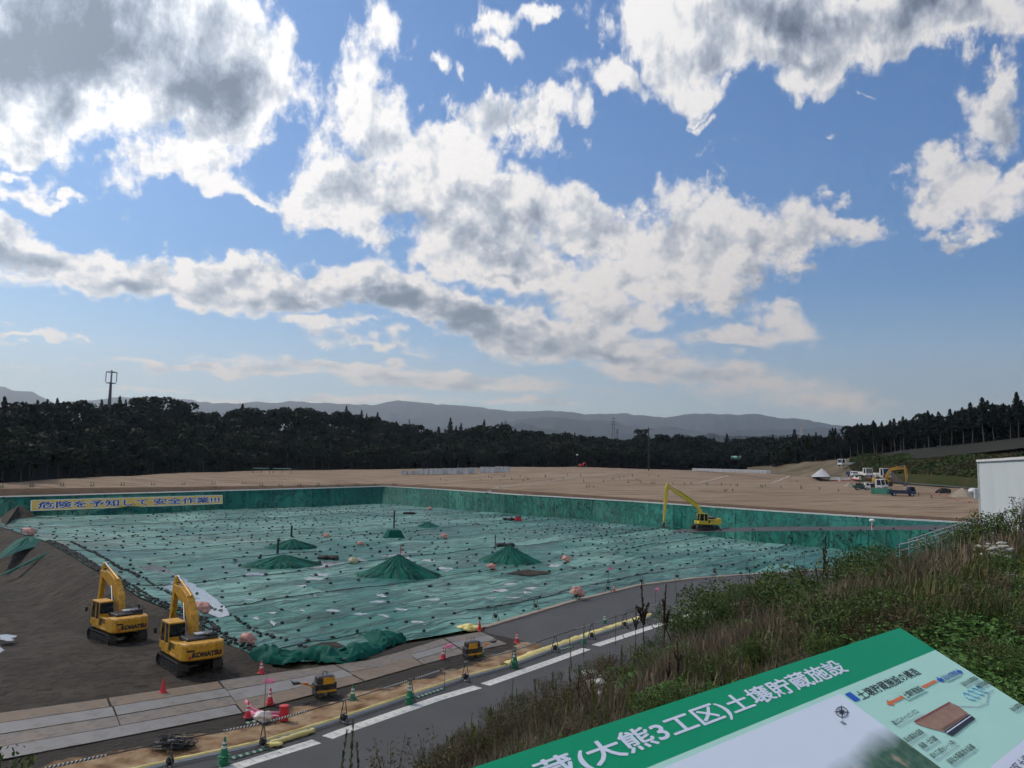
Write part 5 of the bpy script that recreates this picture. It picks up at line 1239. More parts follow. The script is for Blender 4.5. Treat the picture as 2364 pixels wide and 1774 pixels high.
for i, (p, a, s) in enumerate(bags[:300]):
    o = link('sandbag', SBM[i % 2]); o.location = p; o.rotation_euler = (rg2.uniform(-.1, .1), rg2.uniform(-.1, .1), a); o.scale = (s,) * 3
    tag(o, 'small black sandbag weighing down the near part of the teal tarpaulin', 'sandbag', 'sandbags on the near tarpaulin')
sm = []
for me in SBM:
    v = np.empty(len(me.vertices) * 3, np.float32); me.vertices.foreach_get('co', v); f = np.array([list(p.vertices) for p in me.polygons]); sm.append((v.reshape(-1, 3), f))
VV, FF, o_ = [], [], 0
for i, (p, a, s) in enumerate(bags[300:]):
    v, f = sm[i % 2]; c, s_ = math.cos(a), math.sin(a); w = v * s; VV.append(np.stack([w[:, 0] * c - w[:, 1] * s_ + p.x, w[:, 0] * s_ + w[:, 1] * c + p.y, w[:, 2] + p.z], 1)); FF.append(f + o_); o_ += len(v)
tag(link('sandbags', npmesh('sandbags', np.concatenate(VV), np.concatenate(FF), M_bag, True)), 'countless black sandbags dotted over the far tarpaulin', 'sandbags', kind='stuff')
for i, (px, py, r, h_) in enumerate(TENTS):
    q = P(px, py, FZ); V = []; sg, rn = 56, 10
    for k in range(rn + 1):
        t = k / rn
        for j in range(sg):
            a = 2 * math.pi * j / sg; pl = 1 + .10 * math.sin(a * 7 + i) * t + .07 * math.sin(a * 17 + 2 * i) * t; rr = r * t * (1 + .18 * math.sin(a * 2 + i)) * (1 + .05 * math.sin(a * 13))
            x, y = q.x + rr * math.cos(a), q.y + rr * math.sin(a) * .9; base_ = float(floor_z(x, y)); zz = base_ + h_ * (1 - t) ** (1.25 if i > 1 else .9) * pl + .05 * (t < .99) - .12 * (t > .99)
            V.append((x, y, zz))
    F_ = gridfaces(rn + 1, sg); F_ = np.concatenate([F_, np.array([[k * sg + sg - 1, (k + 1) * sg + sg - 1, (k + 1) * sg, k * sg] for k in range(rn)])])
    me = npmesh('tarpaulin_mound', V, F_, M_tarpw, True); at = me.attributes.new('wall_uv', 'FLOAT_VECTOR', 'POINT'); at.data.foreach_set('vector', np.array([(2 * math.pi * (m_ % sg) / sg * 4, m_ // sg / rn * r, 0) for m_ in range(len(V))], np.float32).ravel())
    tag(link('tarpaulin_mound', me), ('crumpled dark green mound with a standpipe, left upper', 'crumpled dark green mound left of the white puddle', 'pointed dark green tent mound in front, middle of the floor', 'pointed dark green tent mound right of the middle', 'small grey-green mound near the far bank')[i], 'mound')
q = P(909, 1247, FZ); z_ = float(floor_z(q.x, q.y)); o = thing('covered_hatch', 'small box-shaped green cover around a standpipe, mid floor', 'cover', (q.x, q.y, z_ - .1), .4); b = MB(); b.box((0, 0, .7), (3.0, 3.0, 1.4), None, .55); b.build('cover', M_tarpw, o)
for iv in range(-4, 60, 4):                        # dark ropes running along the sheet seams under the bags
    run = []
    def flush_(run):
        if len(run) > 8:
            zz = floor_z(np.array([p[0] for p in run]), np.array([p[1] for p in run])); tag(MB().tube([(p[0], p[1], float(z) + .03) for p, z in zip(run, zz)], .032, 4).build('rope', M_bag), 'dark rope along a seam of the teal tarpaulin', 'rope', 'ropes along the tarpaulin seams')
    for iu in range(-200, 300):
        lx, ly = iu * 1.0, iv * 3.5 + .6 * math.sin(iu * .095 + iv) + .3 * math.sin(iu * .31); x, y = lx * ca - ly * sa, lx * sa + ly * ca
        if inside(x, y) and float(vnoise(x, y, .03, iv, 2)) < .08: run.append((x, y))
        else: flush_(run); run = []
    flush_(run)
# sacks in pink and one straw-coloured
def sack(px, py, r, label, m=None, z=None, seed=0, gz=None):
    q = P(px, py, FZ); zz = float(floor_z(q.x, q.y)) if z is None else z; q = P(px, py, zz); r *= .62; b = MB(); b.blob((0, 0, r * .55), (r, r * .8, r * .75), 3, .30, 2.6, flat=-.1, seed=seed); b.blob((r * .5, -r * .2, r * .4), (r * .6, r * .5, r * .5), 2, .3, 2.5, seed=seed + 3)
    o = b.build('sack', m or M_pink, smooth=True); o.location = q; tag(o, label, 'sack')
sack(465, 1415, .95, 'pink sack bundle on the tarpaulin rim right of the near excavator', seed=1, z=.75); sack(571, 1487, .8, 'flattened pink sacking near the front corner of the tarpaulin', seed=2, z=.35)
sack(753, 1242, .85, 'pink sack left of the two standpipes on the far tarpaulin', seed=3); sack(832, 1260, .75, 'pink sack between the white puddle and the small tent mound', seed=4); sack(815, 1302, .85, 'straw-coloured sack at the right end of the white puddle', mat('straw_sacking', (.40, .38, .22), (.48, .46, .30), 3, .85, bump=.8, bscale=5), seed=5)
sack(1025, 1243, .95, 'pink sack right of the small tent mound, mid floor', seed=6); sack(992, 1178, 1.0, 'pink sack near the far bank, left of centre', seed=7); sack(1135, 1315, .8, 'pink sack left of the bare soil streak', seed=8); sack(1306, 1297, .8, 'pink sack right of the pointed tent mound', seed=9)
sack(1332, 1377, 1.0, 'pink sack bundle behind the far kerb barricade', seed=10, z=.3); sack(1672, 1221, 1.15, 'pink sack bundle right behind the long-armed excavator', seed=12, z=.75); sack(66, 1236, 1.3, 'flat pink sacking on the left rim beside the green heap', seed=13, z=1.15)
# standpipes with frames on the mounds
for px, py, h_, l in ((672, 1252, 1.3, 'dark standpipe rising from the crumpled mound, left upper'), (640, 1295, 1.3, 'dark standpipe beside the white puddle, left lower'), (909, 1231, 2.6, 'dark standpipe on the small tent mound'), (924, 1302, 1.0, 'short red and white marker behind the pointed tent mound'), (1143, 1283, 1.5, 'thin dark rod left of the right-hand tent mound')):
    q = P(px, py, FZ); z = float(floor_z(q.x, q.y)) + (1.0 if 'mound' in l or 'puddle' in l else 0); o = thing('standpipe', l, 'standpipe', (q.x, q.y, z)); MB().cyl((0, 0, -.3), (0, 0, h_), .14 if 'pipe' in l else .06, n=10).build('pipe', M_blk if 'pipe' in l or 'rod' in l else M_red, o); MB().cyl((0, 0, h_), (0, 0, h_ + .08), .2 if 'pipe' in l else .09, n=10).build('cap', M_blk, o)
# red generator and dark bundles on the floor
q = P(1196, 1204, .5); o = thing('pump_set', 'red pump engine on the tarpaulin below the far bank', 'pump', q, .3); MB().rbox((0, 0, .5), (1.3, .8, .75), .08).build('body', M_red, o); MB().rbox((0, 0, .95), (1.0, .7, .2), .06).build('hood', M_blk, o); MB().cyl((.5, .2, .9), (.5, .2, 1.4), .06).build('exhaust_pipe', M_blk, o); MB().box((0, 0, .1), (1.5, .9, .12)).build('skid', M_dkst, o)
for px, py, l in ((948, 1186, 'dark bunched netting near the far corner of the pit'), (757, 1290, 'black heap of bags lying in the white puddle'), (1160, 1260, 'dark heap of bags right of the pink sack, mid floor'), (1180, 1200, 'dark bundle beside the red pump')):
    q = P(px, py, .5); b = MB(); [b.blob((random.uniform(-1.3, 1.3), random.uniform(-.5, .5), .12), (.55, .35, .25), 2, .3, seed=k + px) for k in range(9)]; o = b.build('bag_heap', M_bag, smooth=True); o.location = q; tag(o, l, 'bag heap')
# heaps of tarpaulin on the dark left rim, bare patch by the banner
def heap(pts, apex, z0, z1, nm, m, label, cat):
    c = P(*apex, z1); b = MB(); ring = [P(x, y, z0) for x, y in pts]; n = len(ring); V = [c]; rings = 6; F2 = []
    k = 0; nn = n * 6
    pr = resample([tuple(p) for p in ring + [ring[0]]], nn + 1)[:-1]
    for r in range(1, rings + 1):
        for i in range(nn):
            q = c.lerp(Vector(pr[i]), r / rings); q.z += .35 * float(vnoise(i * .45, r * .5, 1, 5, 2)) * (r < rings); V.append(q)
    for i in range(nn): F2.append((0, 1 + i, 1 + (i + 1) % nn))
    for r in range(rings - 1):
        for i in range(nn): F2.append((1 + r * nn + i, 1 + (r + 1) * nn + i, 1 + (r + 1) * nn + (i + 1) % nn, 1 + r * nn + (i + 1) % nn))
    b.add(V, F2); tag(b.build(nm, m, smooth=True), label, cat)
heap([(0, 1290), (0, 1278), (40, 1245), (75, 1240), (110, 1252), (105, 1258), (60, 1268), (20, 1282)], (68, 1239), .75, 1.5, 'tarpaulin_heap', M_tarpw, 'green tarpaulin heaped over the dark rim at far left', 'tarpaulin')
heap([(0, 1230), (0, 1180), (30, 1160), (75, 1156), (82, 1180), (80, 1192), (30, 1200)], (45, 1166), .6, 2.6, 'soil_heap', M_soil, 'bare dark soil heap at the left end of the yellow banner', 'soil heap')
strip('tarpaulin_strip', [P(0, 1331, -.6), P(40, 1312, .0), P(90, 1288, .5), P(130, 1270, .9)], .5, .1, M_tarpw, 'narrow green tarpaulin strip crossing the dark slope at left', 'tarpaulin', .2)
# ------------------------------------------------------------------ banner on the far left bank
def wz(x, y, up): p = wall_point(x, y); f_ = foot(x); c_ = cop(x); n3_ = Vector((f_.x - c_.x, f_.y - c_.y, 0)).normalized(); return p + n3_ * up + Vector((0, 0, up * .6))
def fd(x, y, extra): f_ = foot(x); d_ = math.hypot(f_.x, f_.y) + extra; return PD(x, y, d_)
TL, TR = fd(*c0(270, 1165), -1.6), fd(*c0(1890, 1120), -1.6); BLp, BRp = fd(*c0(292, 1247), -1.9), fd(*c0(1925, 1195), -1.9)
ux = (TR - TL); Wd = ux.length; Mb = basis(TL, ux, (-.03, .12, 1)); Hd = .97 * ((TL - BLp).z + (TR - BRp).z) / 2
ban = thing('banner', 'long yellow safety banner with blue outlined Japanese lettering on the far bank', 'banner', TL)
def on(Mx, mb, name, m, par, dz): me = mb.mesh(name, m); me.transform(Matrix.Translation(-Vector(par.location if par.parent is None else par.parent.location)) @ Mx @ Matrix.Translation((0, 0, dz))); return link(name, me, par)
M_bany = mat('banner_yellow', (.74, .46, .10), (.78, .50, .12), .5, .7); M_banb = mat('banner_blue', (.020, .055, .28), rough=.7); M_banw = mat('banner_white', (.82, .82, .80), rough=.7)
on(Mb, MB().box((Wd / 2, -Hd / 2, -.05), (Wd, Hd, .1)), 'panel', M_bany, ban, 0)
fr = MB()
for c_, d_ in (((Wd / 2, .03, 0), (Wd + .2, .1, .16)), ((Wd / 2, -Hd - .03, 0), (Wd + .2, .1, .16)), ((-.05, -Hd / 2, 0), (.1, Hd, .16)), ((Wd + .05, -Hd / 2, 0), (.1, Hd, .16))): fr.box(c_, d_)
on(Mb, fr, 'frame', M_banw, ban, -.06)
IM = Matrix.Translation(-TL) @ Mb
for s_, u0, u1 in (('危険を予知して', .025, .566), ('安全作業!!!', .592, .985)):
    for bold, m_, dz, gr_ in ((.075, M_banw, .02, .010), (.022, M_banb, .04, 0)):
        text_box(s_, m_, Wd * u0 - Wd * gr_ * .35, Wd * u1 + Wd * gr_ * .35, -Hd * (.86 + gr_ * 2.5), -Hd * (.15 - gr_ * 2.5), bold, 'lettering', ban, IM @ Matrix.Translation((0, 0, dz)))
# ------------------------------------------------------------------ far things on and beyond the plateau
def at_dist(px, py, k): a, kk = tang(px, py); return Vector((k * math.sin(a), k * math.cos(a), CZ + kk * k))
a, kk = tang(256, 942); r = float(np.interp(a, BAx, BAr)) + 40; base_ = at_dist(252, 940, r); hT = (at_dist(262, 857, r) - base_).z
o = thing('telecom_tower', 'slim steel mast with antenna cage above the left wood', 'mast', (base_.x, base_.y, base_.z - 6)); hT += 6
MB().cyl((0, 0, 0), (0, 0, hT - 4.2), .75, .38, 10).build('mast', M_dkst, o); b = MB()
for z in (hT - 4.0, hT - .4):
    for i in range(8): t, u_ = i * math.pi / 4, (i + 1) * math.pi / 4; b.tube([(1.5 * math.cos(t), 1.5 * math.sin(t), z), (1.5 * math.cos(u_), 1.5 * math.sin(u_), z)], .09, 5); b.tube([(0, 0, z), (1.5 * math.cos(t), 1.5 * math.sin(t), z)], .06, 4)
b.cyl((0, 0, hT - 4.3), (0, 0, hT + .3), .3, .18, 8); cage = b.build('antenna_platform', M_dkst, o)
for i in range(4): t = i * math.pi / 2 + .4; MB().rbox((1.55 * math.cos(t), 1.55 * math.sin(t), hT - 2.0), (.22, .3, 3.4), .03, 1).build('antenna', M_galv, o)
def pylon(px, py, h, dist, label, red=False):
    q = at_dist(px, py, dist); o = thing('power_pylon', label, 'pylon', (q.x, q.y, q.z - 8)); h += 8; b = MB(); w = h * .09; n = 9
    for sx_, sy_ in ((1, 1), (1, -1), (-1, 1), (-1, -1)): b.tube([(sx_ * w, sy_ * w, 0), (sx_ * w * .35, sy_ * w * .35, h * .6), (sx_ * .3, sy_ * .3, h)], .09, 4)
    for i in range(n):
        z0, z1 = h * i / n, h * (i + 1) / n; wf = lambda z: w * (1 - .65 * z / (h * .6)) if z < h * .6 else w * .35 * (1 - (z - h * .6) / (h * .4)) + .3
        for s in (1, -1): b.tube([(-wf(z0), s * wf(z0), z0), (wf(z1), s * wf(z1), z1)], .09, 4); b.tube([(s * wf(z0), wf(z0), z0), (s * wf(z1), -wf(z1), z1)], .09, 4)
    b.build('lattice', mat('faded_red_white', (.42, .24, .20), (.5, .46, .44), .3, .6) if red else M_dkst, o); a_ = MB()
    for z in (.72, .83, .94): a_.tube([(-h * .12, 0, h * z), (0, 0, h * z + .8), (h * .12, 0, h * z)], .2, 4)
    a_.build('cross_arm', M_wht if red else M_dkst, o)
pylon(1416, 1008, 22, 900, 'tallest grey lattice pylon over the wood at centre'); pylon(1425, 1010, 11, 1000, 'smaller grey pylon close beside the tallest one'); pylon(1850, 998, 11, 760, 'red and white lattice pylon above the right wood', True); pylon(945, 980, 5, 800, 'tiny pylon behind the trees left of centre'); pylon(1167, 982, 5, 800, 'tiny pylon behind the trees near the centre')
q = on_plateau(*c5(1097, 676)); hp = 17.5 * q.length / 330; o = thing('utility_pole', 'dark wooden power pole at the far edge of the plateau', 'utility pole', q); MB().cyl((0, 0, -.5), (0, 0, hp), .24, .15, 8).build('pole', M_blk, o); MB().box((0, 0, hp - .7), (2.2, .12, .12)).build('cross_arm', M_blk, o); MB().cyl((.3, 0, hp - 4), (.3, 0, hp - 3), .25).build('transformer', M_dkst, o)
q = on_plateau(*c5(487, 660)); o = thing('lamp_post', 'white-topped lamp post left of the red digger', 'lamp post', q); MB().cyl((0, 0, 0), (0, 0, 5), .08).build('pole', M_dkst, o); MB().blob((0, 0, 5.2), (.5, .5, .3), 2, .05).build('lamp', M_wht, o)
q = on_plateau(*c5(525, 661)); o = thing('mini_digger', 'small red digger at the far edge of the plateau', 'digger', q, .5); MB().rbox((0, 0, .3), (2.2, 1.6, .5), .1).build('tracks', M_rub, o); MB().rbox((-.2, 0, 1.0), (1.7, 1.5, .8), .15).build('body', M_red, o); MB().prism([(.6, 1.2), (1.5, 2.2), (2.4, 1.5), (2.5, .6), (2.3, 1.4), (1.5, 2.0), (.7, 1.0)], -.15, .15).build('arm', M_red, o)
for i, (x0, x1, y) in enumerate(((1210, 1250, 722), (1262, 1300, 722), (1310, 1350, 720), (1355, 1440, 721), (1445, 1560, 722), (1565, 1680, 719), (1685, 1780, 716), (1785, 1850, 713), (1880, 2000, 707), (2005, 2120, 703))):
    p, q = on_plateau(*c6(x0, y)), on_plateau(*c6(x1, y)); l = (q - p).length; o = thing('concrete_blocks', f'{ordn[i]} run from the left of pale stacked blocks on the plateau rim', 'block stack', (p + q) / 2, math.atan2(q.y - p.y, q.x - p.x), 'pale block stacks on the plateau rim')
    nb_ = max(2, int(l / 1.6)); hh = 1.9 if i > 2 else 1.2; b = MB()
    for k in range(nb_): b.rbox((-l / 2 + (k + .5) * l / nb_, 0, hh / 2), (l / nb_ * .93, 1.3, hh), .06, 1)
    b.build('block', M_grey, o); MB().box((0, 0, hh + .06), (l, 1.4, .08)).build('cover', M_wht if i > 3 else M_galv, o)
def gate(px0, px1, py, label):
    p, q = on_plateau(*c6(px0, py)), on_plateau(*c6(px1, py)); o = thing('trestle', label, 'trestle', p); b = MB(); d = q - p
    for t in (0, .5, 1): b.tube([d * t, d * t + Vector((0, 0, 1.7))], .08)
    b.build('post', M_dkst, o); MB().tube([Vector((0, 0, 1.7)), d + Vector((0, 0, 1.7))], .09).build('rail', M_teal, o)
gate(110, 265, 716, 'low trestle frame on the left skyline of the plateau, nearer the middle'); gate(-60, 80, 714, 'low trestle frame on the left skyline of the plateau, farther left')
# steel frame hut with beam, pale covers and block wall beyond the plateau
dd = 420
p = at_dist(*c5(1620, 690), dd); o = thing('frame_tower', 'grey steel frame tower with a stair beyond the plateau', 'frame tower', p); s_ = dd / 1785 * .27125 * 1.0
wf_ = 75 * s_; hf = 75 * s_; b = MB()
for x in (0, wf_): b.box((x, 0, hf / 2), (.5, .5, hf)); b.box((x, 4, hf / 2), (.5, .5, hf))
b.build('column', M_grey, o); MB().box((wf_ / 2, 2, hf), (wf_ + 1, 5, .5)).build('deck', M_galv, o); MB().tube([(0, -.3, .5), (wf_, -.3, hf * .75)], .3).build('stair', M_galv, o); MB().box((wf_ / 2, -.2, hf * .5), (wf_, .3, .3)).build('brace', M_grey, o)
q = at_dist(*c5(1690, 655), dd - 2); r_ = at_dist(*c5(1885, 652), dd - 2); b = MB(); b.tube([q, r_], .7, 8); tag(b.build('pipe_beam', M_grey), 'pale grey conveyor pipe running right from the steel frame tower', 'pipe')
p, q = on_plateau(*c5(1480, 692)), on_plateau(*c5(2120, 715)); d = q - p; b = MB(); nbl = 40
for k in range(nbl): t = (k + .5) / nbl; c = p.lerp(q, t); b.rbox((c.x, c.y, c.z + .5), (d.length / nbl * .9, .9, 1.1), .06, 1)
tag(b.build('block_wall', M_grey), 'long low row of grey blocks along the far edge of the plateau', 'block wall')
for a_, b_, y, l in ((1115, 1305, 625, 'pale teal sheeting over stacks beyond the wood edge'), (1790, 1915, 583, 'pale teal roof sheet high beyond the wood edge')):
    p, q = at_dist(*c5(a_, y), 400), at_dist(*c5(b_, y), 400); b = MB(); n = 8
    for k in range(n): c = p.lerp(q, (k + .5) / n); b.blob((c.x, c.y, c.z), ((q - p).length / n * .62, 2, 1.1), 2, .2, seed=k)
    tag(b.build('sheeted_stack', M_teal, smooth=True), l, 'sheeted stack')
h = at_dist(*c5(1715, 605), 430); o = thing('shed', 'low grey-roofed shed behind the steel frame tower', 'shed', h); MB().box((0, 0, -1), (14, 6, 4)).build('wall', M_grey, o); MB().prism([(-7.5, 1), (7.5, 1.4), (7.5, 1.7), (-7.5, 1.3)], -3.5, 3.5).build('roof', M_galv, o)
# white rock pile, soil mounds, barriers around the trucks
def pile(pts, apex, h, nm, m, label):
    ps = [on_plateau(*c4(*p)) for p in pts]; c = sum(ps, Vector()) / len(ps); n = len(ps) * 7; pr = resample([tuple(p) for p in ps + [ps[0]]], n + 1)[:-1]; V = [c + Vector((0, 0, h))]; F2 = []
    for r in range(1, 8):
        for i in range(n): q = c.lerp(Vector(pr[i]), r / 7); q.z += h * (1 - r / 7) ** 1.12 + (h * .16 * float(vnoise(i * .25, r * .7, 1, 4, 2)) if r < 7 else -.3); V.append(q)
    F2 = [(0, 1 + i, 1 + (i + 1) % n) for i in range(n)] + [(1 + r * n + i, 1 + (r + 1) * n + i, 1 + (r + 1) * n + (i + 1) % n, 1 + r * n + (i + 1) % n) for r in range(6) for i in range(n)]
    b = MB(); b.add(V, F2); tag(b.build(nm, m, smooth=True), label, nm.split('_')[-1])
M_gpile = mat('gravel_soil', (.20, .17, .13), (.27, .23, .18), .8, .95, bump=1, bscale=4); M_wpile = mat('white_rock', (.30, .30, .32), (.40, .40, .42), .8, .9, bump=1, bscale=3)
def fan(cx, y, wpx, d): return [(cx - wpx, y), (cx - wpx * .5, y + d), (cx + wpx * .5, y + d), (cx + wpx, y), (cx + wpx * .6, y - d), (cx - wpx * .6, y - d)]
pile(fan(500, 738, 110, 4), 0, 2.6, 'rock_pile', M_wpile, 'large pale crushed rock pile at the foot of the cut slope'); pile(fan(1690, 908, 130, 9), 0, 1.9, 'soil_pile', M_gpile, 'rounded gravel pile left of the white building'); pile(fan(730, 822, 60, 6), 0, 1.2, 'soil_pile', M_gpile, 'low grey soil pile left of the small white truck'); pile(fan(1100, 775, 80, 5), 0, 2.4, 'soil_pile', M_gpile, 'brown soil pile behind the excavator on the plateau')
q = on_plateau(*c4(1527, 884)); o = MB().blob((0, 0, .4), (1.6, .8, .8), 3, .25, flat=-.3, seed=4).build('covered_heap', M_bag, smooth=True); o.location = q; tag(o, 'small heap under a black cover beside the gravel pile', 'heap')
p, q = on_plateau(*c4(930, 886)), on_plateau(*c4(1070, 892)); o = thing('skip', 'low green mesh enclosure in front of the white lorries', 'skip', (p + q) / 2, math.atan2(q.y - p.y, q.x - p.x)); l = (q - p).length; M_gsk = mat('green_skip', (.015, .13, .085), (.03, .17, .12), 2, .6)
for s in (-1, 1): MB().rbox((0, s * .8, .65), (l, .08, 1.3), .02, 1).build('side_panel', M_gsk, o); MB().rbox((s * l / 2, 0, .65), (.08, 1.5, 1.3), .02, 1).build('end_panel', M_gsk, o)
for i, (x0, x1, y) in enumerate(((560, 640, 775), (640, 730, 778), (735, 820, 765), (860, 960, 760))):
    p, q = on_plateau(*c4(x0, y)), on_plateau(*c4(x1, y)); l = (q - p).length; o = thing('barrier', f'white water barrier behind the trucks, {ordn[i]} from the left', 'barrier', (p + q) / 2, math.atan2(q.y - p.y, q.x - p.x)); nn = max(2, int(l / 2)); b = MB()
    for k in range(nn): b.prism([(-.3, 0), (.3, 0), (.12, 1.1), (-.12, 1.1)], -l / 2 + k * l / nn, -l / 2 + (k + .94) * l / nn, 'x')
    b.build('shell', M_wht, o); MB().box((0, 0, 1.16), (l, .3, .1)).build('top_rail', M_galv, o); MB().box((0, -.36, .12), (l, .1, .25)).build('red_foot', M_red, o)
# marker posts scattered over the plateau
mp = thing('marker_post', 'x', 'marker post'); MB().cyl((0, 0, -.2), (0, 0, .75), .07, n=8).build('post', M_blk, mp); MB().box((0, 0, .05), (.5, .5, .1)).build('foot', M_grn, mp); firstp = True
pp = []
for i in range(14): pp.append((rg2.uniform(1110, 1300), rg2.uniform(1092, 1108)))
for x0, y0, n, dx in ((600, 1118, 8, 44), (0, 1121, 9, 70)):
    for i in range(n): pp.append((x0 + i * dx, y0 - i * (.1 if x0 else .9))); pp.append((x0 + i * dx + 6, y0 - i * (.1 if x0 else .9)))
for q in ((1630, 1116), (1634, 1116), (1666, 1117), (1686, 1117.5), (1699, 1118), (1703, 1118), (1756, 1121), (1760, 1121), (1767, 1119), (1803, 1123), (1470, 1105), (1475, 1107), (1415, 1104), (1393, 1109), (1347, 1109), (1450, 1111), (1479, 1111), (1505, 1113), (1510, 1113), (1552, 1114), (1580, 1115), (1595, 1114), (1355, 1122), (1361, 1121), (1370, 1121), (1673, 1131), (1677, 1130), (1691, 1130), (1840, 1108), (1850, 1125), (1849, 1122), (1892, 1127), (1936, 1131), (2121, 1139), (2150, 1146), (1430, 1100), (1440, 1098), (1460, 1096), (1500, 1094), (1520, 1097), (1340, 1095), (1310, 1095), (1300, 1102), (1260, 1098), (1030, 1107), (1017, 1105)): pp.append(q)
for x, y in pp:
    q = on_plateau(x, y + 4)
    if firstp: o = mp; o.location = q; firstp = False
    else: o = dup(mp, q, 0)
    tag(o, 'small dark marker post standing on the tan plateau', None, 'marker posts on the plateau'); o.scale = (.9, .9, rg2.uniform(.6, 1.1))
for x, y, l in ((c4(1490, 895)[0], 1144, 'orange cone beside the black-covered heap'), (c4(1545, 905)[0], 1146, 'orange cone left of the gravel pile, close to it'), (c4(1645, 938)[0], 1156, 'orange cone in front of the gravel pile'), (c4(1745, 950)[0], 1160, 'orange cone right before the white building'), (c4(1650, 800)[0], 1118, 'orange cone by the hillside foot, left of the floodlight'), (c4(1430, 905)[0], 1146, 'orange cone right of the dark blue truck')): cone(CR1, on_plateau(x, y), l)
# pale drains running over the plateau
for pts, l in (([(1135, 1129), (1200, 1120.5), (1310, 1106), (1450, 1092)], 'pale drain channel crossing the plateau at centre'), ([(1600, 1118), (1640, 1110), (1681, 1099)], 'short pale drain channel right of centre on the plateau'), ([(1778, 1118), (1800, 1110), (1824, 1100)], 'short pale drain channel near the rock pile')):
    ps = [on_plateau(x, y) + Vector((0, 0, .10)) for x, y in pts]; b = MB(); L_ = resample([tuple(p) for p in ps], 24); V = []
    for i in range(24):
        t = Vector(L_[min(i + 1, 23)] - L_[max(i - 1, 0)]).normalized(); n_ = Vector((-t.y, t.x, 0)) * .35; z = drop(L_[i][0], L_[i][1]) + .10; c = Vector((L_[i][0], L_[i][1], z)); V += [c - n_ - Vector((0, 0, .2)), c - n_, c + n_, c + n_ - Vector((0, 0, .2))]
    b.v = [tuple(v) for v in V]
    for i in range(23):
        for j in range(3): b.f.append((i * 4 + j, i * 4 + 4 + j, i * 4 + 5 + j, i * 4 + 1 + j)); b.m.append(0)
    tag(b.build('drain_channel', mat('drain_concrete', (.30, .26, .21), (.36, .32, .26), 1, .9)), l, 'drain')
pa_, pb_ = on_plateau(*c6(2040, 838)), cop(1125); b = MB()
for k in range(7): c = pa_.lerp(pb_, k / 6); b.rbox((c.x, c.y, c.z + .15), (1.0, .9, .25), .03, 1)
tag(b.build('chute', M_conc), 'stepped concrete chute dropping over the brown bank', 'chute')
# floodlight sign on the ramp
q = P(2014, 1240, 2.0); a_, b_ = ramp_pts(2014); o = thing('warning_post', 'white-hooded post standing on the ramp at right', 'post', b_); MB().cyl((0, 0, 0), (0, 0, 1.3), .13).build('post', M_grey, o); MB().blob((0, 0, 1.45), (.42, .42, .26), 2, .05).build('hood', M_wht, o); MB().box((0, -.15, .6), (.25, .06, .4)).build('plate', M_red, o)
# ------------------------------------------------------------------ white building at right
c_ = PD(2259, 1067, 78); gz_ = 1.0
rgt = PD(2364, 1051.5, 62); rgt.z = c_.z; dv = (rgt - c_); dv.z = 0; Lb = dv.length * 1.7; dv.normalize(); bk_ = Vector((-dv.y, dv.x, 0)); bk_ = bk_ if bk_.x > 0 else -bk_
o = thing('warehouse', 'plain pale grey-white building cut by the right photo edge', 'building', (c_.x, c_.y, gz_), math.atan2(dv.y, dv.x)); hh = c_.z - gz_
sgn = 1 if bk_.dot(Vector((-dv.y, dv.x, 0))) > 0 else -1
M_wall = mat('cladding', (.43, .47, .48), (.49, .53, .54), .25, .6, stretch=(1, 1, .3)); b = MB(); b.box((Lb / 2, sgn * 9, hh / 2), (Lb, 18, hh)); b.build('wall', M_wall, o); r_ = MB(); r_.box((Lb / 2, sgn * 9, hh + .09), (Lb + .3, 18.3, .18)); r_.build('roof', M_wht, o)
tr = MB(); tr.box((.0, -sgn * .02, hh / 2), (.16, .16, hh)); tr.build('corner_trim', M_wht, o); sm_ = MB()
for k in range(1, int(Lb / 3.0)): sm_.box((k * 3.0, -sgn * .004, hh / 2), (.02, .012, hh - .1))
sm_ = None
fl = MB(); fl.tube([(-.0, -sgn * .1, hh - 2.9), (-1.2, -sgn * .2, hh - 2.7), (-1.9, -sgn * .2, hh - 2.6)], .07); fa = fl.build('lamp_arm', M_galv, o); MB().blob((-2.2, -sgn * .2, hh - 2.55), (.45, .35, .3), 2, .05).build('lamp', M_wht, fa); MB().rbox((-.2, -sgn * .2, hh - 2.7), (.4, .4, .9), .04, 1).build('lamp_box', M_grey, fa)
# stair handrail going up the slope below the building
for i, (pts, l) in enumerate((([c4(1230, 1280), c4(1480, 1200), c4(1700, 1130), c4(1790, 1090)], 'white handrail of the stair, upper rail line'), ([c4(1150, 1320), c4(1450, 1245), c4(1740, 1140), c4(1850, 1110)], 'white handrail of the stair, lower rail line'))):
    ds = (76, 72, 66, 62); ps = []
    for p_, d_ in zip(pts, ds): ps.append(PD(*p_, d_))
    o = thing('handrail', l, 'handrail', ps[0]); b = MB(); b.tube([p_ - ps[0] for p_ in ps], .05); b.tube([p_ - ps[0] - Vector((0, 0, .5)) for p_ in ps], .04); b.build('rail', M_galv, o); b = MB(); L_ = resample([tuple(p_ - ps[0]) for p_ in ps], 12)
    for p_ in L_: MB().tube([Vector(p_), Vector(p_) - Vector((0, 0, 1.6))], .045).build('post', M_galv, o)

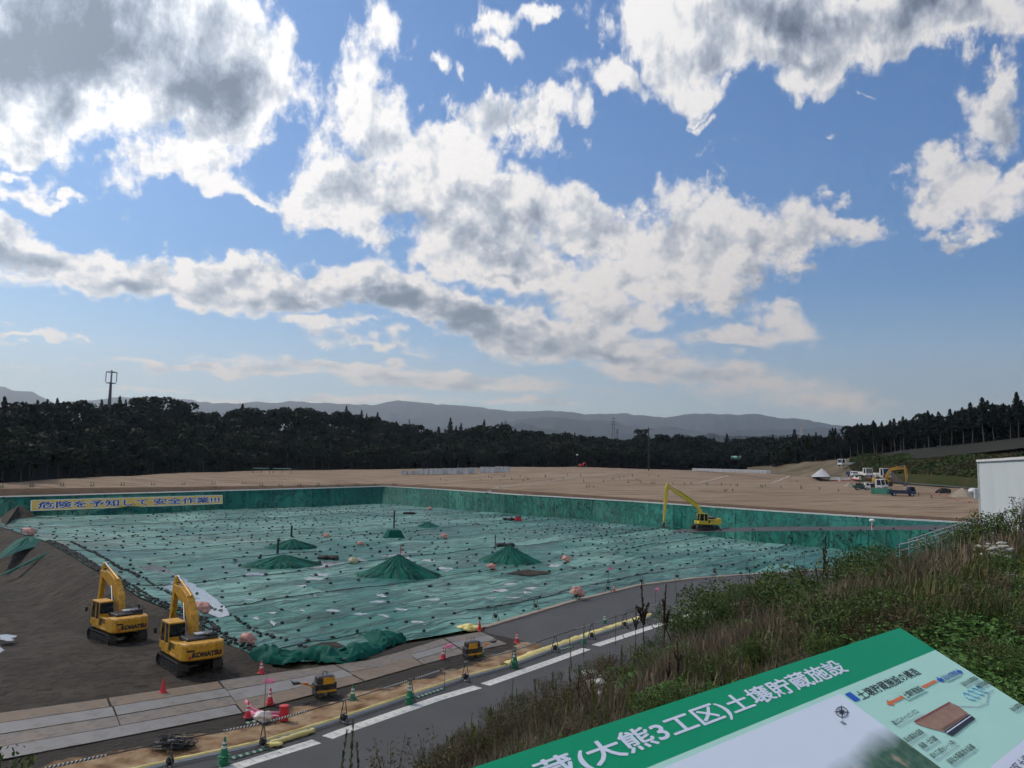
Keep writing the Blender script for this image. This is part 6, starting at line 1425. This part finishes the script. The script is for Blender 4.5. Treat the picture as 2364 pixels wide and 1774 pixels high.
# ------------------------------------------------------------------ vegetation on the viewing slope
SLB = bvh_of(bpy.data.objects['viewing_slope'])
def on_slope(px, py):
    h = SLB.ray_cast(Vector((0, 0, CZ)), ray(px, py).normalized()); return h[0]
def zs_(x, y): h = SLB.ray_cast(Vector((x, y, 60)), Vector((0, 0, -1))); return h[0].z if h[0] is not None else 0
G_dry = [leafmat('dry_grass_a', (.15, .112, .072), (.21, .165, .11), scale=.6), leafmat('dry_grass_b', (.095, .072, .046), (.145, .112, .074), scale=.6)]
G_olv = leafmat('olive_grass', (.075, .078, .028), (.11, .105, .042), scale=.6); G_grn = leafmat('green_grass', (.045, .075, .02), (.07, .10, .028), scale=.6)
rgn = np.random.default_rng(21); n = 330000
A_ = rgn.uniform(R(-34), R(38), n); r_ = np.exp(rgn.uniform(math.log(2.2), math.log(88), n)); gx_, gy_ = r_ * np.sin(A_), r_ * np.cos(A_)
db, sb = pdist(gx_, gy_, BASE); ok = (sb <= 0) & (db > .15); gx_, gy_, r_, db = gx_[ok], gy_[ok], r_[ok], db[ok]
gz0 = slope_z(gx_, gy_)
patch = vnoise(gx_, gy_, .16, 31, 3) + .25 * vnoise(gx_, gy_, .9, 4, 2)
bare = vnoise(gx_, gy_, .5, 77, 2)
SLC = on_slope(1378, 1592); path = (np.hypot(gx_ - 8.6, gy_ - 11.2) < 2.3) | (np.hypot(gx_ - SLC.x, gy_ - SLC.y) < 1.3)
stony = (gx_ < 2.2) & (gy_ < 22) & (bare > -.02)
keep = ~((bare > .34) | path | (stony & (rgn.uniform(0, 1, len(gx_)) < .75))); gx_, gy_, gz0, r_, patch, db = [q[keep] for q in (gx_, gy_, gz0, r_, patch, db)]
n = len(gx_); hgt = rgn.uniform(.18, .62, n) * (1 + .9 * np.clip(patch * 2, -.5, 1)) * np.clip(.35 + db / 3, 0, 1) * np.clip((r_ - 1) / 11, .25, 1); wid = .0065 * np.maximum(1, r_ / 6.5) * rgn.uniform(.7, 1.4, n)
az_ = rgn.uniform(0, 2 * np.pi, n); lean = rgn.uniform(.05, .55, n) * hgt; dx, dy = np.cos(az_), np.sin(az_); sx2, sy2 = -dy, dx
B0 = np.stack([gx_, gy_, gz0 - .03], 1); S_ = np.stack([sx2, sy2, np.zeros(n)], 1) * wid[:, None]
M1 = B0 + np.stack([dx * lean * .35, dy * lean * .35, hgt * .6], 1); T1 = B0 + np.stack([dx * lean, dy * lean, hgt], 1)
Vb = np.stack([B0 - S_, B0 + S_, M1 + S_ * .8, M1 - S_ * .8, T1 + S_ * .15, T1 - S_ * .15], 1)
cls = np.where(patch > .17, 0, np.where(patch > .07, 1, np.where(patch > -.06, 2, 3))); cls = np.where(rgn.uniform(0, 1, n) < .18, rgn.integers(0, 4, n), cls)
cls = np.where((gx_ < 4) & (gy_ < 16) & (rgn.uniform(0, 1, n) < .7), rgn.integers(0, 2, n), cls)
for c_, nm, l, m_ in ((0, 'dry_grass', 'pale dry grass matting the foreground slope', G_dry[0]), (1, 'dry_grass', 'brown withered grass matting the foreground slope', G_dry[1]), (2, 'grass', 'olive grass on the foreground slope', G_olv), (3, 'grass', 'green grass on the foreground slope', G_grn)):
    k = cls == c_; v_ = Vb[k].reshape(-1, 3); i_ = np.arange(k.sum())[:, None] * 6; f_ = np.concatenate([i_ + np.array([[0, 1, 2, 3]]), i_ + np.array([[3, 2, 4, 5]])]); tag(link(nm, npmesh(nm, v_, f_, m_)), l, 'grass', kind='stuff')

W_brown = mat('dead_stalk', (.030, .020, .014), (.050, .034, .024), 8, .9, spec=.1); W_gold = leafmat('goldenrod_leaf', (.095, .125, .026), (.15, .16, .030), scale=1.2); W_goldf = leafmat('goldenrod_flower', (.13, .105, .012), (.09, .09, .015), scale=2)
W_shr = leafmat('shrub_leaf', (.042, .075, .020), (.072, .11, .030), (.10, .115, .032), scale=1.5); W_kud = leafmat('vine_leaf', (.055, .12, .026), (.08, .155, .036), (.045, .085, .02), scale=2); W_mug = leafmat('mugwort_leaf', (.095, .078, .048), (.14, .115, .075), scale=1.5); W_rust = leafmat('rusty_leaf', (.10, .066, .038), (.075, .064, .03), scale=1.5)
def leafmesh(C, L_, Wd, dirs, seed):        # pointed leaves: centre line direction dirs, length L_, width Wd
    rg = np.random.default_rng(seed); n = len(C); d = dirs / np.linalg.norm(dirs, axis=1, keepdims=True); s = np.cross(d, rg.normal(size=(n, 3))); s /= np.linalg.norm(s, axis=1, keepdims=True)
    L_, Wd = np.asarray(L_)[:, None], np.asarray(Wd)[:, None]
    return np.stack([C, C + d * L_ * .45 + s * Wd, C + d * L_, C + d * L_ * .45 - s * Wd], 1).reshape(-1, 3), np.arange(n * 4).reshape(n, 4)
def dock_proto(seed):
    rg = random.Random(seed); b = MB(); b.tube([(0, 0, -.1), (.02, .01, .5), (.03, .03, 1.0)], [.008, .006, .003], 5); tips = [((0.0, 0, .45), (.03, .03, 1.0))]
    for k in range(rg.randrange(3, 6)):
        a = rg.uniform(0, 6.28); z = rg.uniform(.4, .7); l = rg.uniform(.14, .26); p, q = (.02, .01, z), (.02 + l * .35 * math.cos(a), .01 + l * .35 * math.sin(a), z + l); b.tube([p, q], [.005, .002], 4); tips.append((p, q))
    for p, q in tips:
        p, q = Vector(p), Vector(q)
        for i in range(26 if q.z > .95 else 11):
            c = p.lerp(q, .15 + .85 * i / (26 if q.z > .95 else 11)); w = .016 * (1.1 - .7 * i / 26)
            b.blob((c.x + rg.uniform(-.008, .008), c.y + rg.uniform(-.008, .008), c.z), (w, w, .016), 1, .3, seed=i)
    return b
WEED = {}
def reg(kind, parts): WEED.setdefault(kind, []).append(parts)
for k in range(3): reg('dock_stalk', [('stalk', dock_proto(k).mesh('stalk', W_brown))])
for k in range(4):
    rg = np.random.default_rng(100 + k); b = MB(); b.tube([(0, 0, -.1), (.01, 0, .5), (.03, .01, .98)], [.008, .006, .002], 5); n = 260; t = rg.uniform(.10, 1.0, n); a = rg.uniform(0, 6.28, n); C = np.stack([.03 * t, .01 * t, t], 1); D = np.stack([np.cos(a), np.sin(a), rg.uniform(.5, 1.6, n)], 1)
    V, Q = leafmesh(C, rg.uniform(.06, .12, n) * (1.15 - .75 * t), rg.uniform(.006, .011, n), D, k); reg('goldenrod', [('stem', b.mesh('stem', W_gold)), ('leaves', npmesh('leaves', V, Q, W_gold if k % 2 else W_shr))])
    if k > 1: n = 120; t = rg.uniform(.8, 1.02, n); a = rg.uniform(0, 6.28, n); C = np.stack([.03 + .05 * (1.04 - t) * 4 * np.cos(a), .05 * (1.04 - t) * 4 * np.sin(a), t], 1); V, Q = quads(C, rg.uniform(.008, .016, n), None, 1, k); WEED['goldenrod'][-1].append(('flower_head', npmesh('flower_head', V, Q, W_goldf)))
for k in range(4):
    rg = np.random.default_rng(200 + k); n = 1800; Cs = []
    for j in range(9):
        c = np.array([rg.uniform(-.38, .38), rg.uniform(-.38, .38), rg.uniform(.25, .78)]); d = rg.normal(size=(n // 9, 3)); d /= np.linalg.norm(d, axis=1, keepdims=True); Cs.append(c + d * np.array([.24, .24, .20]) * rg.uniform(.6, 1.1, (n // 9, 1)))
    C = np.concatenate(Cs); D = rg.normal(size=C.shape) * .7 + C * np.array([1, 1, .4]); V, Q = leafmesh(C, rg.uniform(.028, .062, len(C)), rg.uniform(.008, .017, len(C)), D, k); b = MB()
    for j in range(7): a = j * .9; b.tube([(0, 0, -.1), (.15 * math.cos(a), .15 * math.sin(a), .35), (.32 * math.cos(a), .32 * math.sin(a), .75)], [.013, .009, .004], 4)
    reg('shrub', [('branches', b.mesh('branches', M_bark)), ('foliage', npmesh('foliage', V, Q, W_rust if k == 3 else W_shr))])
for k in range(3):
    rg = np.random.default_rng(300 + k); n = 900; a = rg.uniform(0, 6.28, n); rr = .75 * np.sqrt(rg.uniform(0, 1, n)); z = .52 * (1 - (rr / .8) ** 2) * rg.uniform(.35, 1.05, n) + .05 + .1 * np.sin(a * 3 + k); C = np.stack([rr * np.cos(a), rr * np.sin(a), z], 1); D = np.stack([np.cos(a) + rg.normal(0, .7, n), np.sin(a) + rg.normal(0, .7, n), rg.uniform(-.3, .5, n)], 1)
    V, Q = leafmesh(C, rg.uniform(.05, .11, n), rg.uniform(.016, .036, n), D, k); reg('vine_clump', [('leaves', npmesh('leaves', V, Q, W_kud))])
for k in range(3):
    rg = np.random.default_rng(400 + k); b = MB(); Cs = []; 
    for j in range(9):
        a = rg.uniform(0, 6.28); l = rg.uniform(.1, .4); b.tube([(0, 0, -.1), (l * .4 * math.cos(a), l * .4 * math.sin(a), .5), (l * math.cos(a), l * math.sin(a), rg.uniform(.8, 1.0))], [.007, .005, .002], 4); t = rg.uniform(.35, 1, 60); Cs.append(np.stack([l * t * math.cos(a), l * t * math.sin(a), t * .93], 1) + rg.normal(0, .03, (60, 3)))
    C = np.concatenate(Cs); V, Q = leafmesh(C, rg.uniform(.03, .07, len(C)), rg.uniform(.004, .010, len(C)), rg.normal(size=C.shape) + np.array([0, 0, .8]), k); b.add(V, Q.tolist()); reg('dry_weed', [('plumes', b.mesh('plumes', W_mug))])
LBL = {'dock_stalk': ('dark dead weed stalk with knobbly seed heads on the foreground slope', 'weed', 'dead stalks on the slope'), 'goldenrod': ('tall green weed with narrow upright leaves on the foreground slope', 'weed', 'tall green weeds on the slope'), 'shrub': ('dark leafy bush growing on the foreground slope', 'bush', 'leafy bushes on the slope'), 'vine_clump': ('bright green broad-leaved creeper clump on the foreground slope', 'creeper', 'creeper clumps on the slope'), 'dry_weed': ('brown dried weed tuft with feathery stems on the foreground slope', 'weed', 'dry weed tufts on the slope')}
cnt = {}
def plant(kind, p, h, w=None, var=None, label=None, tilt=0):
    cnt[kind] = cnt.get(kind, 0) + 1
    if cnt[kind] > 280 and not label: return None
    parts = WEED[kind][random.randrange(len(WEED[kind])) if var is None else var]; l = LBL[kind]
    o = thing(kind, label or l[0], l[1], p, random.uniform(0, 6.28), None if label else l[2]); w = w or h * random.uniform(.85, 1.2); o.scale = (w, w, h); o.rotation_euler = (random.uniform(-.08, .08) + tilt, random.uniform(-.08, .08), random.uniform(0, 6.28))
    for nm, me in parts: link(nm, me, o)
    return o
def plant_px(kind, px, ytop, ybot, w=None, var=None, label=None, tilt=0):
    b_ = on_slope(px, ybot)
    if b_ is None: return
    d = math.hypot(b_.x, b_.y); r = ray(px, ytop); top = CZ + r.z / math.hypot(r.x, r.y) * d
    plant(kind, b_, max(.2, top - b_.z), w, var, label, tilt)
# the ones that stand out in the photograph
for k, px, yt, yb, w in (('dock_stalk', 1492, 1335, 1560, None), ('dock_stalk', 1531, 1345, 1530, None), ('dock_stalk', 1468, 1395, 1520, None), ('dock_stalk', 1340, 1560, 1680, None), ('dock_stalk', 1365, 1560, 1660, None), ('dock_stalk', 1897, 1235, 1400, None), ('dock_stalk', 1478, 1560, 1640, None), ('dock_stalk', 1565, 1480, 1620, None),
    ('goldenrod', 1347, 1440, 1530, .9), ('goldenrod', 1320, 1470, 1560, .9), ('goldenrod', 1520, 1385, 1480, .9), ('goldenrod', 1566, 1325, 1440, .9), ('goldenrod', 1598, 1345, 1450, .9), ('goldenrod', 1421, 1420, 1500, .9), ('goldenrod', 1180, 1568, 1640, .9), ('goldenrod', 1195, 1590, 1650, .9), ('goldenrod', 1165, 1598, 1650, .9), ('goldenrod', 1086, 1645, 1720, .9), ('goldenrod', 1075, 1668, 1720, .9), ('goldenrod', 1068, 1685, 1722, .9), ('goldenrod', 1102, 1662, 1712, .9), ('goldenrod', 1132, 1625, 1680, .9),
    ('goldenrod', 1748, 1283, 1400, .9), ('goldenrod', 1775, 1295, 1400, .9), ('goldenrod', 1806, 1282, 1400, .9), ('goldenrod', 1832, 1285, 1400, .9), ('goldenrod', 1856, 1278, 1390, .9), ('goldenrod', 1932, 1240, 1370, .9), ('goldenrod', 1955, 1250, 1370, .9), ('goldenrod', 2045, 1238, 1330, .9), ('goldenrod', 2072, 1236, 1330, .9), ('goldenrod', 1730, 1310, 1420, .9), ('goldenrod', 1712, 1320, 1420, .9),
    ('shrub', 1630, 1328, 1470, None), ('shrub', 1660, 1350, 1480, None), ('shrub', 1700, 1345, 1460, None), ('shrub', 1760, 1300, 1440, None), ('shrub', 1800, 1310, 1450, None), ('shrub', 1850, 1300, 1450, None), ('shrub', 1900, 1265, 1440, None), ('shrub', 1940, 1270, 1420, None), ('shrub', 1985, 1235, 1380, None), ('shrub', 2015, 1245, 1390, None), ('shrub', 1880, 1330, 1500, None), ('shrub', 1935, 1350, 1520, None), ('shrub', 1560, 1400, 1500, None), ('shrub', 1590, 1390, 1500, None),
    ('shrub', 2110, 1238, 1340, None), ('shrub', 2170, 1215, 1320, None), ('shrub', 2230, 1195, 1300, None), ('shrub', 2300, 1170, 1280, None), ('shrub', 2350, 1160, 1260, None), ('shrub', 2140, 1270, 1380, None), ('shrub', 2050, 1280, 1420, None), ('shrub', 2000, 1330, 1480, None), ('shrub', 2080, 1350, 1500, None), ('shrub', 1730, 1390, 1520, None), ('shrub', 1650, 1530, 1590, None), ('shrub', 1905, 1450, 1560, None)):
    plant_px(k, px, yt, yb, w)
# scatter: raycast random photo positions so that the cover is even to the eye, each plant standing on the slope
rgp = random.Random(77)
def skyl(x): return np.interp(x, [950, 1060, 1180, 1300, 1420, 1500, 1560, 1600, 1680, 1750, 1860, 1960, 2014, 2095, 2250, 2364], [1774, 1705, 1610, 1555, 1510, 1480, 1450, 1405, 1355, 1335, 1310, 1300, 1290, 1275, 1200, 1175])
sil = []
for x in range(950, 2364, 60):
    for y in range(1150, 1774, 4):
        if on_slope(x, y) is not None: sil.append((x, y, int(skyl(x)))); break
print('SILHOUETTE', sil)
for i in range(1900):
    x = rgp.uniform(980, 2420); y = rgp.uniform(skyl(x) + 12, 1800); p = on_slope(x, y)
    if p is None: continue
    d = math.hypot(p.x, p.y); db_, sb_ = pdist(np.array([p.x]), np.array([p.y]), BASE)
    if db_[0] < .5 or d < 2.6 or math.hypot(p.x - SLC.x * .95, p.y - SLC.y * .95) < 1.8: continue
    ph = min(rgp.uniform(25, 100), y - skyl(x) + rgp.uniform(-8, 42 if x > 1620 else 14))
    if ph < 14: continue
    h_ = max(.12, min(ph * d / 1785, 1.5))
    u_ = rgp.random()
    if x > 2080 and y > 1330 and d < 9: k = 'vine_clump' if u_ < .7 else 'shrub'
    elif x < 1500 and y > 1550: k = 'dry_weed' if u_ < .7 else ('goldenrod' if u_ < .85 else 'shrub')
    elif x > 1500: k = 'dry_weed' if u_ < .26 else ('shrub' if u_ < .56 else ('goldenrod' if u_ < .82 else ('vine_clump' if u_ < .95 else 'dock_stalk')))
    else: k = 'dry_weed' if u_ < .55 else ('goldenrod' if u_ < .8 else ('shrub' if u_ < .95 else 'dock_stalk'))
    plant(k, p, h_, h_ * rgp.uniform(.8, 1.4) if k != 'vine_clump' else h_ * rgp.uniform(1.1, 1.8))
# near stalks rising over the bottom edge of the view, and the bush at lower left
for px, py, d, l in ((770, 1690, 5.2, 'leftmost bare weed spike rising over the foreground road'), (811, 1672, 5.6, 'tallest weed spike rising over the foreground road'), (845, 1712, 5.2, 'short weed spike right of the tallest one over the road'), (905, 1712, 5.0, 'leaning weed spray rising over the foreground road'), (1000, 1690, 6.2, 'thin dark weed stem over the foreground road, rightmost')):
    t = PD(px, py, d); z0 = zs_(t.x, t.y); plant('goldenrod' if 'spike' in l else 'dry_weed', Vector((t.x, t.y, z0)), max(.3, t.z - z0), .30 if 'spike' in l else .7, 0, l)
t = PD(30, 1725, 8.0); o = plant('shrub', Vector((t.x, t.y, t.z - 1.45)), 1.5, .9, 0, 'leafy bush tip at the lower left corner of the view')
# slab, ropes, stones, gravel
sp = [on_slope(*c3(*q)) for q in ((1085, 985), (1195, 975), (1290, 1120), (1225, 1185), (1155, 1160))]
if all(q is not None for q in sp):
    c_ = sum(sp, Vector()) / 5; b = MB(); V = [q - c_ + Vector((0, 0, .30)) for q in sp] + [q - c_ - Vector((0, 0, .1)) for q in sp]; b.add(V, [(0, 1, 2, 3, 4)[::-1], (5, 6, 7, 8, 9)] + [(i, (i + 1) % 5, 5 + (i + 1) % 5, 5 + i) for i in range(5)]); o = b.build('concrete_slab', M_conc); o.location = c_; tag(o, 'pale concrete slab lying in the grass of the slope', 'slab')
M_rope = mat('yellow_rope', (.36, .30, .08), rough=.8)
def rope(pts, l, r=.02, lift=.35):
    ps = []
    for x, y in pts:
        p = on_slope(x, y + 6)
        if p is not None: ps.append(p + Vector((0, 0, lift)))
    if len(ps) > 1: tag(MB().tube(ps, r, 5).build('rope', M_rope), l, 'rope')
rope([c3(680, 1385), c3(800, 1320), c3(950, 1270), c3(1080, 1225), c3(1165, 1190)], 'pale yellow rope strung across the grass left of the board', .014); rope([(2050, 1335 - 100), (2200, 1215), (2364, 1180)], 'thin rope strung over the shrubs at upper right', .02, .9)
pa2, pb2 = on_slope(*c3(1525, 975)), on_slope(*c3(1525, 975))
if pa2 is not None: d = math.hypot(pa2.x, pa2.y); tq = PD(*c3(1380, 672), d); tag(MB().tube([pa2, tq], .022, 6).build('pole', mat('yellow_black_pole', (.50, .42, .06), (.10, .09, .03), 9, .5)), 'yellow pole leaning left among the weeds above the road', 'pole')
b = MB(); k = 0
for i in range(900):
    x, y = rgp.uniform(940, 1260), rgp.uniform(1630, 1790); p = on_slope(x, y)
    if p is None or float(vnoise(p.x, p.y, .6, 9, 2)) < .0: continue
    s = rgp.uniform(.018, .06); b.blob((p.x, p.y, p.z + s * .3), (s, s * rgp.uniform(.6, 1), s * .6), 1, .35, seed=i)
tag(b.build('stones', M_gravel), 'grey stones scattered at the foot of the slope', 'stones', kind='stuff')
gv = arc_grid('gravel_path', R(28), R(48), 40, np.linspace(9.2, 14.5, 30), lambda x, y, a, r: slope_z(x, y) + .03 + vnoise(x, y, 3, 5, 2) * .05, M_gravel); struct(gv)
b = MB()
for i in range(260):
    x, y = rgp.uniform(2262, 2330), rgp.uniform(1265, 1330); p = on_slope(x, y)
    if p is not None: s = rgp.uniform(.02, .06); b.blob((p.x + rgp.uniform(-.1, .1), p.y, p.z + .35 + rgp.uniform(-.1, .15)), (s, s, s * .5), 1, .3, seed=i)
tag(b.build('white_flowers', mat('white_flower', (.36, .35, .30), (.26, .25, .20), 3, .8)), 'pale flower heads among the grass by the gravel path', 'flowers', kind='stuff')

# rough growth on the grassy hillside
rgh = np.random.default_rng(9); me = gh.data; nv3 = len(me.vertices); vh = np.empty(nv3 * 3); me.vertices.foreach_get('co', vh); vh = vh.reshape(n1 if False else 120, 34, 3)
iu, jv = rgh.uniform(29, 118.9, 26000), rgh.uniform(1, 32.9, 26000); i0, j0 = iu.astype(int), jv.astype(int); fu, fv = (iu - i0)[:, None], (jv - j0)[:, None]
C = vh[i0, j0] * (1 - fu) * (1 - fv) + vh[i0 + 1, j0] * fu * (1 - fv) + vh[i0, j0 + 1] * (1 - fu) * fv + vh[i0 + 1, j0 + 1] * fu * fv
cl = vnoise(C[:, 0], C[:, 1], .12, 5, 3); C[:, 2] += .25 + np.clip(cl, 0, 1) * 1.8
V, Q = quads(C, rgh.uniform(.25, .55, len(C)) * (1 + np.clip(cl * 2, 0, 1)), np.array([0, -.3, .8]), 1.2, 4); k = cl + rgh.normal(0, .08, len(C)) > .03
W_hg = leafmat('hillside_green', (.034, .058, .014), (.055, .075, .022), scale=.1); W_hb = leafmat('hillside_brown', (.070, .060, .026), (.05, .052, .022), scale=.1)
me = npmesh('hillside_growth', V, Q, [W_hg, W_hb], mi=np.where(k, 0, 1)); tag(link('hillside_growth', me), 'low green and brown growth covering the hillside below the cedars', 'undergrowth', kind='stuff')

# ------------------------------------------------------------------ information board in the foreground
hd_ = Vector((.73432251, .67880075, 0)); vd_ = Vector((.60879789, -.65859384, -.44228869)); C_ = Vector((.87291446, 1.76611631, CZ - .34475138))
Mbd = basis(C_, hd_, -vd_); IL = Matrix.Translation(-C_) @ Mbd
bd = thing('information_board', 'slanted information board with green header and Japanese text in the foreground', 'information board', C_)
def flat(name, u0, u1, v0, v1, m, dz, par=bd, pts=None):
    b = MB(); q = pts or [(u0, -v1), (u1, -v1), (u1, -v0), (u0, -v0)]; b.add([(x, y, 0) for x, y in q], [tuple(range(len(q)))]); me = b.mesh(name, m); me.transform(IL @ Matrix.Translation((0, 0, dz))); return link(name, me, par)
def btext(s, u0, u1, v0, v1, m, bold=.01, dz=.0012, par=bd, name='lettering'): return text_box(s, m, u0, u1, -v1, -v0, bold, name, par, IL @ Matrix.Translation((0, 0, dz)))
B_grn = mat('board_green', (.003, .27, .125), rough=.55, spec=.2); B_pale = mat('board_pale_green', (.40, .66, .56), rough=.55, spec=.2); B_wt = mat('board_white', (.62, .66, .76), rough=.55, spec=.2); B_txt = mat('board_black', (.03, .035, .045), rough=.55, spec=.2); B_blue = mat('board_blue', (.02, .09, .42), rough=.55, spec=.2); B_or = mat('board_orange', (.62, .16, .06), rough=.55, spec=.2); B_br = mat('board_brown', (.27, .14, .09), (.33, .19, .12), 60, .5); B_rd = mat('board_dark_red', (.25, .05, .05), rough=.55, spec=.2); B_gy = mat('board_grey', (.36, .42, .46), rough=.55, spec=.2); B_lb = mat('board_light_blue', (.22, .48, .62), rough=.55, spec=.2)
me = MB().rbox((-.80, -.45, -.0135), (1.60, .90, .025), .004, 1).mesh('panel', M_wht); me.transform(IL); link('panel', me, bd)
for u in (-1.35, -.25):
    q = IL @ Vector((u, -.45, -.03)); b = MB(); b.tube([q, Vector((q.x, q.y, -1.6))], .03, 8); b.build('leg', M_galv, bd)
flat('header_band', -1.6, 0, 0, .0795, B_grn, .0005); flat('pale_field', -1.6, 0, .0795, .9, B_pale, .0005)
# printed aerial view: pale sky over woods and a cleared site
m = bpy.data.materials.new('aerial_print'); m.use_nodes = True; t = m.node_tree; bs = t.nodes['Principled BSDF']; bs.inputs['Roughness'].default_value = .55; bs.inputs['Specular IOR Level'].default_value = .2
co = t.nodes.new('ShaderNodeTexCoord'); uv = t.nodes.new('ShaderNodeSeparateXYZ')
me = MB(); me.add([(-1.6, -.9, 0), (-.477, -.9, 0), (-.477, -.088, 0), (-1.6, -.088, 0)], [(0, 1, 2, 3)]); me = me.mesh('aerial_view', m)
at = me.attributes.new('sheet_uv', 'FLOAT_VECTOR', 'POINT'); at.data.foreach_set('vector', np.array([[-1.6, .9, 0], [-.477, .9, 0], [-.477, .088, 0], [-1.6, .088, 0]], np.float32).ravel()); me.transform(IL @ Matrix.Translation((0, 0, .0011))); link('aerial_view', me, bd)
an = t.nodes.new('ShaderNodeAttribute'); an.attribute_name = 'sheet_uv'; t.links.new(an.outputs['Vector'], uv.inputs[0])
def tn(sc, d=5):
    q = t.nodes.new('ShaderNodeTexNoise'); t.links.new(an.outputs['Vector'], q.inputs['Vector']); q.inputs['Scale'].default_value = sc; q.inputs['Detail'].default_value = d; return q.outputs['Fac']
def tmr(x, a, b_, c=0., d=1.):
    q = t.nodes.new('ShaderNodeMapRange'); t.links.new(x, q.inputs[0])
    for i, w in ((1, a), (2, b_), (3, c), (4, d)): q.inputs[i].default_value = w
    return q.outputs[0]
def tmix(f, a, b_):
    q = t.nodes.new('ShaderNodeMix'); q.data_type = 'RGBA'; t.links.new(f, q.inputs[0])
    for i, w in ((6, a), (7, b_)):
        if isinstance(w, tuple): q.inputs[i].default_value = (*w, 1)
        else: t.links.new(w, q.inputs[i])
    return q.outputs[2]
def tmath(op, a, b_):
    q = t.nodes.new('ShaderNodeMath'); q.operation = op
    for i, w in enumerate((a, b_)):
        if isinstance(w, (int, float)): q.inputs[i].default_value = w
        else: t.links.new(w, q.inputs[i])
    return q.outputs[0]
woods = tmix(tmr(tn(60), .35, .65), (.03, .09, .06), (.09, .16, .10)); land = tmix(tmr(tn(14, 3), .52, .60), woods, (.34, .27, .19))
edge = tmath('ADD', uv.outputs[1], tmath('MULTIPLY', tmath('SUBTRACT', tn(9), .5), .05)); edge = tmath('ADD', edge, tmath('MULTIPLY', uv.outputs[0], .08))
t.links.new(tmix(tmr(edge, .125, .165), (.62, .68, .76), land), bs.inputs['Base Color'])
ln = btext('貯蔵(大熊3工区)土壌貯蔵施設', -1.232, -.369, .0195, .0605, B_wt, .020)
flat('heading_mark', -.468, -.447, .092, .112, B_blue, .0015); btext('土壌貯蔵施設の構造', -.440, -.170, .0955, .1155, B_txt, .012)
flat('arrow', 0, 0, 0, 0, B_or, .0015, pts=[(-.396, -.1395), (-.380, -.1315), (-.380, -.1365), (-.160, -.1365), (-.160, -.1425), (-.380, -.1425), (-.380, -.1475)]); flat('arrow', 0, 0, 0, 0, B_blue, .0016, pts=[(-.156, -.1405), (-.140, -.133), (-.140, -.138), (-.042, -.140), (-.042, -.135), (-.026, -.1435), (-.042, -.152), (-.042, -.147), (-.140, -.145), (-.140, -.150)])
flat('arrow_label', -.327, -.235, .131, .149, B_pale, .0022); btext('土壌貯蔵施設', -.322, -.240, .133, .147, B_txt, .006, .0028); flat('arrow_label', -.132, -.050, .134, .151, B_pale, .0022); btext('浸出水処理施設', -.130, -.052, .136, .149, B_blue, .006, .0028)
for s_, u0, u1, v in (('覆土工(キャッピング工)', -.449, -.343, .168), ('雨水集排水設備', -.475, -.404, .199), ('保護・仕切層', -.462, -.393, .2185), ('遮水工(遮水シート等)', -.467, -.361, .239), ('保有水等集排水設備', -.446, -.328, .259), ('浸出水処理施設', -.100, -.012, .164), ('水質管理設備', -.066, -.004, .181), ('雨水調整池', -.066, -.004, .248)):
    btext(s_, u0, u1, v, v + .0105, B_txt, .003, .0024); flat('rule', u0, u1 + .004, v + .0125, v + .0137, B_gy, .0015)
dg = flat('structure_diagram', 0, 0, 0, 0, B_br, .0015, pts=[(-.388, -.194), (-.392, -.188), (-.216, -.188), (-.208, -.199), (-.212, -.219), (-.232, -.222), (-.352, -.222), (-.372, -.208)])
flat('red_edge', 0, 0, 0, 0, B_rd, .002, dg.parent, [(-.392, -.188), (-.389, -.185), (-.217, -.185), (-.216, -.188)]); flat('dark_layer', 0, 0, 0, 0, B_txt, .002, dg.parent, [(-.352, -.2235), (-.212, -.2205), (-.214, -.232), (-.345, -.236)]); flat('white_line', 0, 0, 0, 0, B_wt, .0026, dg.parent, [(-.350, -.2255), (-.216, -.2235), (-.216, -.2250), (-.349, -.2275)])
for k in range(16): flat('sheet_tick', 0, 0, 0, 0, B_txt, .002, dg.parent, [(-.345 + k * .008, -.216), (-.343 + k * .008, -.216), (-.341 + k * .008, -.221), (-.344 + k * .008, -.221)])
flat('pond_outline', 0, 0, 0, 0, B_gy, .0015, dg.parent, [(-.206, -.199), (-.15, -.217), (-.11, -.219), (-.05, -.205), (-.02, -.205), (-.02, -.2065), (-.05, -.2067), (-.11, -.221), (-.15, -.219), (-.207, -.201)])
for k in range(4):
    b = MB(); cx, cy = -.135 + k * .026, -.193; pts = [(cx + .011 * math.cos(q * .5236), cy + .010 * math.sin(q * .5236), 0) for q in range(13)]; b.tube(pts, .0012, 4); me = b.mesh('water_ring', B_lb); me.transform(IL @ Matrix.Translation((0, 0, .0015))); link('water_ring', me, dg.parent)
b = MB(); cp_ = lambda r, a: (-.533 + r * (math.cos(a) * .0165 + math.sin(a) * .0195), -.1185 + r * (-math.cos(a) * .0055 + math.sin(a) * .0105), 0)
for k in range(8):
    a = k * math.pi / 4; l = 1.15 if k % 2 == 0 else .6; b.add([cp_(0, 0), cp_(.24, a - .5), cp_(l, a), cp_(.24, a + .5)], [(0, 1, 2, 3)])
b.tube([cp_(.78, q * .2618) for q in range(25)], .0006, 4); me = b.mesh('compass_rose', B_txt); me.transform(IL @ Matrix.Translation((0, 0, .0018))); link('compass_rose', me, bd); btext('N', -.5665, -.5585, .131, .1405, B_txt, .006, .0018)
flat('text_field', -.36, 0, .302, .9, B_wt, .0015)
btext('3工区土壌貯蔵施設', -.345, -.12, .318, .336, B_txt, .003, .0024)
